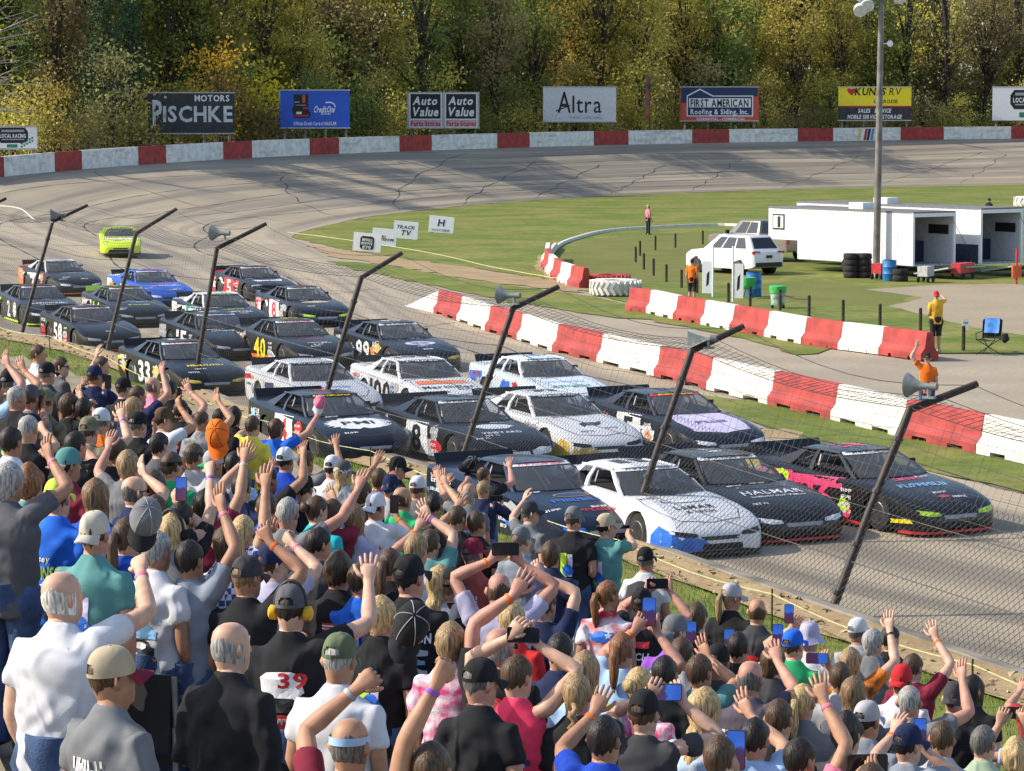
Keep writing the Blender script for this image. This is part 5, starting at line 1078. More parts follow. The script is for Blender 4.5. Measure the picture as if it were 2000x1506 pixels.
# enclosed trailers, open at the back
M_TRW = mat('white_trailer_skin', (.66, .66, .66), .45, var=.05); M_TRR = mat('grey_trailer_roof', (.16, .155, .15), .7, var=.1); M_NVY2 = mat('navy_trailer_panel', (.02, .03, .07), .5); M_TRI = mat('trailer_inside', (.38, .39, .41), .6)
def trailer(corner, Ln, Wd, z0, z1, label, navy, neck):
    c = corner + AX * (Ln / 2) - V3(-AX.y, AX.x) * (Wd / 2); root = empty('enclosed_trailer', (c.x, c.y, .02), AXA, label, 'trailer', 'race trailers in the infield')
    h = Ln / 2; wv = Wd / 2
    npan = 8
    for k in range(npan):
        x0 = -h + Ln * k / npan; q = MB(); q.box((x0 + Ln / npan / 2, wv, (z0 + z1) / 2), (Ln / npan - .025, .05, z1 - z0)); q.build('side_panel', M_TRW, root)
        if navy: q = MB(); q.box((x0 + Ln / npan / 2, wv + .03, z0 + .42), (Ln / npan - .03, .02, .8)); q.build('lower_panel', M_NVY2, root)
    q = MB(); q.box((0, -wv, (z0 + z1) / 2), (Ln, .05, z1 - z0)); q.build('far_side', M_TRW, root)
    q = MB(); q.box((h, 0, (z0 + z1) / 2 + (.5 if neck else 0)), (.05, Wd, z1 - z0 - (1.0 if neck else 0))); q.build('nose_panel', M_TRW, root)
    q = MB(); q.box((0, 0, z1 + .03), (Ln + .08, Wd + .08, .07)); q.build('roof', M_TRR, root)
    q = MB(); q.box((0, 0, z0), (Ln - .05, Wd - .06, .08)); q.build('floor', M_TRI, root)
    for s in (-1, 1): q = MB(); q.box((-h, s * wv, (z0 + z1) / 2), (.12, .12, z1 - z0)); q.build('door_post', M_WHT, root)
    q = MB(); q.box((-h, 0, z1 - .08), (.12, Wd - .12, .16)); q.build('door_header', M_WHT, root)
    q = MB(); q.box((0, 0, 0), (2.1, Wd - .2, .06), Matrix.Rotation(R(9), 3, 'Y')); q.build('ramp_door', M_TRI, root, None, (-h - 1.02, 0, z0 - .17))
    for s in (-1, 1): q = MB(); q.tube([(-h, s * (wv - .1), z1 - .3), (-h - 1.8, s * (wv - .15), z0 - .25)], .012, 4); q.build('ramp_cable', M_LIP, root)
    for k in range(2): q = MB(); q.box((-h + 2.5 + k * 3, -wv + .3, z0 + .5), (1.4, .5, .9)); q.build('cabinet', M_NVY2, root)
    q = MB(); q.box((-h + .9, -wv + .05, z0 + 1.5), (1.2, .04, .4)); q.build('wall_rack', M_LIP, root)
    for x in (-.5, .45): 
        for s in (-1, 1): wheel(root, x, s * (wv - .08), .34)
    for xx, yy in ((.2, .1),): q = MB(); q.box((h * xx, yy, z1 + .2), (.9, .7, .28)); q.build('roof_unit', M_WHT, root)
    if neck:
        q = MB(); q.box((h + 1.0, 0, z1 - .72), (2.0, Wd, 1.4)); q.build('gooseneck', M_TRW, root); q = MB(); q.box((h + 1.0, 0, z1 + .03), (2.06, Wd + .06, .07)); q.build('neck_roof', M_TRR, root)
        q = MB(); q.box((h + 1.3, Wd / 2 + .012, z1 - .62), (.8, .02, .7)); q.build('badge_frame', M_INK, root); q = MB(); q.box((h + 1.3, Wd / 2 + .02, z1 - .62), (.66, .02, .56)); q.build('badge_field', M_WHT, root); q = MB(); q.box((h + 1.25, Wd / 2 + .03, z1 - .62), (.2, .02, .5)); q.build('badge_mark', M_INK, root)
    return root
trailer(at(1782, 543), 7.4, 2.45, .5, 2.75, 'white gooseneck race trailer with its rear ramp down, beside the tyre stacks', False, True)
trailer(at(1914, 538), 12.0, 2.5, .5, 2.85, 'long navy and white race trailer open at the back, right of the gooseneck', True, False)

# tyres
tf = MB()
prof = [(.19, .02), (.30, .0), (.335, .04), (.34, .13), (.335, .22), (.30, .26), (.19, .24)]
tf.loft([[V3(r_ * math.cos(2 * math.pi * k / 22), r_ * math.sin(2 * math.pi * k / 22), z) for k in range(22)] for r_, z in prof + [(.17, .13), (.19, .02)]], cap=False); TYF = tf.mesh('tyre', 50)
lv = ['bottom', 'second', 'third', 'top']
for px, col in ((1662, 'left'), (1688, 'right')):
    for k in range(4): tag(link('racing_slick', TYF, None, at(px, 543) + V3(random.Random(k + px).uniform(-.03, .03), 0, .015 + .262 * k), k * .7, M_TYRE), '%s tyre of the %s stack beside the white trailer' % (lv[k], col), 'tyre', 'stacked race tyres')
for k in range(2): tag(link('racing_slick', TYF, None, at(1758, 550) + V3(0, 0, .015 + .262 * k), k, M_TYRE), '%s tyre of the short pair right of the blue barrel' % ('lower', 'upper')[k], 'tyre', 'stacked race tyres')
def giant_tyre(px, rad, hgt, m, label, lugs=26):
    c = at(*px); root = empty('giant_tyre', (c.x, c.y, .012), 0, label, 'tyre', 'giant painted tyres')
    b_ = MB(); pr = [(rad * .52, .05), (rad * .85, 0), (rad * .97, hgt * .15), (rad, hgt * .5), (rad * .97, hgt * .85), (rad * .85, hgt), (rad * .52, hgt * .95), (rad * .48, hgt * .5), (rad * .52, .05)]
    b_.loft([[V3(r_ * math.cos(2 * math.pi * k / 36), r_ * math.sin(2 * math.pi * k / 36), z) for k in range(36)] for r_, z in pr], cap=False); b_.build('casing', m, root, 50)
    lg_ = MB(); lg_.box((0, 0, 0), (.09, .10, hgt * .46), Matrix.Rotation(R(28), 3, 'X')); l2 = MB(); l2.box((0, 0, 0), (.09, .10, hgt * .46), Matrix.Rotation(R(-28), 3, 'X')); ma, mb2 = lg_.mesh('tread_lug'), l2.mesh('tread_lug')
    for k in range(lugs):
        a = 2 * math.pi * k / lugs
        link('tread_lug', ma, root, (math.cos(a) * rad, math.sin(a) * rad, hgt * .28), a, m); link('tread_lug', mb2, root, (math.cos(a) * rad, math.sin(a) * rad, hgt * .72), a, m)
giant_tyre((1202, 577), .98, .62, M_BARW, 'giant white painted tyre lying at the head of the inner wall')
giant_tyre((1190, 556), .85, .42, M_BARR, 'giant red painted tyre behind the giant white one')
giant_tyre((2012, 405), 1.2, .8, M_BARW, 'giant white tyre at the right edge of the far infield', 16); giant_tyre((1895, 416), 1.5, .45, M_BARR, 'giant red tyre in the far grass behind the trailers', 16); giant_tyre((1790, 410), 1.2, .3, M_BARW, 'giant white tyre just above the trailer roofs', 16)

# dark wooden posts with a rope between some of them
M_DKW = mat('dark_timber', (.05, .035, .025), .9, var=.3, bump=.3)
pz = [(483, 325), (500, 300), (515, 353), (553, 377), (603, 402), (662, 425), (560, 278), (638, 268), (745, 255), (723, 445), (845, 482), (930, 497), (1047, 512), (1160, 537), (1293, 557), (1437, 574), (1595, 592), (1763, 670)]
wh = ['left post of the pair', 'right post of the pair', 'first post below the pair', 'second post below the pair', 'third post below the pair', 'post left of the orange shirt', 'first post of the back row', 'second post of the back row', 'third post of the back row by the pickup', 'post right of the orange shirt', 'post between the white banners', 'post by the green bag', 'post before the green cooler', 'post behind the inner wall near the cooler', 'post behind the sixth inner block', 'post behind the eighth inner block', 'post behind the last inner block', 'post with a small notice near the folding chair']
for (x, y), lb in zip(pz, wh):
    q = MB(); q.tube([(0, 0, -.05), (0, 0, .72), (0, 0, .75)], [.055, .055, .04], 8); tag(q.build('timber_post', M_DKW, None, None, at(1000 + x / 2, 350 + y / 2)), 'short dark timber post, ' + lb, 'post', 'short timber posts')
rp2 = MB(); A = [at(1000 + x / 2, 350 + y / 2) + V3(0, 0, .6) for x, y in [pz[13], pz[12]]]; rp2.tube([A[0], A[0].lerp(A[1], .5) - V3(0, 0, .08), A[1]], .02, 5); tag(rp2.build('rope', M_DKW), 'dark rope between two timber posts by the green cooler', 'rope')
q = MB(); c = at(1885, 668); q.box((0, -.06, .55), (.2, .015, .36)); o = q.build('notice', M_WHT, None, None, c); tag(o, 'small white notice fixed to the timber post by the folding chair', 'notice'); lettering(o, '~sto', 0, .60, .14, .07, M_REDI, y=-.071)
# banners on poles
for px, py, hh, ww, lb in ((1392, 580, 2.0, .42, 'left tall white banner board by the inner wall'), (1431, 590, 2.1, .40, 'right tall white banner board by the inner wall')):
    c = at(px, py); o = empty('banner_board', c, R(-12), lb, 'banner'); q = MB(); q.tube([(0, 0, 0), (0, 0, hh)], .035, 8); q.build('pole', M_WHT, o); q = MB(); q.box((-ww / 2 if px < 1400 else ww / 2, 0, hh * .38), (ww, .03, hh * .62)); q.build('board', M_WHT, o)
    q = MB(); x0 = -ww / 2 if px < 1400 else ww / 2; q.add([(x0 - .05, -.02, hh * .2), (x0 + .05, -.02, hh * .25), (x0 + .08, -.02, hh * .5), (x0 - .02, -.02, hh * .45)], [(0, 1, 2, 3)]); q.build('swoosh_mark', M_INK, o)
# barrels, bins, coolers, carts
def barrel(px, m, label, r_=.29, h_=.88):
    q = MB(); q.tube([(0, 0, 0), (0, 0, .02), (0, 0, h_ * .33), (0, 0, h_ * .35), (0, 0, h_ * .37), (0, 0, h_ * .66), (0, 0, h_ * .68), (0, 0, h_ * .7), (0, 0, h_), (0, 0, h_), (0, 0, h_ - .04)], [r_ * .97, r_, r_, r_ * 1.05, r_, r_, r_ * 1.05, r_, r_, r_ * .92, r_ * .9], 18); tag(q.build('barrel', m, None, 40, at(*px) + V3(0, 0, .01)), label, 'barrel')
M_BBL = mat('blue_plastic', (.03, .17, .42), .45, var=.12); barrel((1737, 549), M_BBL, 'blue plastic barrel beside the tyre stacks'); barrel((1472, 580), M_BBL, 'blue plastic barrel behind the right banner board', .3, .95)
M_GPL = mat('green_plastic', (.05, .42, .10), .5)
o = empty('bag_stand', at(1461, 583), 0, 'green bag on a folding stand behind the right banner board', 'bag stand'); q = MB(); q.tube([(0, 0, .35), (0, 0, .5), (0, 0, .8)], [.15, .26, .30], 12); q.build('bag', M_GPL, o, 60)
for s in (-1, 1): q = MB(); q.tube([(s * .2, 0, 0), (s * .05, 0, .45)], .02, 5); q.build('leg', M_LIP, o)
o = empty('cooler_cart', at(1519, 602), 0, 'green topped cooler cart behind the inner wall', 'cooler'); q = MB(); q.tube([(0, 0, .12), (0, 0, .75), (0, 0, .78)], [.25, .28, .26], 14); q.build('tub', mat('clear_tub', (.30, .40, .30), .4, var=.3, scale=5), o, 60); q = MB(); q.tube([(0, 0, .56), (0, 0, .8), (0, 0, .82)], [.30, .32, .28], 14); q.build('green_rim', M_GPL, o, 60)
for s in (-1, 1): q = MB(); q.box((s * .2, 0, .07), (.08, .3, .12)); q.build('foot', M_LIP, o)
def cart(px, m, lb, ww=.9):
    o = empty('tool_cart', at(*px), AXA - 1.2, lb, 'cart'); q = MB(); q.box((0, 0, .48), (ww, .45, .42)); q.build('box', m, o)
    q = MB(); q.tube([(ww / 2, 0, .6), (ww / 2 + .25, 0, .85)], .02, 5); q.build('handle', M_LIP, o)
    for a, c in ((-1, -1), (1, -1), (-1, 1), (1, 1)): t = MB(); t.tube([(a * ww * .38, c * .24, .14), (a * ww * .38, c * .20, .14)], .13, 12); t.build('wheel', M_TYRE, o)
cart((1717, 546), M_REDI, 'small red cart between the tyre stacks and blue barrel', .6); cart((1880, 545), mat('red_tool_box', (.5, .03, .04), .35), 'red rolling tool chest between the two trailers', 1.5); cart((1808, 552), M_BACK, 'pale floor jack cart at the gooseneck trailer ramp', .7)
o = empty('engine_stand', at(1985, 556), 0, 'orange and black stand inside the open navy trailer', 'stand'); q = MB(); q.box((0, 0, .55), (.35, .35, .5)); q.build('motor', mat('orange_cast', (.5, .1, .03), .5), o); q = MB(); q.tube([(0, 0, 0), (0, 0, 1.5)], .05, 8); q.build('upright', M_REDI, o)
# folding chair with blue cloth
o = empty('folding_chair', at(1930, 692), R(-30), 'blue draped folding camp chair on the grass at right', 'chair')
for p_, q_ in (((-.28, -.25, 0), (.28, .25, .45)), ((.28, -.25, 0), (-.28, .25, .45)), ((-.28, .25, 0), (.28, -.25, .45)), ((.28, .25, 0), (-.28, -.25, .45)), ((-.28, .25, .4), (-.3, .34, .98)), ((.28, .25, .4), (.3, .34, .98)), ((-.3, -.25, .62), (-.3, .3, .66)), ((.3, -.25, .62), (.3, .3, .66)), ((-.28, -.25, .42), (-.3, -.25, .64)), ((.28, -.25, .42), (.3, -.25, .64))):
    q = MB(); q.tube([p_, q_], .013, 6); q.build('chair_tube', M_LIP, o)
q = MB(); q.grid([[V3(x, y, .45 - .05 * (1 - (x / .28) ** 2)) for x in (-.28, -.1, .1, .28)] for y in (-.25, 0, .25)]); q.build('seat', mat('black_canvas', (.02, .02, .022), .9), o, 60)
q = MB(); q.grid([[V3(x, .26 + .09 * (z - .45) / .5 + .04 * (1 - (x / .3) ** 2), z) for x in (-.3, -.1, .1, .3)] for z in (.45, .7, .98, 1.02)]); q.build('backrest', MATS['black_canvas'], o, 60)
q = MB(); q.grid([[V3(x, y + .02 * math.sin(x * 20), z) for x in (-.24, -.12, 0, .12, .24)] for y, z in ((.22, .62), (.28, .8), (.33, 1.05), (.40, 1.05), (.42, .8), (.41, .55))]); q.build('blue_cloth', mat('blue_nylon', (.02, .17, .55), .5, var=.2), o, 60)
q = MB(); q.tube([(.42, .2, .35), (.45, .2, .45), (.44, .2, .62)], [.05, .13, .08], 10); q.build('side_bag', MATS['black_canvas'], o, 60)
# small white signs standing in the grass
def yard_sign(x0, x1, y0, y1, label, fn, tilt=-6):
    cx = (x0 + x1) / 2; g = at(cx, y1 + 2); W = (x1 - x0) / F * g.y; Hh = (y1 - y0) / F * g.y; o = empty('yard_sign', g, R(tilt), label, 'sign', 'white signs in the infield grass'); M_ = Matrix.Rotation(R(5), 4, 'Y'); o.rotation_euler = (0, R(5), R(tilt))
    q = MB(); q.box((0, 0, Hh / 2 + .05), (W, .04, Hh)); q.build('panel', M_WHT, o)
    for s in (-1, 1): q = MB(); q.tube([(s * W * .35, .04, -.05), (s * W * .35, .04, Hh * .6)], .02, 5); q.build('stake', M_DKW, o)
    fn(o, W, Hh)
def s1(o, W, H):
    pts = [(-.62, -.55), (-.45, -.75), (.45, -.75), (.62, -.55), (.62, .5), (.45, .7), (-.45, .7), (-.62, .5)]; patch2(o, 'emblem', [(x * W * .4, H * .53 + z * H * .5) for x, z in pts], M_INK, -.03)
    lettering(o, '~super', 0, H * .68, W * .36, H * .16, M_WHT, y=-.036); lettering(o, '~trucks', 0, H * .48, W * .40, H * .15, M_WHT, y=-.036); lettering(o, '~now', 0, H * .27, W * .3, H * .18, M_WHT, y=-.036)
yard_sign(688, 743, 455, 491, 'white grass sign with round black badge, nearest the track', s1)
yard_sign(725, 773, 446, 480, 'white grass sign with thin red and blue lettering, second from left', lambda o, W, H: (lettering(o, '~htf', -.1 * W, H * .55, W * .3, H * .2, M_REDI, y=-.03, italic=.2), lettering(o, '~racing', .15 * W, H * .42, W * .5, H * .14, M_NAVY, y=-.032, italic=.2)))
yard_sign(767, 815, 432, 466, 'white grass sign reading TRACK TV in dark letters', lambda o, W, H: (lettering(o, 'TRACK', 0, H * .72, W * .75, H * .2, M_NAVY, y=-.03, italic=.2), lettering(o, 'TV', .02 * W, H * .4, W * .4, H * .3, M_INK, y=-.03, italic=.2)))
yard_sign(836, 885, 422, 454, 'white grass sign with large purple H, standing apart at right', lambda o, W, H: (lettering(o, 'H', 0, H * .66, W * .26, H * .42, mat('purple_ink', (.08, .02, .18), .5), y=-.03, italic=.1), lettering(o, 'HOOSIER', 0, H * .2, W * .72, H * .15, MATS['purple_ink'], 0, y=-.03)))
yr = MB(); yp = [at(*p) + V3(0, 0, .25) for p in ((562, 462), (590, 466), (640, 472), (760, 490), (860, 508), (960, 532), (1090, 556))]; yr.tube(catmull(yp, 4), .013, 4); tag(yr.build('boundary_line', mat('yellow_rope2', (.6, .58, .3), .7)), 'thin pale line strung along the edge of the infield grass', 'line')
# ================================================================== grandstand: rows of planks stepping down to the grass
M_PLANK = mat('weathered_plank', (.30, .235, .15), .85, scale=1.5, bump=.3, bscale=20, col2=(.20, .155, .10))
RP = .8
stand = empty('grandstand', ND * 5 + V3(0, 0, 0), 0, 'stepped grandstand of weathered planks full of standing people', 'grandstand')
so = stand.location.copy(); ang = math.atan2(TD.y, TD.x)
pm = MB(); pm.box((0, 0, 0), (17.9, .245, .05)); pm = pm.mesh('plank'); rm = MB(); rm.box((0, 0, 0), (17.9, .03, .17)); rm = rm.mesh('riser')
def step_z(u): k = math.floor((u + 2.4) / RP); return uz(-2.4 + (k + .5) * RP)
for k in range(16):
    u0 = -2.4 + k * RP; z = uz(u0 + RP / 2)
    for seg in range(4):
        tc = -52 + seg * 18
        for j in range(3):
            p = ND * (u0 + .14 + j * .26) + TD * tc - so; link('plank', pm, stand, (p.x, p.y, z - .026), ang, M_PLANK)
        p = ND * (u0 + RP - .01) + TD * tc - so; link('riser', rm, stand, (p.x, p.y, z - .14), ang, M_PLANK)
# ================================================================== people
CL = {'black': (.018, .018, .020), 'char': (.05, .05, .055), 'grey': (.16, .165, .175), 'lgrey': (.38, .38, .40), 'white': (.60, .60, .63), 'navy': (.018, .025, .07), 'blue': (.02, .13, .62), 'royal': (.015, .06, .42), 'sky': (.35, .52, .75), 'teal': (.10, .26, .25),
      'turq': (.02, .42, .48), 'maroon': (.20, .02, .04), 'red': (.52, .025, .03), 'brick': (.33, .07, .06), 'pink': (.75, .20, .30), 'hot': (.80, .05, .12), 'orange': (.85, .17, .02), 'lime': (.50, .72, .08), 'yellow': (.75, .62, .08), 'green': (.03, .38, .14), 'sage': (.33, .42, .30), 'olive': (.12, .15, .08),
      'purple': (.28, .09, .50), 'mauve': (.085, .07, .095), 'tan': (.42, .35, .24), 'cream': (.52, .47, .38), 'mid': (.10, .10, .11), 'gold': (.75, .42, .04), 'camo': (.12, .11, .08), 'steel': (.22, .25, .30), 'lav': (.42, .40, .55), 'brown': (.10, .06, .035)}
HC = {'dk': (.018, .013, .010), 'br': (.075, .042, .022), 'lb': (.20, .12, .06), 'bl': (.48, .33, .15), 'db': (.30, .20, .10), 'gr': (.32, .31, .29), 'wh': (.62, .59, .54), 'sp': (.12, .11, .10), 'au': (.22, .09, .035)}
SK = [(.52, .285, .185), (.45, .235, .145), (.58, .345, .245), (.37, .19, .115), (.50, .25, .18)]
def skin(i): return mat('skin_%d' % i, SK[i], .55, var=.10, scale=14, spec=.35)
def cloth(c, kind='tee'):
    if c == 'check':
        if 'cloth_check' in MATS: return MATS['cloth_check']
        m = mat('cloth_check', (.7, .7, .75), .9); N = m.node_tree; b = N.nodes['Principled BSDF']; ck = node(N, 'ShaderNodeTexChecker'); ck.inputs['Scale'].default_value = 26; ck.inputs['Color1'].default_value = (.7, .72, .78, 1); ck.inputs['Color2'].default_value = (.05, .08, .22, 1)
        N.links.new([n for n in N.nodes if n.type == 'TEX_COORD'][0].outputs['Object'], ck.inputs[0]); N.links.new(ck.outputs[0], b.inputs['Base Color']); return m
    if c in ('flag', 'pinkprint', 'camo', 'tiedye', 'stripe', 'orangeprint'):
        if 'cloth_' + c in MATS: return MATS['cloth_' + c]
        a, b2, sc = {'flag': ((.5, .03, .04), (.7, .72, .78), 9), 'pinkprint': ((.75, .68, .70), (.55, .05, .2), 16), 'camo': ((.10, .11, .06), (.24, .20, .13), 18), 'tiedye': ((.30, .48, .72), (.68, .72, .78), 7), 'stripe': ((.35, .35, .36), (.12, .12, .13), 14), 'orangeprint': ((.80, .22, .02), (.12, .04, .01), 13)}[c]
        return mat('cloth_' + c, a, .9, scale=sc, col2=b2, bump=.3, bscale=120)
    if 'cloth_' + c in MATS: return MATS['cloth_' + c]
    m = mat('cloth_' + c, CL[c], .88, var=.10, scale=5, bump=.10, bscale=160, spec=.2); crumple(m); return m
def crumple(m):
    N = m.node_tree; L = N.links.new; b = N.nodes['Principled BSDF']; tc = node(N, 'ShaderNodeTexCoord'); mp = node(N, 'ShaderNodeMapping'); mp.inputs['Rotation'].default_value = (.3, .7, .2); mp.inputs['Scale'].default_value = (9, 9, 4.5); L(tc.outputs['Object'], mp.inputs[0])
    oi = node(N, 'ShaderNodeObjectInfo'); sc = node(N, 'ShaderNodeMath', operation='MULTIPLY'); sc.inputs[1].default_value = 50; L(oi.outputs['Random'], sc.inputs[0]); ad = node(N, 'ShaderNodeVectorMath', operation='ADD'); L(mp.outputs[0], ad.inputs[0]); L(sc.outputs[0], ad.inputs[1])
    nz = node(N, 'ShaderNodeTexNoise'); nz.noise_type = 'RIDGED_MULTIFRACTAL'; nz.inputs['Scale'].default_value = .75; nz.inputs['Detail'].default_value = 3; nz.inputs['Distortion'].default_value = .9; L(ad.outputs[0], nz.inputs['Vector'])
    bp = node(N, 'ShaderNodeBump'); bp.inputs['Strength'].default_value = .8; bp.inputs['Distance'].default_value = .035; L(nz.outputs[0], bp.inputs['Height'])
    if b.inputs['Normal'].links: L(b.inputs['Normal'].links[0].from_socket, bp.inputs['Normal'])
    L(bp.outputs[0], b.inputs['Normal'])
def hair_mat(c):
    n_ = 'hair_' + c
    if n_ in MATS: return MATS[n_]
    m = bpy.data.materials.new(n_); MATS[n_] = m; m.use_nodes = True; N = m.node_tree; L = N.links.new; b = N.nodes['Principled BSDF']; b.inputs['Roughness'].default_value = .5; b.inputs['Specular IOR Level'].default_value = .35
    tc = node(N, 'ShaderNodeTexCoord'); mp = node(N, 'ShaderNodeMapping'); mp.inputs['Scale'].default_value = (90, 90, 9); L(tc.outputs['Object'], mp.inputs[0])
    nz = node(N, 'ShaderNodeTexNoise'); nz.inputs['Scale'].default_value = 1; nz.inputs['Detail'].default_value = 3; L(mp.outputs[0], nz.inputs['Vector'])
    r = node(N, 'ShaderNodeMapRange'); r.inputs[1].default_value = .35; r.inputs[2].default_value = .65; L(nz.outputs[0], r.inputs[0])
    mx = node(N, 'ShaderNodeMix', data_type='RGBA'); c0 = HC[c]; mx.inputs[6].default_value = (*[x * .45 for x in c0], 1); mx.inputs[7].default_value = (*[min(1, x * 1.45) for x in c0], 1); L(r.outputs[0], mx.inputs[0]); L(mx.outputs[2], b.inputs['Base Color'])
    bp = node(N, 'ShaderNodeBump'); bp.inputs['Strength'].default_value = .7; bp.inputs['Distance'].default_value = .01; L(nz.outputs[0], bp.inputs['Height']); L(bp.outputs[0], b.inputs['Normal'])
    return m
HEADP = [(-.155, .056, .046, -.058), (-.118, .058, .072, -.062), (-.105, .060, .092, -.066), (-.07, .067, .100, -.080), (-.03, .073, .101, -.094), (.01, .077, .100, -.102), (.05, .077, .096, -.103), (.085, .069, .084, -.094), (.108, .053, .063, -.074), (.122, .032, .036, -.044), (.127, .008, .008, -.012)]
def head_at(z):
    z = max(-.155, min(.127, z))
    for (z0, a0, f0, b0), (z1, a1, f1, b1) in zip(HEADP[:-1], HEADP[1:]):
        if z0 <= z <= z1: t = (z - z0) / (z1 - z0); return a0 + (a1 - a0) * t, f0 + (f1 - f0) * t, b0 + (b1 - b0) * t
def head_pt(th, z, k=1.0):
    a, f, b = head_at(z); c = (f + b) / 2; h = (f - b) / 2
    return V3(a * k * math.sin(th), c + h * k * math.cos(th), z)          # th 0: face, pi: back of the head
def head_rings(n=14): return [[head_pt(-2 * math.pi * k / n, z) for k in range(n)] for z, *_ in HEADP]
def shell(zlow, k=1.1, n=24, rows=7, wob=.03, seed=0, top=.152, front=None):
    """hair: zlow(th) lower limit round the head"""
    r = random.Random(seed); ph = [r.uniform(0, 6.28) for _ in range(4)]; P = []
    for i in range(rows + 1):
        row = []
        for j in range(n):
            th = 2 * math.pi * j / n; z0 = zlow(th); t = i / rows; z = top + (z0 - top) * t ** 1.0
            zc = min(z, .115)
            if z > .10: s_ = math.sqrt(max(0, (top - z) / (top - .10))); p = head_pt(th, .10, k * s_); p.z = z
            elif z < -.10: p = head_pt(th, -.06, k); p.z = z; dr = min(1, (-.10 - z) / .2); p.x *= 1 + .22 * dr; p.y -= .035 * dr * (1 if math.cos(th) < 0 else -.3)
            else: p = head_pt(th, zc, k)
            w_ = 1 + wob * (math.sin(th * 7 + ph[0]) + .7 * math.sin(th * 13 + ph[1] + z * 9) + .6 * math.sin(z * 60 + th * 5 + ph[2])) * min(1, 2.5 * t)
            if i >= rows - 1 and zlow(math.pi) > -.2: q_ = head_pt(th, max(-.15, min(.12, z)), .985); kk_ = 1.0 if i == rows else .35; p = p.lerp(V3(q_.x, q_.y, p.z), kk_)
            row.append(V3(p.x * w_, p.y * w_, p.z + (.008 * math.sin(th * 11 + ph[3]) if i == rows else 0)))
        P.append(row + [row[0]])
    return P
def fringe(z0, z1, k, n=40):
    P = []
    for i in range(9):
        row = []
        for j in range(n + 1):
            th = R(70) + (2 * math.pi - 2 * R(70)) * j / n; t = i / 8; e = min(1, j / 4, (n - j) / 4); top = z1 + .02 * math.sin(th * 3) + .008 * math.sin(th * 23); z = z0(th) + (top - z0(th)) * t
            bul = math.sin(math.pi * min(1, max(0, t))) ** .5 * e; p = head_pt(th, z, .985 + (k - .985) * bul * (1 + .25 * math.sin(th * 31 + z * 70))); row.append(p)
        P.append(row)
    return P
cosb = lambda th: .5 - .5 * math.cos(th)                                 # 0 at the face, 1 at the back
HAIR = {'short': lambda th: .075 - .135 * cosb(th) - .02 * math.sin(th) ** 2, 'mid': lambda th: .07 - .20 * cosb(th) ** .7, 'long': lambda th: .06 - .40 * min(1, cosb(th) * 1.7) ** .8, 'pony': lambda th: .07 - .145 * cosb(th) ** .8, 'buzz': lambda th: .075 - .125 * cosb(th)}
_hc = {}
def hair_mesh(kind, seed):
    key = (kind, seed % 3)
    if key in _hc: return _hc[key]
    b_ = MB(); s_ = seed % 3 + 1
    if kind == 'bald': b_.grid(fringe(lambda th: -.075 - .02 * math.cos(th), .045, 1.06))
    elif kind == 'buzz': b_.grid(shell(HAIR['buzz'], 1.045, wob=.006, seed=s_, top=.136))
    elif kind == 'short': b_.grid(shell(HAIR['short'], 1.10, 30, 8, .022, s_, .146))
    elif kind == 'curly': b_.grid(shell(lambda th: HAIR['short'](th) - .03, 1.24, 44, 14, .05, s_, .175))
    elif kind == 'mid': b_.grid(shell(HAIR['mid'], 1.16, 36, 10, .03, s_, .152))
    elif kind == 'long': b_.grid(shell(HAIR['long'], 1.17, 44, 14, .03, s_, .152))
    elif kind in ('pony', 'braid', 'bun'):
        b_.grid(shell(HAIR['pony'], 1.09, 30, 8, .018, s_, .145))
        if kind == 'bun': b_.tube([(0, -.10, .05), (0, -.125, .05), (0, -.15, .05), (0, -.165, .05)], [.02, .045, .045, .015], 10)
        elif kind == 'pony': b_.tube([(0, -.09, .03), (0, -.135, .03), (0, -.155, -.03), (.005, -.15, -.12), (0, -.14, -.2), (0, -.13, -.27)], [.02, .03, .036, .036, .028, .008], 10)
        else: b_.tube([(0, -.09, -.02)] + [(.012 * (-1) ** k, -.125 - .01 * (k % 2), -.05 - .035 * k) for k in range(9)] + [(0, -.13, -.42)], [.02] + [.026 if k % 2 else .019 for k in range(9)] + [.006], 8)
    _hc[key] = b_.mesh('hair_' + kind, 180); return _hc[key]
_cap = {}
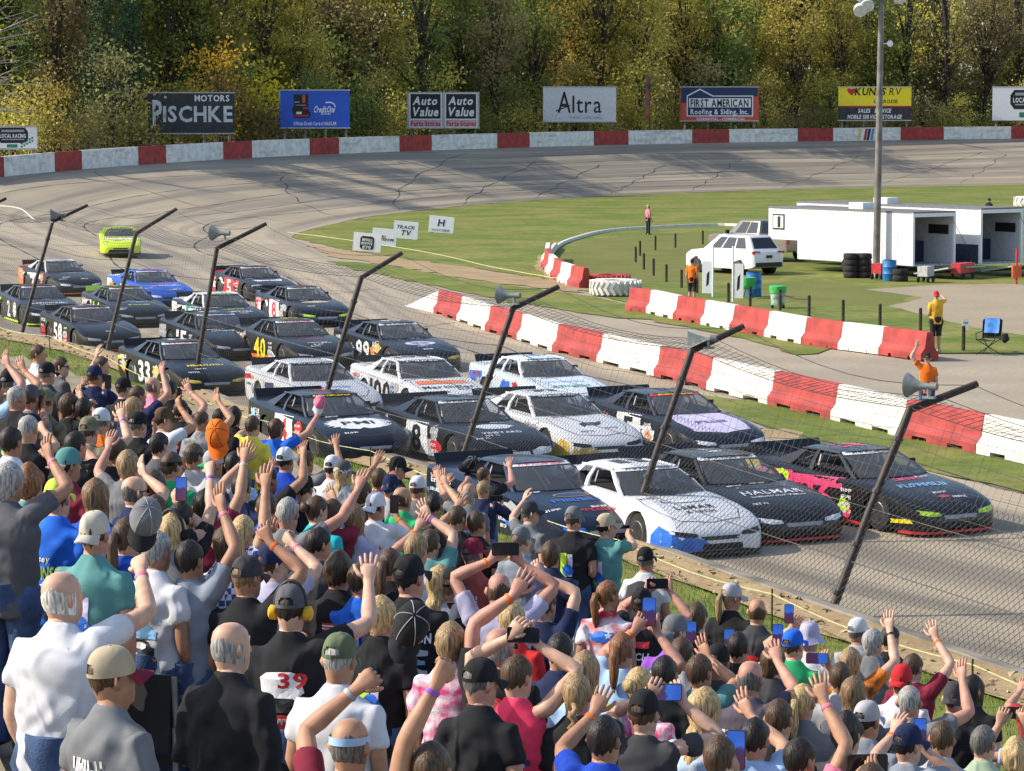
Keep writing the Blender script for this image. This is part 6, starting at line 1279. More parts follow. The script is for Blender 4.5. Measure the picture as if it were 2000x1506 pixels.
def cap_meshes():
    if _cap: return _cap
    n, rows = 48, 14; P = []
    for i in range(rows + 1):
        t = i / rows; ph_ = t * math.pi / 2; z = .026 + .128 * math.sin(ph_) ** .9; s_ = max(.02, math.cos(ph_) ** .72)
        P.append([V3(*head_pt(2 * math.pi * j / n, .045, 1.11 * s_ * (1 + .006 * abs(math.sin(2 * math.pi * j / n * 3))))[:2], z) for j in range(n)])
        c_ = V3(0, -.004, 0)
    b_ = MB(); vs = [p for r in P for p in r]; fs = []
    for i in range(rows):
        for j in range(n):
            th = 2 * math.pi * (j + .5) / n; zz = (P[i][j].z + P[i + 1][j].z) / 2
            if ((th - math.pi) / R(34)) ** 2 + ((zz - .046) / .044) ** 2 < 1 and zz > .045: continue      # opening over the strap
            fs.append((i * n + j, i * n + (j + 1) % n, (i + 1) * n + (j + 1) % n, (i + 1) * n + j))
    b_.add(vs, fs); _cap['cap'] = b_.mesh('cap', 60)
    b_ = MB(); G = []
    for i in range(6):
        t = i / 5; row = []
        for j in range(11):
            s = -1 + j / 5; th = s * R(58); p = head_pt(th, .045, 1.13); ext = .085 * t * (1 - .55 * s * s) ; row.append(V3(p.x * (1 + .05 * t), p.y + ext, .032 - .022 * t - .028 * s * s * (0.3 + t)))
        G.append(row)
    b_.grid(G); b_.grid([[p - V3(0, 0, .006) for p in r] for r in G], flip=True); _cap['brim'] = b_.mesh('brim', 60)
    b_ = MB(); b_.tube([(0, 0, .150), (0, 0, .158)], [.009, .006], 8); _cap['button'] = b_.mesh('button')
    b_ = MB(); G = []
    for i, (k, z) in enumerate(((.02, .15), (.55, .148), (.95, .125), (1.15, .06), (1.18, .03), (1.5, .0), (1.85, -.03))): G.append([head_pt(2 * math.pi * j / 28, .045, k) * 1 for j in range(29)]); G[-1] = [V3(p.x, p.y, z + (.006 * math.sin(j * .9) if k > 1.3 else 0)) for j, p in enumerate(G[-1])]
    b_.grid(G, flip=True); _cap['bucket'] = b_.mesh('bucket_hat', 60)
    b_ = MB(); b_.tube([head_pt(R(90), -.02, 1.2)] + [V3(.092 * math.cos(a), -.005, .02 + .15 * math.sin(a)) for a in [R(k) for k in range(0, 181, 20)]] + [head_pt(R(-90), -.02, 1.2)], .011, 6); _cap['headband'] = b_.mesh('headband', 60)
    b_ = MB(); b_.tube([(.075, 0, -.01), (.085, 0, -.01), (.115, 0, -.01), (.125, 0, -.01)], [.03, .042, .042, .025], 12); _cap['cup'] = b_.mesh('ear_cup', 50)
    b_ = MB(); G = [[head_pt(R(55) + R(250) * j / 20, z, 1.13) for j in range(21)] for z in (.02, .055)]; b_.grid(G, flip=True); _cap['band'] = b_.mesh('head_scarf', 60)
    b_ = MB()
    for s in (-1, 1): b_.tube([head_pt(s * R(95), .012, 1.03), head_pt(s * R(60), .015, 1.08), head_pt(s * R(42), .016, 1.06)], .004, 4); b_.box(head_pt(s * R(24), .008, 1.06), (.05, .008, .032))
    _cap['glasses'] = b_.mesh('sunglasses'); return _cap
cap_meshes()
def ring(c, side, up, ra, rb, n): return [c + side * (ra * math.cos(2 * math.pi * k / n)) + up * (rb * math.sin(2 * math.pi * k / n)) for k in range(n)]
def limb(b_, stations, side, n=9):
    """stations: (centre, ra, rb); frames follow `side`"""
    rings = []
    for i, (c, ra, rb) in enumerate(stations):
        d = (stations[min(i + 1, len(stations) - 1)][0] - stations[max(i - 1, 0)][0]).normalized(); s = side - d * side.dot(d)
        if s.length < 1e-4: s = frame(d)[0]
        s.normalize(); rings.append(ring(c, s, d.cross(s), ra, rb, n))
    b_.loft(rings)
def fingers(b_, palm_end, palm_base, d, nrm, s, thumb, curl, spread):
    for k, (o_, ln) in enumerate(((-.031, .070), (-.0105, .080), (.0105, .076), (.030, .060))):
        a = spread * (k - 1.5) * .5 * R(1); fd = (d * math.cos(a) + s * math.sin(a)).normalized(); p = palm_end + s * o_ * 1.02 - d * .012; pts = [p]; ang_ = 0
        for seg, f_ in enumerate((.45, .32, .26)):
            ang_ += curl * (R(62) if seg else R(50)) + R(6); dd = fd * math.cos(ang_) + nrm * math.sin(ang_); p = p + dd * (ln * f_ * 1.12); pts.append(p)
        b_.tube(pts, [.0098, .0092, .0085, .0062], 6)
    td = (d * (.62 if curl < .5 else .9) + s * thumb * .75 + nrm * .25).normalized(); p = palm_base + d * .022 + s * thumb * .026
    b_.tube([p, p + td * .034, p + (td + d * .3 + nrm * curl * .8).normalized() * .068, p + (td + d * .55 + nrm * curl * 1.2).normalized() * .092], [.0135, .0125, .0105, .0072], 6)
SHIRTS = []; PEOPLE = []
def arm_geo(sh, tgt, hint, up_l=.30, fo_l=.27):
    v = tgt - sh; L_ = min(v.length, (up_l + fo_l) * .985); d = v.normalized(); w_ = sh + d * L_
    a = (up_l ** 2 - fo_l ** 2 + L_ ** 2) / (2 * L_); h = math.sqrt(max(0, up_l ** 2 - a * a)); pr = hint - d * hint.dot(d); pr.normalize(); return sh + d * a + pr * h, w_
PHONES = []
def person(x, y, top, head, label, arms=(), yaw=22, s=1.0, girth=1.0, legs='jean', sleeve='short', hyaw=0, extras=(), sk=None, hair=None, band=None, dz=0.0, prints=None, free=None):
    idx = len(PEOPLE); rn = random.Random(idx * 17 + 3)
    sk = rn.randrange(5) if sk is None else sk; H_ = 1.62 * s + dz
    d = ray(x, y)
    if free is None: t = (uz(0) + H_ - CAMZ) / (d.z + .285 * (ND.x * d.x + ND.y * d.y)); p = V3(d.x * t, d.y * t, CAMZ + d.z * t); loc = V3(p.x, p.y, p.z - H_)
    else: loc = V3(*free)
    D = loc.y
    lw = label.lower()
    if free is None and top in ('black', 'char', 'mid', 'grey', 'navy') and not any(c in lw for c in ('black', 'char', 'grey', 'navy', 'dark shirt', 'red flag', 'dark')) and prints is None: top = rn.choice(['red', 'sky', 'white', 'teal', 'orange', 'pink', 'lgrey', 'royal', 'maroon', 'white', 'green', top])
    az = -R(yaw); root = bpy.data.objects.new('person', bpy.data.meshes.new('person')); COL.objects.link(root); root.location = loc; root.rotation_euler = (0, 0, az); root.scale = (s, s, s)
    tag(root, label, 'person', 'crowd in the stand' if free is None else 'people in the infield'); PEOPLE.append(root)
    Mw = Matrix.Translation(loc) @ Matrix.Rotation(az, 4, 'Z') @ Matrix.Scale(s, 4); Mi = Mw.inverted()
    b_ = MB(); g = girth
    # torso, hips and legs under the clothes, head on the neck
    limb(b_, [(V3(0, 0, z), a * g, c * g) for z, a, c in ((.86, .14, .10), (1.0, .135, .095), (1.15, .14, .095), (1.3, .155, .10), (1.40, .14, .085))] + [(V3(0, -.005, 1.44), .10, .07), (V3(0, 0, 1.47), .062, .058), (V3(0, .01, 1.52), .056, .056)], V3(1, 0, 0), 12)
    hyaw = hyaw + rn.choice((0, 0, 8, 18, 30)); hy = Matrix.Rotation(-R(hyaw), 3, 'Z') @ Matrix.Rotation(rn.uniform(-.12, .1), 3, 'X') @ Matrix.Scale(.92, 3); hc = V3(0, .015, 1.598)
    b_.loft([[hy @ v + hc for v in r] for r in head_rings()])
    nb = MB(); nb.add([(0, .098, .035), (-.016, .10, -.03), (.016, .10, -.03), (0, .128, -.022)], [(0, 1, 3), (0, 3, 2), (1, 2, 3)]); b_.add([hy @ Vector(v) + hc for v in nb.v], nb.f)
    for sd in (-1, 1):
        eb = MB(); eb.tube([(sd * .072, -.005, -.03), (sd * .084, -.012, .0), (sd * .080, -.012, .03)], [(.012, .016), (.011, .024), (.006, .014)], 6); b_.add([hy @ Vector(v) + hc for v in eb.v], eb.f)
    shp = {-1: V3(-.168 * (1 + .4 * (g - 1)), -.005, 1.365), 1: V3(.168 * (1 + .4 * (g - 1)), -.005, 1.365)}
    todo = {1: None, -1: None}
    for a in arms: todo[1 if a[0] == 'R' else -1] = a
    for sd in (-1, 1):
        a = todo[sd]
        if a is None:
            el = shp[sd] + V3(sd * .05, -.02, -.285); wr = el + V3(sd * rn.uniform(-.06, .02), rn.uniform(.04, .16), -.235); nrm = V3(-sd, 0, 0); curl = .35; hd = (wr - el).normalized(); sp_ = 4
            if a is None and rn.random() < .35: wr = el + V3(-sd * .16, .18, .02); hd = (wr - el).normalized(); nrm = V3(0, -.2, -1)
        else:
            kind = a[3]; q = ray(a[1], a[2]); off_ = a[4] if len(a) > 4 else .22
            if kind != 'p':                                          # arms reach forward until they are nearly straight
                for _ in range(14):
                    if ((Mi @ at_d(a[1], a[2], D + off_)) - shp[sd] - V3(0, 0, .06)).length > .50 + .05 * rn.random() or off_ > .55: break
                    off_ += .04
            tg = Mi @ at_d(a[1], a[2], D + off_)
            shp[sd] = shp[sd] + V3(-sd * .012, 0, .06 if tg.z > 1.4 else 0)
            tg = tg - V3(0, 0, .06)
            hint = V3(sd * 1.0, -.25, -.55) if kind != 'p' else V3(sd * 1.0, -.1, -.9)
            el, wr = arm_geo(shp[sd], tg, hint); fd = (wr - el).normalized(); hd = (fd * .7 + V3(0, 0, .55)).normalized() if kind in 'wp' else fd
            fw = V3(math.sin(R(yaw) * .0), 1, 0); nrm = (V3(rn.uniform(-.4, .4), 1, -.1)); curl = {'w': rn.uniform(.0, .16), 'f': 1.0, 'p': .55}[kind]; sp_ = {'w': rn.uniform(6, 17), 'f': 2, 'p': 4}[kind]
        nrm = (nrm - hd * nrm.dot(hd)).normalized(); sv = hd.cross(nrm).normalized()
        if sv.x < 0 and a is not None: pass
        ua, fa = el - shp[sd], wr - el
        st = [(shp[sd] + V3(-sd * .05, 0, -.02), .040, .044), (shp[sd] + ua * .12, .046, .048), (shp[sd] + ua * .5, .046, .049), (shp[sd] + ua * .88, .041, .043), (el + fa * .05, .040, .042), (el + fa * .28, .043, .043), (el + fa * .65, .034, .032), (wr - fa * .04, .027, .022),
              (wr + hd * .02, .031, .020), (wr + hd * .05, .040, .018), (wr + hd * .085, .043, .0155), (wr + hd * .103, .036, .010)]
        limb(b_, st, sv, 10); pe = wr + hd * .098
        thumb = 1 if (sv.x * -sd) > 0 else -1
        fingers(b_, pe, wr + hd * .01, hd, nrm, sv, thumb, curl, sp_)
        todo[sd] = (a, el, wr, hd, nrm, sv)
    me = b_.mesh('person', 180); root.data = me; set_mat(root, skin(sk))
    # lower body
    lg = {'jean': (.05, .09, .20), 'djean': (.025, .04, .10), 'black': (.02, .02, .022), 'khaki': (.30, .24, .15), 'grey': (.14, .14, .15)}
    sh_ = legs.startswith('s_'); lc = lg[legs[2:] if sh_ else legs]; lm = mat('trouser_' + legs.replace('s_', ''), lc, .85, var=.25, scale=7, bump=.3, bscale=90)
    for sd in (-1, 1):
        lb_ = MB(); zb = .47 if sh_ else .04
        lb_.tube([(sd * .075, 0, .97), (sd * .085 * g, -.005, .86), (sd * .09, 0, .70), (sd * .09, .01, .52), (sd * .09, .0, zb)], [.10 * g, .105 * g, .09, .075, .07 if not sh_ else .085], 12)
        if sd == 1: lb_.tube([(0, 0, .82), (0, 0, .92), (0, 0, 1.02)], [(.12 * g, .1 * g), (.165 * g, .125 * g), (.155 * g, .115 * g)], 14)
        lb_.build('trouser_leg', lm, root, 60)
        if sh_: lb_ = MB(); lb_.tube([(sd * .09, .01, .5), (sd * .09, -.015, .34), (sd * .09, 0, .09)], [.055, .056, .036], 9); lb_.build('lower_leg', skin(sk), root, 60)
        fb2 = MB(); fb2.tube([(sd * .09, -.09, .045), (sd * .09, -.04, .055), (sd * .09, .08, .045), (sd * .095, .17, .03)], [(.035, .04), (.043, .05), (.045, .04), (.025, .025)], 9); fb2.build('shoe', M_LIP if rn.random() < .6 else cloth('lgrey'), root, 60)
    # shirt: torso and sleeves fused, then creased
    sb = MB(); hem = .80 if top else .8
    limb(sb, [(V3(0, 0, z), a * g, c * g) for z, a, c in ((.80, .172, .132), (.92, .170, .13), (1.06, .165, .122), (1.20, .168, .124), (1.31, .176, .12), (1.385, .160, .102))] + [(V3(0, -.005, 1.435), .115, .080), (V3(0, 0, 1.475), .080, .068), (V3(0, .006, 1.495), .070, .066)], V3(1, 0, 0), 18)
    tank = sleeve == 'tank'
    for sd in (-1, 1):
        a, el, wr, hd, nrm, sv = todo[sd]
        if tank: continue
        s0 = V3(sd * .09, 0, 1.345); ua = el - shp[sd]; fa = wr - el; ee = .58 if sleeve == 'short' else 1.0
        st = [(s0, .075, .075), (shp[sd] + ua * .02, .072, .073), (shp[sd] + ua * .3, .068, .068), (shp[sd] + ua * ee, .067, .066)]
        if sleeve == 'long': st += [(el + fa * .3, .058, .056), (el + fa * .88, .046, .042)]
        limb(sb, st, sv, 12)
    so_ = link('shirt', sb.mesh('shirt'), root, mat=cloth(top)); px_m = F / D * s
    md = so_.modifiers.new('r', 'REMESH'); md.mode = 'VOXEL'; md.voxel_size = .0165 if px_m > 260 else .021; md = so_.modifiers.new('s', 'SMOOTH'); md.iterations = 5; md.factor = .6
    SHIRTS.append((so_, idx, prints, root))
    # head gear and hair
    hk = head.split(':'); MH = Matrix.Translation(hc) @ hy.to_4x4()
    def on_head(name, mesh, m, rot=0.0, k=1.0, parent=root):
        o = link(name, mesh, root, mat=m); o.matrix_local = MH @ Matrix.Rotation(rot, 4, 'Z') @ Matrix.Scale(k, 4); return o
    hcol = hair or rn.choice(['br', 'dk', 'sp', 'lb', 'br'])
    if hk[0] in ('cap', 'rcap'):
        rot = math.pi if hk[0] == 'rcap' else 0
        c = on_head('cap', _cap['cap'], cloth(hk[1]), rot, 1.0); br = link('brim', _cap['brim'], c, mat=cloth(hk[2] if len(hk) > 2 else hk[1])); link('button', _cap['button'], c, mat=cloth(hk[1]))
        style = hk[3] if len(hk) > 3 else 'short'; on_head('hair', hair_mesh({'short': 'short', 'long': 'long', 'pony': 'pony', 'mid': 'mid', 'bald': 'bald'}[style], idx), hair_mat(hcol), 0, .955)
    elif hk[0] == 'bucket': on_head('bucket_hat', _cap['bucket'], cloth(hk[1])); on_head('hair', hair_mesh('short', idx), hair_mat(hcol), 0, .95)
    else: on_head('hair', hair_mesh(hk[0], idx), hair_mat(hk[1]))
    if arms and not any(e.startswith('band') for e in extras) and rn.random() < .4: extras = list(extras) + ['band:' + rn.choice(['orange', 'purple', 'black', 'orange', 'lgrey', 'pink'])]
    for e in extras:
        if e.startswith('muff'): m_ = cloth(e.split(':')[1]); hb = on_head('headset', _cap['headband'], M_LIP); c1 = link('ear_cup', _cap['cup'], hb, mat=m_); c2 = link('ear_cup', _cap['cup'], hb, mat=m_, rz=math.pi)
        elif e == 'glasses': on_head('sunglasses', _cap['glasses'], M_LIP)
        elif e.startswith('scarf'): on_head('head_scarf', _cap['band'], cloth(e.split(':')[1]))
        elif e.startswith('pack'):
            pb2 = MB(); pb2.tube([(0, -.13, .98), (0, -.18, 1.0), (0, -.2, 1.2), (0, -.17, 1.38), (0, -.12, 1.40)], [(.12, .04), (.15, .06), (.15, .07), (.12, .05), (.06, .03)], 12); pb2.build('backpack', cloth(e.split(':')[1]), root, 60)
        elif e.startswith('band'):
            for sd in (-1, 1):
                a, el, wr, hd, nrm, sv = todo[sd]
                if a is not None:
                    wb = MB(); fd = (wr - el).normalized(); c = wr - fd * .03; rs_ = []
                    for q_, rr_ in ((-.010, .032), (0, .034), (.010, .032)): s1 = sv - fd * sv.dot(fd); s1.normalize(); rs_.append(ring(c + fd * q_, s1, fd.cross(s1), rr_, rr_ * .85, 12))
                    wb.loft(rs_); wb.build('wristband', mat('band_' + e.split(':')[1], CL[e.split(':')[1]], .5), root, 60); break
    W_ = {sd: (Mw @ (todo[sd][2] + todo[sd][3] * .10), todo[sd][0]) for sd in (-1, 1)}
    return root, W_
# ---------------------------------------------------------------- the crowd, from the far left rows to the near ones
def screen_mat():
    m = bpy.data.materials.new('lit_phone_screen'); m.use_nodes = True; N = m.node_tree; L = N.links.new; b = N.nodes['Principled BSDF']; b.inputs['Roughness'].default_value = .15; b.inputs['Base Color'].default_value = (.01, .01, .012, 1)
    tc = node(N, 'ShaderNodeTexCoord'); sp = node(N, 'ShaderNodeSeparateXYZ'); cr = node(N, 'ShaderNodeValToRGB'); e = cr.color_ramp.elements
    e[0].position = .05; e[0].color = (.10, .02, .05, 1); e[1].position = .9; e[1].color = (.03, .12, .6, 1); x = e.new(.5); x.color = (.05, .03, .12, 1); x = e.new(.6); x.color = (.04, .16, .7, 1)
    nz = node(N, 'ShaderNodeTexNoise'); nz.inputs['Scale'].default_value = 7; ad = node(N, 'ShaderNodeMath', operation='MULTIPLY_ADD'); ad.inputs[1].default_value = .3; L(tc.outputs['Generated'], sp.inputs[0]); L(tc.outputs['Generated'], nz.inputs['Vector'])
    L(nz.outputs[0], ad.inputs[0]); L(sp.outputs['Z'], ad.inputs[2]); sb = node(N, 'ShaderNodeMath', operation='SUBTRACT'); sb.inputs[1].default_value = .15; L(ad.outputs[0], sb.inputs[0]); L(sb.outputs[0], cr.inputs[0]); L(cr.outputs[0], b.inputs['Emission Color']); b.inputs['Emission Strength'].default_value = .55; return m
M_SCR = screen_mat(); M_SCRD = mat('dark_phone_screen', (.02, .022, .028), .12, spec=.6); M_PHB = mat('phone_body', (.03, .03, .034), .35); M_PHP = mat('pink_phone_case', (.6, .25, .35), .5)
def rrect(w_, h_, r): return [(sx * (w_ / 2 - r) + r * math.cos(a), sz * (h_ / 2 - r) + r * math.sin(a)) for sx, sz, a0 in ((1, 1, 0), (-1, 1, 90), (-1, -1, 180), (1, -1, 270)) for a in [R(a0 + k * 30) for k in range(4)]]
b_ = MB(); b_.add([(x, .005, z) for x, z in rrect(.078, .162, .012)] + [(x, -.005, z) for x, z in rrect(.078, .162, .012)], [tuple(range(16)), tuple(range(31, 15, -1))] + [(k, 16 + k, 16 + (k + 1) % 16, (k + 1) % 16) for k in range(16)]); PH_BODY = b_.mesh('phone')
b_ = MB(); b_.add([(x, -.0058, z) for x, z in rrect(.071, .153, .009)], [tuple(range(15, -1, -1))]); PH_SCR = b_.mesh('screen')
def phone(who, px, py, label, land=False, lit=True, off_=.17, roll=0, k=1.0, case=None, name='phone'):
    c = at_d(px, py, who.location.y + off_); o = link(name, PH_BODY, None, c, None, case or M_PHB); o.rotation_euler = (R(-6), R(90) + R(roll) if land else R(roll), R(random.Random(int(px)).uniform(-14, 10))); o.scale = (k, k, k)
    link('screen', PH_SCR, o, mat=M_SCR if lit else M_SCRD); return tag(o, label, 'phone', 'phones held up in the crowd')
def held_cap(who, px, py, c1, c2, label, off_=.25, rot=(70, 180, 0), k=1.0):
    # rot: how far the crown tips towards the viewer, spin of the brim round the crown, roll
    o = link('cap', _cap['cap'], None, None, None, cloth(c1)); o.matrix_world = Matrix.Translation(at_d(px, py, who.location.y + off_)) @ Matrix.Rotation(R(rot[2]), 4, 'Y') @ Matrix.Rotation(R(rot[0]), 4, 'X') @ Matrix.Rotation(R(rot[1]), 4, 'Z') @ Matrix.Scale(k, 4)
    link('brim', _cap['brim'], o, mat=cloth(c2)); link('button', _cap['button'], o, mat=cloth(c1)); sb = MB()
    for q in range(6):
        th = math.pi * q / 3 + .52; sb.tube([V3(*head_pt(th, .045, 1.125 * max(.02, math.cos(t * math.pi / 2) ** .72))[:2], .026 + .130 * math.sin(t * math.pi / 2) ** .9) for t in (0, .15, .3, .45, .6, .75, .88, .97)], .0022, 4)
    sb.build('seam_stitching', cloth('lgrey' if c1 in ('black', 'grey') else 'char'), o)
    return tag(o, label, 'cap', 'caps waved in the air')
P = lambda *a, **k: person(*a, **k)[0]
w = lambda s, x, y, o=.2: (s, x, y, 'w', o)
f = lambda s, x, y, o=.2: (s, x, y, 'f', o)
ph = lambda s, x, y, o=.2: (s, x, y, 'p', o)
# left edge, far rows
P(72, 690, 'white', 'short:br', 'person in plain white shirt standing apart by the near grass at left', yaw=60)
P(16, 745, 'char', 'cap:black', 'person in black cap with pale blue headset waving at the left edge', [w('R', 46, 712)], extras=['muff:sky'])
P(-14, 760, 'grey', 'short:dk', 'person at the left edge, only a raised hand and shoulder in view', [w('R', 16, 702)])
P(90, 728, 'char', 'cap:black', 'person in black cap with small red badge, far left rows', [w('L', 68, 738)])
P(116, 714, 'mid', 'short:br', 'person with sunglasses behind the black cap with red badge, hand raised', [w('R', 117, 738)], extras=['glasses'], yaw=55)
P(30, 775, 'black', 'buzz:gr', 'person in black shirt with lime lettering at left, one arm forward', [w('R', 84, 788)], yaw=45, prints='lime')
P(58, 776, 'grey', 'cap:mid', 'person in dark grey cap beside the lime lettered shirt')
P(86, 782, 'camo', 'cap:camo', 'person in mottled camouflage cap, far left rows')
P(196, 712, 'black', 'short:br', 'person with arm stretched high in front of the leftmost leaning posts', [w('L', 189, 686)], yaw=60)
n_ = P(184, 733, 'navy', 'cap:navy', 'person in navy cap holding up a dark phone at upper left', [ph('R', 211, 755), w('L', 162, 744)]); phone(n_, 211, 746, 'dark phone held up by person in navy cap at upper left', lit=False)
P(240, 757, 'black', 'cap:black', 'person in black cap with stitched badge, second row from the dirt strip')
P(296, 752, 'pink', 'bald:sp', 'person in hot pink shirt facing the track near the dirt strip', yaw=70)
P(268, 772, 'navy', 'short:br', 'person in navy sleeve waving beside the hot pink shirt', [w('R', 318, 722)])
n_ = P(332, 760, 'black', 'short:dk', 'person in black shirt holding up a grey phone at upper left', [ph('R', 349, 780), w('L', 308, 768)]); phone(n_, 349, 770, 'grey phone held upright in front of the black car with yellow script', lit=False)
P(352, 800, 'black', 'short:dk', 'person in black with hand raised beside the grey phone', [w('R', 371, 755)])
P(162, 798, 'lime', 'short:dk', 'person in lime shirt, dark hair, among the upper left rows', [f('L', 166, 780)], extras=['band:purple'])
P(134, 790, 'black', 'mid:br', 'person in black with arm up next to the lime shirt', [w('R', 160, 770)])
P(258, 796, 'navy', 'mid:db', 'person in navy with light hair in upper left rows', yaw=40)
P(196, 822, 'black', 'cap:white', 'person in mottled white cap, upper left')
P(268, 828, 'black', 'cap:black', 'person in black cap and black shirt with red flag print', prints='redflag', girth=1.1)
n_ = P(318, 818, 'white', 'cap:brown', 'person in dark brown cap and white shirt holding a phone high', [ph('R', 352, 786)], yaw=50)
P(392, 820, 'stripe', 'buzz:br', 'person with cropped hair waving an open hand high over the dirt strip', [w('R', 428, 776)])
P(430, 815, 'black', 'short:dk', 'person with dark hair low behind the open waving hand', [w('L', 424, 815)])
P(456, 812, 'black', 'mid:dk', 'person with dark hair beside the orange cap', [])
P(53, 835, 'black', 'buzz:gr', 'person in black vest with bare shoulders and arm across, left edge', [f('R', 84, 826)], sleeve='tank', girth=1.12, sk=0)
P(172, 840, 'camo', 'cap:camo', 'person in grey camouflage cap with pale arm reaching forward', [w('R', 238, 806)])
P(146, 868, 'black', 'short:dk', 'person in black shirt with fist raised behind the teal hat', [f('R', 157, 857)])
P(248, 906, 'grey', 'mid:db', 'person with light hair in front of the red flag shirt', [w('L', 211, 862)])
P(130, 906, 'char', 'rcap:teal:tan', 'person in teal cap turned backwards with tan brim')
P(14, 938, 'mid', 'mid:gr', 'person in dark grey shirt at the left edge, arm up with pink bracelet', [w('R', 98, 878)], girth=1.2, extras=['band:pink'], legs='jean', s=1.04)
P(56, 942, 'black', 'curly:au', 'person with curly auburn hair at left')
P(110, 970, 'blue', 'cap:lime', 'person in lime cap and bright blue shirt with yellow lettering', prints='johnson', girth=1.1)
P(184, 966, 'royal', 'long:lb', 'person with long light brown hair in blue patterned shirt')
P(259, 957, 'navy', 'bald:sp', 'person with cropped head and dark glasses waving past the face', [w('R', 284, 914)], extras=['glasses'], yaw=55)
P(298, 948, 'black', 'long:br', 'person with long brown hair beside the cropped head with glasses')
P(334, 908, 'green', 'short:br', 'person in green shirt with goggle strap round the head', extras=['scarf:black'])
P(377, 890, 'lgrey', 'short:br', 'person in dark visor behind the green shirt', extras=['scarf:char'])
n_ = P(352, 1010, 'black', 'short:dk', 'person in black shirt waving an orange cap high', [f('R', 412, 893, .3)], extras=['band:purple'], yaw=30); held_cap(n_, 427, 852, 'orange', 'orange', 'bright orange cap waved over the crowd', .32, (62, 165, -15), .92)
P(300, 1000, 'black', 'mid:br', 'person in dark sleeve holding a lit phone at left', [ph('R', 352, 972)], yaw=30); phone(PEOPLE[-1], 354, 955, 'blue lit phone beside the green shirt')
P(414, 905, 'lgrey', 'rcap:lgrey:green', 'person in pale cap with green brim under the orange cap')
n_ = P(456, 905, 'sky', 'short:dk', 'person in pale blue white shirt with dark phone raised', [ph('L', 425, 950)]); phone(n_, 425, 934, 'dark phone with red picture under the orange cap')
P(398, 985, 'maroon', 'long:dk', 'person with long dark hair, white visor and raised maroon sleeve', [w('R', 477, 884)], extras=['scarf:white'])
P(440, 1060, 'check', 'long:br', 'person in blue and white checked shirt with pale arm raised', [w('R', 528, 890)], yaw=15)
P(368, 1090, 'steel', 'short:dk', 'person with tanned arm raised in front of the checked shirt', [w('R', 434, 978)], sk=3)
P(182, 1040, 'teal', 'rcap:cream', 'person in cream cap turned backwards and sage teal shirt', girth=1.18, s=1.03)
P(245, 1045, 'royal', 'pony:br', 'person with tied brown hair behind the grey waved cap')
P(334, 1035, 'grey', 'long:bl', 'person with long blond hair in grey printed shirt', extras=['muff:black'], prints='car')
P(474, 1036, 'maroon', 'pony:bl', 'person with blond ponytail in maroon vest', sleeve='tank', yaw=5)
n_ = P(118, 1160, 'white', 'bald:wh', 'person in long white shirt punching the air with a grey cap', [f('R', 275, 1092, .1)], girth=1.28, yaw=20, s=1.05, hyaw=20, sk=2); held_cap(n_, 283, 1020, 'grey', 'black', 'grey cap with black brim held up in a fist', .12, (48, 190, 20), .86)
P(303, 1072, 'white', 'short:gr', 'person in white shirt with orange and blue car print, arms folded', prints='carbig', girth=1.15, yaw=35, legs='jean')
P(214, 1318, 'grey', 'cap:tan:maroon', 'person in tan cap with maroon brim and grey printed shirt, bottom left', prints='whitecar', girth=1.15, yaw=40, hyaw=15, s=1.0)
P(447, 1258, 'black', 'bald:gr', 'person with bare crown in black long sleeved shirt, bottom left', girth=1.22, yaw=30, hyaw=20, sleeve='long', s=1.03, sk=2)
P(480, 1125, 'black', 'cap:char', 'person in charcoal cap and black shirt behind the bare crown', [ph('R', 528, 1040, .1)], girth=1.1, extras=['band:orange'])
# middle rows
P(538, 836, 'blue', 'mid:br', 'person in bright blue shirt reaching up with a pink cap near the fence', [f('R', 618, 804, .25), w('L', 528, 850)], yaw=30); held_cap(PEOPLE[-1], 622, 790, 'pink', 'white', 'small pink and white cap held up in front of the fence post', .27, (40, 200, 30), .8)
P(492, 830, 'yellow', 'short:br', 'person in yellow shirt with wristwatch hand raised', [w('L', 489, 822)])
P(556, 897, 'grey', 'cap:white', 'person in white cap behind crossed arms, centre left rows', [w('L', 528, 905)])
P(596, 900, 'grey', 'short:br', 'person in grey behind the long tanned arms', [w('R', 657, 862)], s=.97)
P(520, 935, 'black', 'short:dk', 'person in black with long tanned arm stretched right', [w('R', 592, 880)], yaw=45, sk=3)
P(470, 950, 'navy', 'short:dk', 'person in navy with two fingers raised, left of centre', [w('L', 476, 888)])
P(592, 953, 'black', 'cap:black', 'person in plain black cap and black shirt, left of centre')
P(668, 922, 'lgrey', 'cap:mid:mid:long', 'person in dark cap with checkered band and braid', hair='bl', extras=['scarf:check'])
P(648, 912, 'white', 'cap:white', 'person in plain white cap half hidden by the checkered band cap')
P(774, 912, 'black', 'cap:black', 'person in black cap beside the dirt strip, face to the right', [w('L', 749, 930)], yaw=60)
P(740, 935, 'black', 'short:br', 'person with pale arm bent up against the dirt strip', [w('L', 733, 896)])
P(762, 950, 'lgrey', 'rcap:navy', 'person in navy cap turned backwards, centre')
P(784, 972, 'black', 'bald:br', 'person with sunburnt bare head left of the white fitted cap')
P(815, 952, 'grey', 'cap:white', 'person in white fitted cap and grey shirt, centre', [w('R', 856, 924)])
P(846, 985, 'black', 'short:dk', 'person in black with pale arm up, right of the white fitted cap', [w('R', 871, 936)])
n_ = P(732, 988, 'white', 'rcap:white:white', 'person in backwards white cap and white shirt with car print', [ph('R', 776, 998, .25)], prints='carblue', hair='dk', girth=1.12); phone(n_, 770, 985, 'dark phone beside the backwards white cap', lit=False)
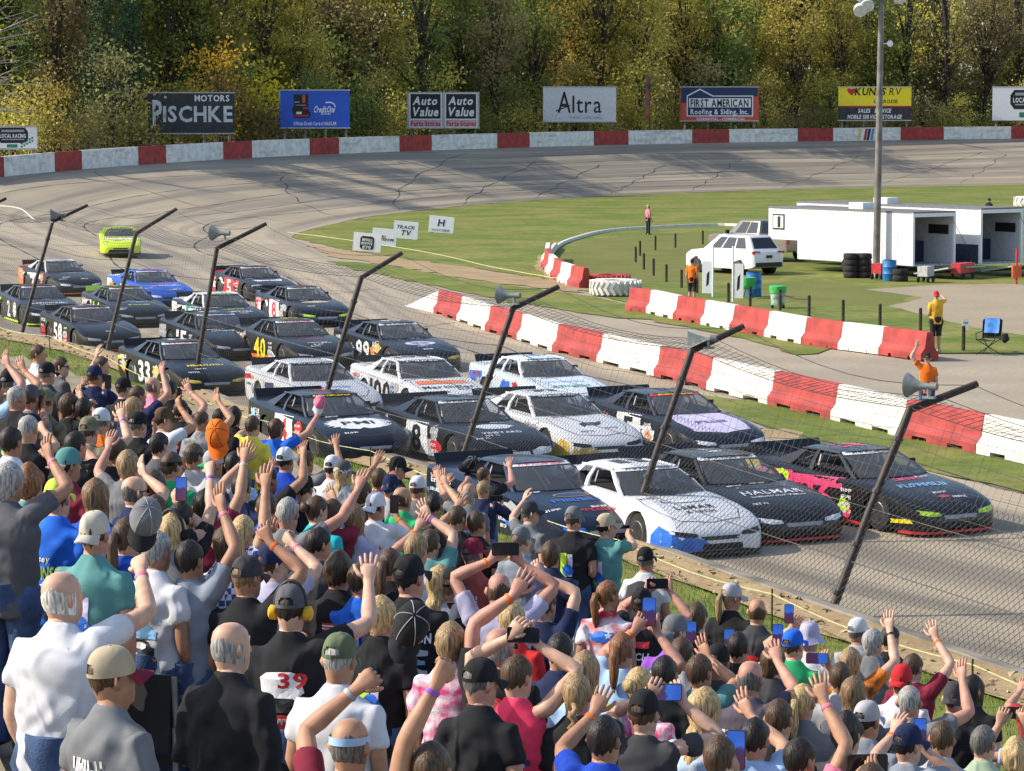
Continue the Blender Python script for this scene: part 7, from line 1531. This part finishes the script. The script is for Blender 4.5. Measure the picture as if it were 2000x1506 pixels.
n_ = P(560, 1000, 'grey', 'short:gr', 'person in grey shirt holding a tan cased phone and stretching one arm', [ph('L', 528, 1030, .1), w('R', 699, 940)], girth=1.1, s=1.03, extras=['band:orange']); phone(n_, 553, 1012, 'phone in tan case showing a dark screen, centre left', lit=False, case=mat('tan_case', (.4, .3, .2), .6), k=1.05, off_=.0)
P(617, 994, 'turq', 'bun:br', 'person in turquoise shirt with small bun')
P(648, 1000, 'black', 'short:br', 'person with spread hand up behind the turquoise shirt', [w('R', 655, 966)])
P(690, 1010, 'lav', 'long:lb', 'person with long light hair left of the backwards white cap')
P(531, 1098, 'lav', 'cap:navy', 'person in navy cap and pale lilac shirt', [f('R', 573, 1046, .2)], yaw=30, hair='br')
P(659, 1114, 'black', 'curly:br', 'person with thick curly brown hair in black shirt', hair='br', girth=1.08)
P(760, 1100, 'black', 'pony:br', 'person with dark ponytail in centre, back to camera', hair='br')
P(704, 1130, 'blue', 'short:br', 'person in bright blue behind the curly brown hair')
P(799, 1124, 'black', 'cap:black', 'tall person in black cap, black printed shirt and light jeans', prints='swanson', s=1.1, girth=1.12, yaw=8, legs='jean')
P(857, 1135, 'lgrey', 'long:bl', 'person with blond hair shading the head with one hand', [w('R', 862, 1128, .0)])
P(882, 1142, 'black', 'cap:black', 'person in black cap right of the shading hand')
P(838, 1060, 'black', 'short:br', 'person with bare arm up and purple wristband, centre', [w('R', 838, 996)], extras=['band:purple'], sk=2)
P(812, 1070, 'black', 'mid:db', 'person with orange wristband and open hand, centre', [w('L', 814, 1022)], extras=['band:orange'])
P(566, 1186, 'black', 'cap:mid', 'person in dark cap with black and yellow headset, red number print shirt', [w('R', 720, 1116, .1)], extras=['muff:gold'], prints='n39', girth=1.15, yaw=12, s=1.04, sk=2)
P(660, 1285, 'white', 'cap:olive', 'person in olive cap and white shirt, lower centre', girth=1.2, hair='gr', s=1.02)
P(680, 1450, 'char', 'bald:sp', 'person with blue headband and thinning hair raising a fist, bottom centre', [f('L', 694, 1320, .1)], extras=['scarf:sky'], girth=1.15, sk=1)
n_ = P(842, 1500, 'maroon', 'short:br', 'person at the bottom edge, only a raised fist with purple wristband', [f('L', 856, 1296, .0)], extras=['band:purple'], sk=1, yaw=0); held_cap(n_, 802, 1225, 'black', 'black', 'black cap with white seams held up in the fist, lower centre', .15, (58, 175, 15), .86)
P(878, 1252, 'pinkprint', 'mid:db', 'person with light streaked hair in white and pink shirt, lower centre')
# centre right
n_ = P(975, 1262, 'black', 'bald:gr', 'person with bare reddened crown, black printed shirt and raised left arm', [w('L', 1003, 1142, .1)], prints='swanson91', girth=1.22, extras=['glasses', 'band:orange'], yaw=20, hyaw=15, s=1.04, sk=4)
n_ = P(1008, 1318, 'hot', 'short:br', 'person in hot pink vest holding a phone with both hands', [ph('R', 1050, 1238, .1), ph('L', 995, 1225, .1)], sleeve='tank'); phone(n_, 1022, 1240, 'dark phone held sideways above the hot pink vest', True, False, off_=.08, k=1.1)
P(998, 1206, 'navy', 'mid:bl', 'person with blond bob below the sideways phone')
P(1125, 1352, 'black', 'braid:db', 'person with long braid in black shirt with pink print', prints='pinkp', yaw=10)
P(1140, 1308, 'black', 'long:db', 'person with loose blond hair behind the braid')
n_ = P(1212, 1268, 'black', 'pony:au', 'person with reddish ponytail holding a phone in both hands', [ph('L', 1240, 1215, .2), ph('R', 1285, 1220, .2)], extras=['band:orange']); phone(n_, 1268, 1195, 'blue lit upright phone over the reddish ponytail', off_=.18, k=1.15)
n_ = P(1256, 1390, 'char', 'cap:black', 'person in black cap with yellow monogram, phone in both hands, bottom', [ph('R', 1335, 1352, .15), ph('L', 1262, 1345, .15)], hair='br', yaw=18, girth=1.08, prints='none'); phone(n_, 1297, 1352, 'phone held sideways above the black cap with monogram', True, True, off_=.12, k=1.2)
P(1178, 1440, 'black', 'short:dk', 'person at bottom edge with spread hand and orange band', [w('L', 1160, 1372, .1)], extras=['band:orange'])
P(1247, 1338, 'pinkprint', 'bun:bl', 'person with blond hair in pink hair tie')
P(1296, 1314, 'black', 'short:dk', 'person with smooth black hair, lower right of centre')
P(1316, 1232, 'purple', 'rcap:grey', 'person in purple shirt and grey cap turned backwards', girth=1.12); phone(PEOPLE[-1], 1350, 1235, 'blue lit phone right of the grey backwards cap')
P(1186, 1160, 'flag', 'pony:au', 'person with brown ponytail in red, white and blue star shirt', prints='star')
n_ = P(974, 1150, 'lav', 'bald:br', 'person in pale blue shirt, phone held sideways in both hands', [ph('L', 958, 1078, .1), ph('R', 1018, 1082, .1)], girth=1.25, sk=4, s=1.05, yaw=10, extras=['band:orange']); phone(n_, 987, 1072, 'black phone held sideways, in front of the navy hoodie', True, False, off_=.08, k=1.15)
P(922, 1080, 'brick', 'cap:maroon', 'person in maroon cap and brick red shirt')
P(1017, 1054, 'steel', 'cap:grey', 'person in grey cap and blue grey shirt', [f('R', 1062, 1095, .1)])
n_ = P(943, 955, 'navy', 'short:db', 'person in navy hoodie holding a small phone near the fence', [ph('R', 980, 978, .2)], sleeve='long', s=.92); phone(n_, 970, 974, 'small dark phone held sideways by the navy hoodie', True, False, off_=.2)
n_ = P(944, 928, 'black', 'buzz:br', 'person with reddened cropped head waving and lifting a black cap', [w('R', 996, 906), f('L', 912, 930)], sk=4, hyaw=20); held_cap(n_, 917, 908, 'black', 'black', 'black cap lifted in front of the fence post', .24, (45, 150, 30), .9)
P(915, 962, 'grey', 'bald:gr', 'person with smooth grey head left of the navy hoodie', [w('L', 872, 938)])
P(892, 1010, 'black', 'short:br', 'person in black with purple band and hand up left of the hoodie', [w('L', 892, 980)], extras=['band:purple'])
P(1033, 1000, 'grey', 'cap:char', 'person in charcoal cap and grey shirt with arm up by the dark blue car', [w('L', 1023, 968)], yaw=40)
P(1119, 1012, 'black', 'cap:grey', 'person in grey cap and black shirt with green print, standing in jeans', prints='greenp', s=1.05, girth=1.1, legs='jean')
P(1183, 1026, 'teal', 'cap:tan', 'person in tan cap and teal polo shirt pointing at the cars', [f('R', 1228, 1035, .4)], s=1.06, yaw=35, girth=1.05, legs='djean')
P(1260, 1092, 'white', 'cap:black', 'person in black cap and white shirt with a dark backpack by the grass', extras=['pack:char'], girth=1.1)
n_ = P(1252, 1178, 'black', 'cap:black', 'person in black cap and black lettered shirt holding a phone sideways', [ph('R', 1310, 1142, .2), ph('L', 1262, 1142, .2)], prints='tech'); phone(n_, 1284, 1140, 'phone held sideways below the white shirt with backpack', True, False, k=1.05)
# right side
P(1427, 1164, 'black', 'cap:lgrey:lgrey:pony', 'person in pale grey cap with light ponytail and black shirt by the grass', hair='db', yaw=30)
P(1478, 1192, 'char', 'bald:br', 'person with bare brown head beside the pale grey cap')
P(1359, 1204, 'black', 'mid:br', 'person with brown hair and dark white lettered headband', extras=['scarf:black'])
P(1400, 1292, 'char', 'cap:black', 'person in plain black cap behind the waving hand, right of centre')
P(1365, 1310, 'grey', 'short:br', 'person waving a tall open hand right of the purple shirt', [w('R', 1384, 1268, .1)])
n_ = P(1440, 1262, 'black', 'short:dk', 'person in black holding a blue lit phone', [ph('R', 1432, 1262, .2)]); phone(n_, 1424, 1250, 'blue lit phone left of the balding head with lettered shirt')
P(1464, 1322, 'mauve', 'bald:sp', 'person in dark mauve shirt with white name lettering', [w('R', 1520, 1275, .1)], prints='shafer', girth=1.2, s=1.04)
n_ = P(1549, 1258, 'black', 'cap:blue', 'person in bright blue cap holding a phone high', [ph('L', 1522, 1262, .2)], yaw=10); phone(n_, 1519, 1241, 'blue lit phone next to the bright blue cap', k=1.1)
n_ = P(1580, 1242, 'white', 'bucket:lav', 'person in grey lilac bucket hat and white shirt', [ph('L', 1545, 1215, .2)], girth=1.1); phone(n_, 1541, 1199, 'upright phone against the grass, left of the bucket hat')
P(1373, 1380, 'tiedye', 'long:bl', 'person with long blond hair in pale blue and white dyed shirt')
P(1566, 1368, 'grey', 'pony:bl', 'person with blond ponytail in grey shirt, lower right')
n_ = P(1404, 1478, 'sky', 'short:br', 'person at the bottom edge holding a large phone', [ph('R', 1440, 1492, .1)]); phone(n_, 1437, 1465, 'large purple lit phone at the bottom edge', off_=.1, k=1.25)
P(1472, 1440, 'sky', 'short:dk', 'person with small hand raised over the lettered mauve shirt', [w('R', 1466, 1378, .1)])
P(1560, 1480, 'char', 'short:dk', 'person with big open hand stretched right, bottom right', [w('R', 1610, 1350, .1)], sk=1, yaw=30)
n_ = P(1640, 1322, 'lgrey', 'short:br', 'person in pale shirt holding a phone sideways, right', [ph('R', 1620, 1290, .2)]); phone(n_, 1596, 1286, 'white edged phone held sideways right of the bucket hat', True)
P(1675, 1232, 'lgrey', 'cap:white', 'person in white cap beside the grey hair, right side by the fence')
P(1704, 1252, 'grey', 'mid:gr', 'person with grey hair and grey shirt, right side by the fence')
P(1660, 1292, 'orangeprint', 'mid:db', 'person in orange shirt with wristwatch arm raised', [w('R', 1738, 1218, .2)], extras=['band:black'])
P(1738, 1245, 'black', 'short:dk', 'person with dark head behind the raised wristwatch arm')
P(1782, 1302, 'char', 'short:br', 'person with short brown hair and one hand high against the fence', [w('R', 1828, 1234, .2)], girth=1.08)
P(1760, 1328, 'white', 'rcap:red', 'person in red cap turned backwards and white shirt')
P(1775, 1368, 'grey', 'buzz:gr', 'person in grey shirt with dark strap, arm raised at right', [w('R', 1880, 1314, .1)], girth=1.2, extras=[], s=1.03)
P(1862, 1362, 'black', 'rcap:char', 'person in charcoal cap behind the raised arm at right')
P(1898, 1345, 'black', 'long:dk', 'person with long dark hair at far right')
P(1665, 1352, 'mid', 'long:lb', 'person with long light brown hair right of centre at bottom')
P(1652, 1430, 'char', 'curly:dk', 'person with curly black hair and dark shirt, bottom right', yaw=35, prints='whitecar')
P(1692, 1405, 'steel', 'cap:lgrey', 'person in pale grey cap beside the curly black hair')
n_ = P(1772, 1452, 'steel', 'cap:navy', 'person in navy cap with small phone, bottom right', [ph('R', 1800, 1440, .2), w('L', 1745, 1415, .2)]); phone(n_, 1797, 1428, 'small blue lit phone over the navy cap')
P(1920, 1448, 'sage', 'short:sp', 'person with dark hair in pale green shirt, bottom right', girth=1.15)
P(1982, 1478, 'black', 'curly:bl', 'person with curly blond hair in the bottom right corner')
n_ = P(2040, 1430, 'black', 'short:br', 'person beyond the right edge holding a phone sideways', [ph('L', 1952, 1400, .1), ph('R', 2000, 1402, .1)]); phone(n_, 1985, 1392, 'dark phone held sideways at the right edge', True, False, k=1.15)
P(2030, 1352, 'grey', 'short:dk', 'person at the right edge by the fence, only an arm in view', [w('L', 1992, 1338)])
n_ = P(1700, 1530, 'grey', 'short:br', 'person below the bottom edge holding a tablet', [ph('R', 1725, 1500, .1), ph('L', 1668, 1505, .1)]); phone(n_, 1694, 1492, 'black tablet held sideways at the bottom edge', True, False, k=1.35, name='tablet')
# gaps between them
for k, (x, y, c, h, l, a) in enumerate(((225, 880, 'black', 'short:br', 'person in black between the red flag shirt and the teal hat', ()), (310, 868, 'mid', 'short:dk', 'person in grey behind the green shirt', ()), (520, 990, 'royal', 'short:br', 'person in blue below the long tanned arm', ()), (620, 1060, 'char', 'short:dk', 'person in charcoal left of the curly brown hair', ()),
        (706, 960, 'black', 'mid:br', 'person in black below the checkered band cap', [w('L', 690, 975)]), (930, 1020, 'black', 'short:br', 'person in black below the navy hoodie', ()), (1075, 1080, 'navy', 'mid:br', 'person in navy behind the sideways black phone', [w('L', 1062, 1110)]), (1330, 1275, 'lgrey', 'short:br', 'person in pale grey below the purple shirt', ()), (1508, 1290, 'char', 'mid:br', 'person in charcoal left of the bright blue cap', ()), (1520, 1400, 'black', 'short:br', 'person in black right of the lettered mauve shirt', ()),
        (20, 860, 'white', 'short:dk', 'person in white at the left edge above the dark grey shirt', ()), (936, 1330, 'black', 'cap:black', 'person in black cap below the streaked hair', ()), (742, 1200, 'black', 'mid:bl', 'person with light curls left of the tall black printed shirt', ()), (1062, 1180, 'navy', 'short:br', 'person in navy with tattooed arm raised, right of the sideways black phone', [ph('R', 1060, 1110, .1)]), (1092, 1270, 'djn', 'short:dk', 'person in dark denim jacket behind the loose blond hair', ()), (1840, 1440, 'lgrey', 'short:br', 'person in pale grey left of the pale green shirt', ()))):
    P(x, y, c if c in CL else 'navy', h, l, a)
# ---------------------------------------------------------------- shirts: fuse, crease, print
def shirt_decal(shirt, bvh, V2, Fc, m, o, off_=.007, name='shirt_print', front=False):
    bm = bmesh.new(); vs = [bm.verts.new((o[0] + x, o[1] + y, 0)) for x, y in V2]
    for fc in Fc:
        try: bm.faces.new([vs[i] for i in fc])
        except ValueError: pass
    bmesh.ops.triangulate(bm, faces=bm.faces[:])
    for _ in range(3):
        es = [e for e in bm.edges if e.calc_length() > .05]
        if not es: break
        bmesh.ops.subdivide_edges(bm, edges=es, cuts=1); bmesh.ops.triangulate(bm, faces=bm.faces[:])
    bad = []
    for v in bm.verts:
        h = bvh.ray_cast(V3(v.co.x, -1, v.co.y), V3(0, 1, 0))
        if h[0] is None: bad.append(v); continue
        v.co = V3(v.co.x, h[0].y - off_, v.co.y)
    bmesh.ops.delete(bm, geom=bad, context='VERTS'); me = bpy.data.meshes.new(name); bm.to_mesh(me); bm.free()
    if me.polygons: link(name, me, shirt, mat=m)
def tx(s, w_, h_, it=0): return text2d(s, w_, h_, 1, it)
def jag(w_, h_, seed, n=16):
    r = random.Random(seed); pts = [(math.cos(2 * math.pi * k / n) * w_ / 2 * r.uniform(.7, 1.1), math.sin(2 * math.pi * k / n) * h_ / 2 * r.uniform(.7, 1.1)) for k in range(n)]; return pts, [tuple(range(n))]
def carshape(w_, h_):
    P_2 = [(-.5, -.4), (.5, -.4), (.5, .0), (.38, .08), (.2, .42), (-.2, .42), (-.36, .08), (-.5, .0)]; return [(x * w_, y * h_) for x, y in P_2], [tuple(range(8))]
def bx2(w_, h_): return [(-w_ / 2, -h_ / 2), (w_ / 2, -h_ / 2), (w_ / 2, h_ / 2), (-w_ / 2, h_ / 2)], [(0, 1, 2, 3)]
PR = {
 'lime': [(tx('~race', .24, .06), 'lg', (0, 1.24)), (jag(.22, .08, 1), 'lg', (0, 1.12)), (tx('~day', .18, .05), 'lg', (0, 1.02))],
 'redflag': [(bx2(.10, .055), 'r', (0, 1.27)), (bx2(.10, .008), 'w', (0, 1.28)), (bx2(.10, .008), 'w', (0, 1.262))],
 'johnson': [(tx('Casey', .16, .045, .2), 'w', (-.05, 1.24)), (tx('JOHNSON', .29, .09, .1), 'lg', (0, 1.15)), (jag(.14, .03, 2), 'w', (.02, 1.07))],
 'car': [(carshape(.18, .09), 'k', (0, 1.14)), (jag(.12, .05, 3), 'r', (0, 1.22)), (jag(.17, .03, 4), 'w', (0, 1.08))],
 'carbig': [(tx('53', .12, .08), 'o', (.0, 1.32)), (tx('~racing', .17, .035), 'o', (0, 1.25)), (carshape(.22, .12), 'lb', (0, 1.16)), (carshape(.20, .11), 'k', (0, 1.06)), (jag(.22, .05, 6), 'o', (0, .99)), (jag(.12, .05, 7), 'w', (0, 1.07))],
 'whitecar': [(jag(.24, .20, 8), 'gy', (0, 1.18)), (tx('~race', .17, .05), 'w', (0, 1.27)), (carshape(.20, .12), 'k', (0, 1.14)), (jag(.10, .06, 9), 'w', (.03, 1.15)), (jag(.12, .04, 10), 'w', (-.02, 1.06))],
 'carblue': [(carshape(.24, .08), 'n', (0, 1.18)), (jag(.14, .05, 12), 'b', (-.06, 1.2)), (tx('~open', .14, .04), 'r', (.05, 1.27)), (jag(.1, .04, 13), 'lb', (.05, 1.15))],
 'swanson': [(jag(.20, .06, 14), 'r', (-.03, 1.34)), (tx('SWANSON', .28, .055), 'w', (0, 1.285)), (carshape(.25, .07), 'gy', (0, 1.215)), (carshape(.22, .06), 'lb', (0, 1.16)), (carshape(.24, .06), 'gy', (0, 1.10)), (tx('RPM', .09, .035), 'w', (.07, 1.05)), (jag(.28, .08, 15), 'r', (0, .99))],
 'swanson91': [(jag(.2, .05, 16), 'r', (-.02, 1.345)), (tx('SWANSON', .30, .055), 'r', (0, 1.295)), (tx('91', .11, .07), 'w', (.08, 1.21)), (carshape(.24, .10), 'gy', (-.02, 1.17)), (bx2(.12, .02), 'lb', (-.04, 1.19)), (carshape(.22, .07), 'g', (0, 1.09)), (tx('RPM', .09, .03), 'w', (.06, 1.04)), (jag(.28, .09, 17), 'r', (0, .98))],
 'n39': [(jag(.26, .18, 18), 'w', (0, 1.24)), (tx('39', .15, .08), 'r', (.05, 1.27)), (carshape(.26, .09), 'k', (0, 1.14)), (jag(.30, .11, 19), 'r', (0, 1.05)), (jag(.24, .03, 20), 'w', (0, 1.0)), (tx('~anderson', .2, .03, .2), 'w', (0, 1.06))],
 'pinkp': [(jag(.14, .12, 21), 'pk', (-.04, 1.24)), (tx('~dirt', .12, .05), 'w', (-.04, 1.23)), (jag(.16, .06, 22), 'li', (0, 1.1))],
 'star': [(jag(.26, .10, 23), 'b', (0, 1.30)), (([(math.cos(math.pi / 2 + math.pi * k / 5) * (.035 if k % 2 == 0 else .014), math.sin(math.pi / 2 + math.pi * k / 5) * (.035 if k % 2 == 0 else .014)) for k in range(10)], [tuple(range(10))]), 'w', (.05, 1.31))],
 'greenp': [(bx2(.07, .24), 'lg', (-.05, 1.17)), (bx2(.05, .22), 'li', (.02, 1.17)), (jag(.12, .12, 24), 'b', (0, 1.12))],
 'tech': [(bx2(.2, .05), 'r', (0, 1.31)), (tx('TECH', .2, .06, .15), 'w', (0, 1.22))],
 'shafer': [(tx('SHAFER', .30, .06, .1), 'w', (0, 1.28)), (tx('57', .26, .13, .1), 'gy', (0, 1.14))],
 'none': []}
dg = bpy.context.evaluated_depsgraph_get()
GEN = ['car', 'lime', 'whitecar', 'pinkp', 'carblue', 'redflag', 'greenp', 'car']
for so_, idx, prints, root in SHIRTS:
    if prints is None and idx % 2 == 0 and root.location.y > 14 and 'white' not in root['label'] and root.get('group') == 'crowd in the stand': prints = GEN[(idx // 2) % 8]
    me = bpy.data.meshes.new_from_object(so_.evaluated_get(dg)); so_.modifiers.clear(); old = so_.data; m0 = so_.material_slots[0].material
    n = len(me.vertices); co = np.empty(n * 3); me.vertices.foreach_get('co', co); co = co.reshape(-1, 3); no = np.empty(n * 3); me.vertices.foreach_get('normal', no); no = no.reshape(-1, 3)
    rs = np.random.RandomState(idx); p1, p2, p3 = rs.uniform(0, 6.28, 3); x, y, z = co[:, 0], co[:, 1], co[:, 2]; k = rs.choice([-1, 1])
    fold = np.sin(30 * (z + k * .6 * x) + 2.6 * np.sin(10 * x + p1) + p2) * .006 + np.sin(52 * x + 9 * np.sin(7 * z + p3)) * .005 * np.clip((1.3 - z) * 3, 0, 1) + np.sin(70 * (z - k * .3 * x) + p1) * .0022
    fold *= np.clip((1.47 - z) * 9, 0, 1); co = co + no * fold[:, None]; me.vertices.foreach_set('co', co.ravel())
    me.polygons.foreach_set('use_smooth', [True] * len(me.polygons)); me.materials.clear(); me.update(); so_.data = me; bpy.data.meshes.remove(old); set_mat(so_, m0)
    if prints and PR.get(prints):
        bm = bmesh.new(); bm.from_mesh(me); bv = BVHTree.FromBMesh(bm); bm.free()
        for q, it in enumerate(PR[prints]): shirt_decal(so_, bv, it[0][0], it[0][1], ink(it[1]), it[2], .004 + .0015 * q)

# ---------------------------------------------------------------- stadium chairs among the near rows
def stadium_chair(px, label):
    p = at(px[0], px[1], 3.0); t = (uz(0) + .5 - CAMZ) / (ray(*px).z + .285 * (ND.x * ray(*px).x + ND.y * ray(*px).y)); d = ray(*px); o = empty('stadium_chair', V3(d.x * t, d.y * t, CAMZ + d.z * t - .5), R(-20), label, 'chair', 'folding stadium chairs')
    mc = mat('black_padding', (.02, .02, .022), .85); mg = mat('grey_chair_tube', (.25, .26, .27), .4, metal=.4)
    q = MB(); q.box((0, 0, .42), (.46, .42, .06)); q.build('seat', mc, o); q = MB(); q.box((0, .0, 0), (.46, .05, .44), Matrix.Rotation(R(-8), 3, 'X')); q.build('backrest', mc, o, None, (0, -.22, .70))
    for s in (-1, 1):
        q = MB(); q.tube([(s * .26, -.24, .92), (s * .26, -.22, .62), (s * .27, .0, .64), (s * .27, .22, .62), (s * .26, .22, .02)], .018, 8); q.build('arm_frame', mg, o, 60); q = MB(); q.tube([(s * .25, -.22, .62), (s * .25, -.2, .02)], .018, 8); q.build('leg', mg, o, 60)
    return o
ch = stadium_chair((300, 1440), 'black padded folding stadium chair between the grey shirt and the black long sleeved shirt')
stadium_chair((395, 1395), 'black stadium chair half hidden behind the black long sleeved shirt')
em = empty('ear_defenders', ch.matrix_basis.to_translation() + V3(0, 0, .52), .4, 'yellow and black ear defenders lying on the stadium chair', 'ear defenders')
q = MB(); q.tube([(-.09, 0, 0)] + [(.1 * math.cos(a), .12 * math.sin(a), .02) for a in [R(180 - k * 20) for k in range(10)]], .012, 6); q.build('headband', M_LIP, em, 60)
for s in (-1, 1): q = MB(); q.tube([(s * .06, 0, 0), (s * .075, 0, 0), (s * .12, 0, 0)], [.03, .045, .035], 12); q.build('ear_cup', cloth('gold'), em, 60)
# ---------------------------------------------------------------- officials and crew in the infield
def stand_at(x, y, s=1.0): p = at(x, y, 1.62 * s); return (p.x, p.y, .012)
person(1829, 577, 'gold', 'rcap:red:red', 'official in yellow shirt and red cap standing at the end of the inner wall', [f('R', 1838, 572, .1)], yaw=-15, s=1.06, girth=1.15, legs='s_black', free=stand_at(1829, 577, 1.06))
person(1352, 511, 'orange', 'short:dk', 'crew member in orange shirt and black shorts beside the white crossover', yaw=20, s=.98, legs='s_black', free=stand_at(1352, 511, .98))
person(1811, 700, 'orange', 'cap:black', 'crew member in orange shirt waving behind the pit wall', [w('L', 1790, 672, 0)], yaw=0, free=stand_at(1811, 700))
person(1266, 404, 'pink', 'mid:bl', 'person in pink vest and black trousers walking in the infield grass', yaw=60, legs='black', free=stand_at(1266, 404))
person(1932, 391, 'black', 'cap:black', 'person all in black standing beyond the trailers', yaw=30, legs='black', free=stand_at(1932, 391))
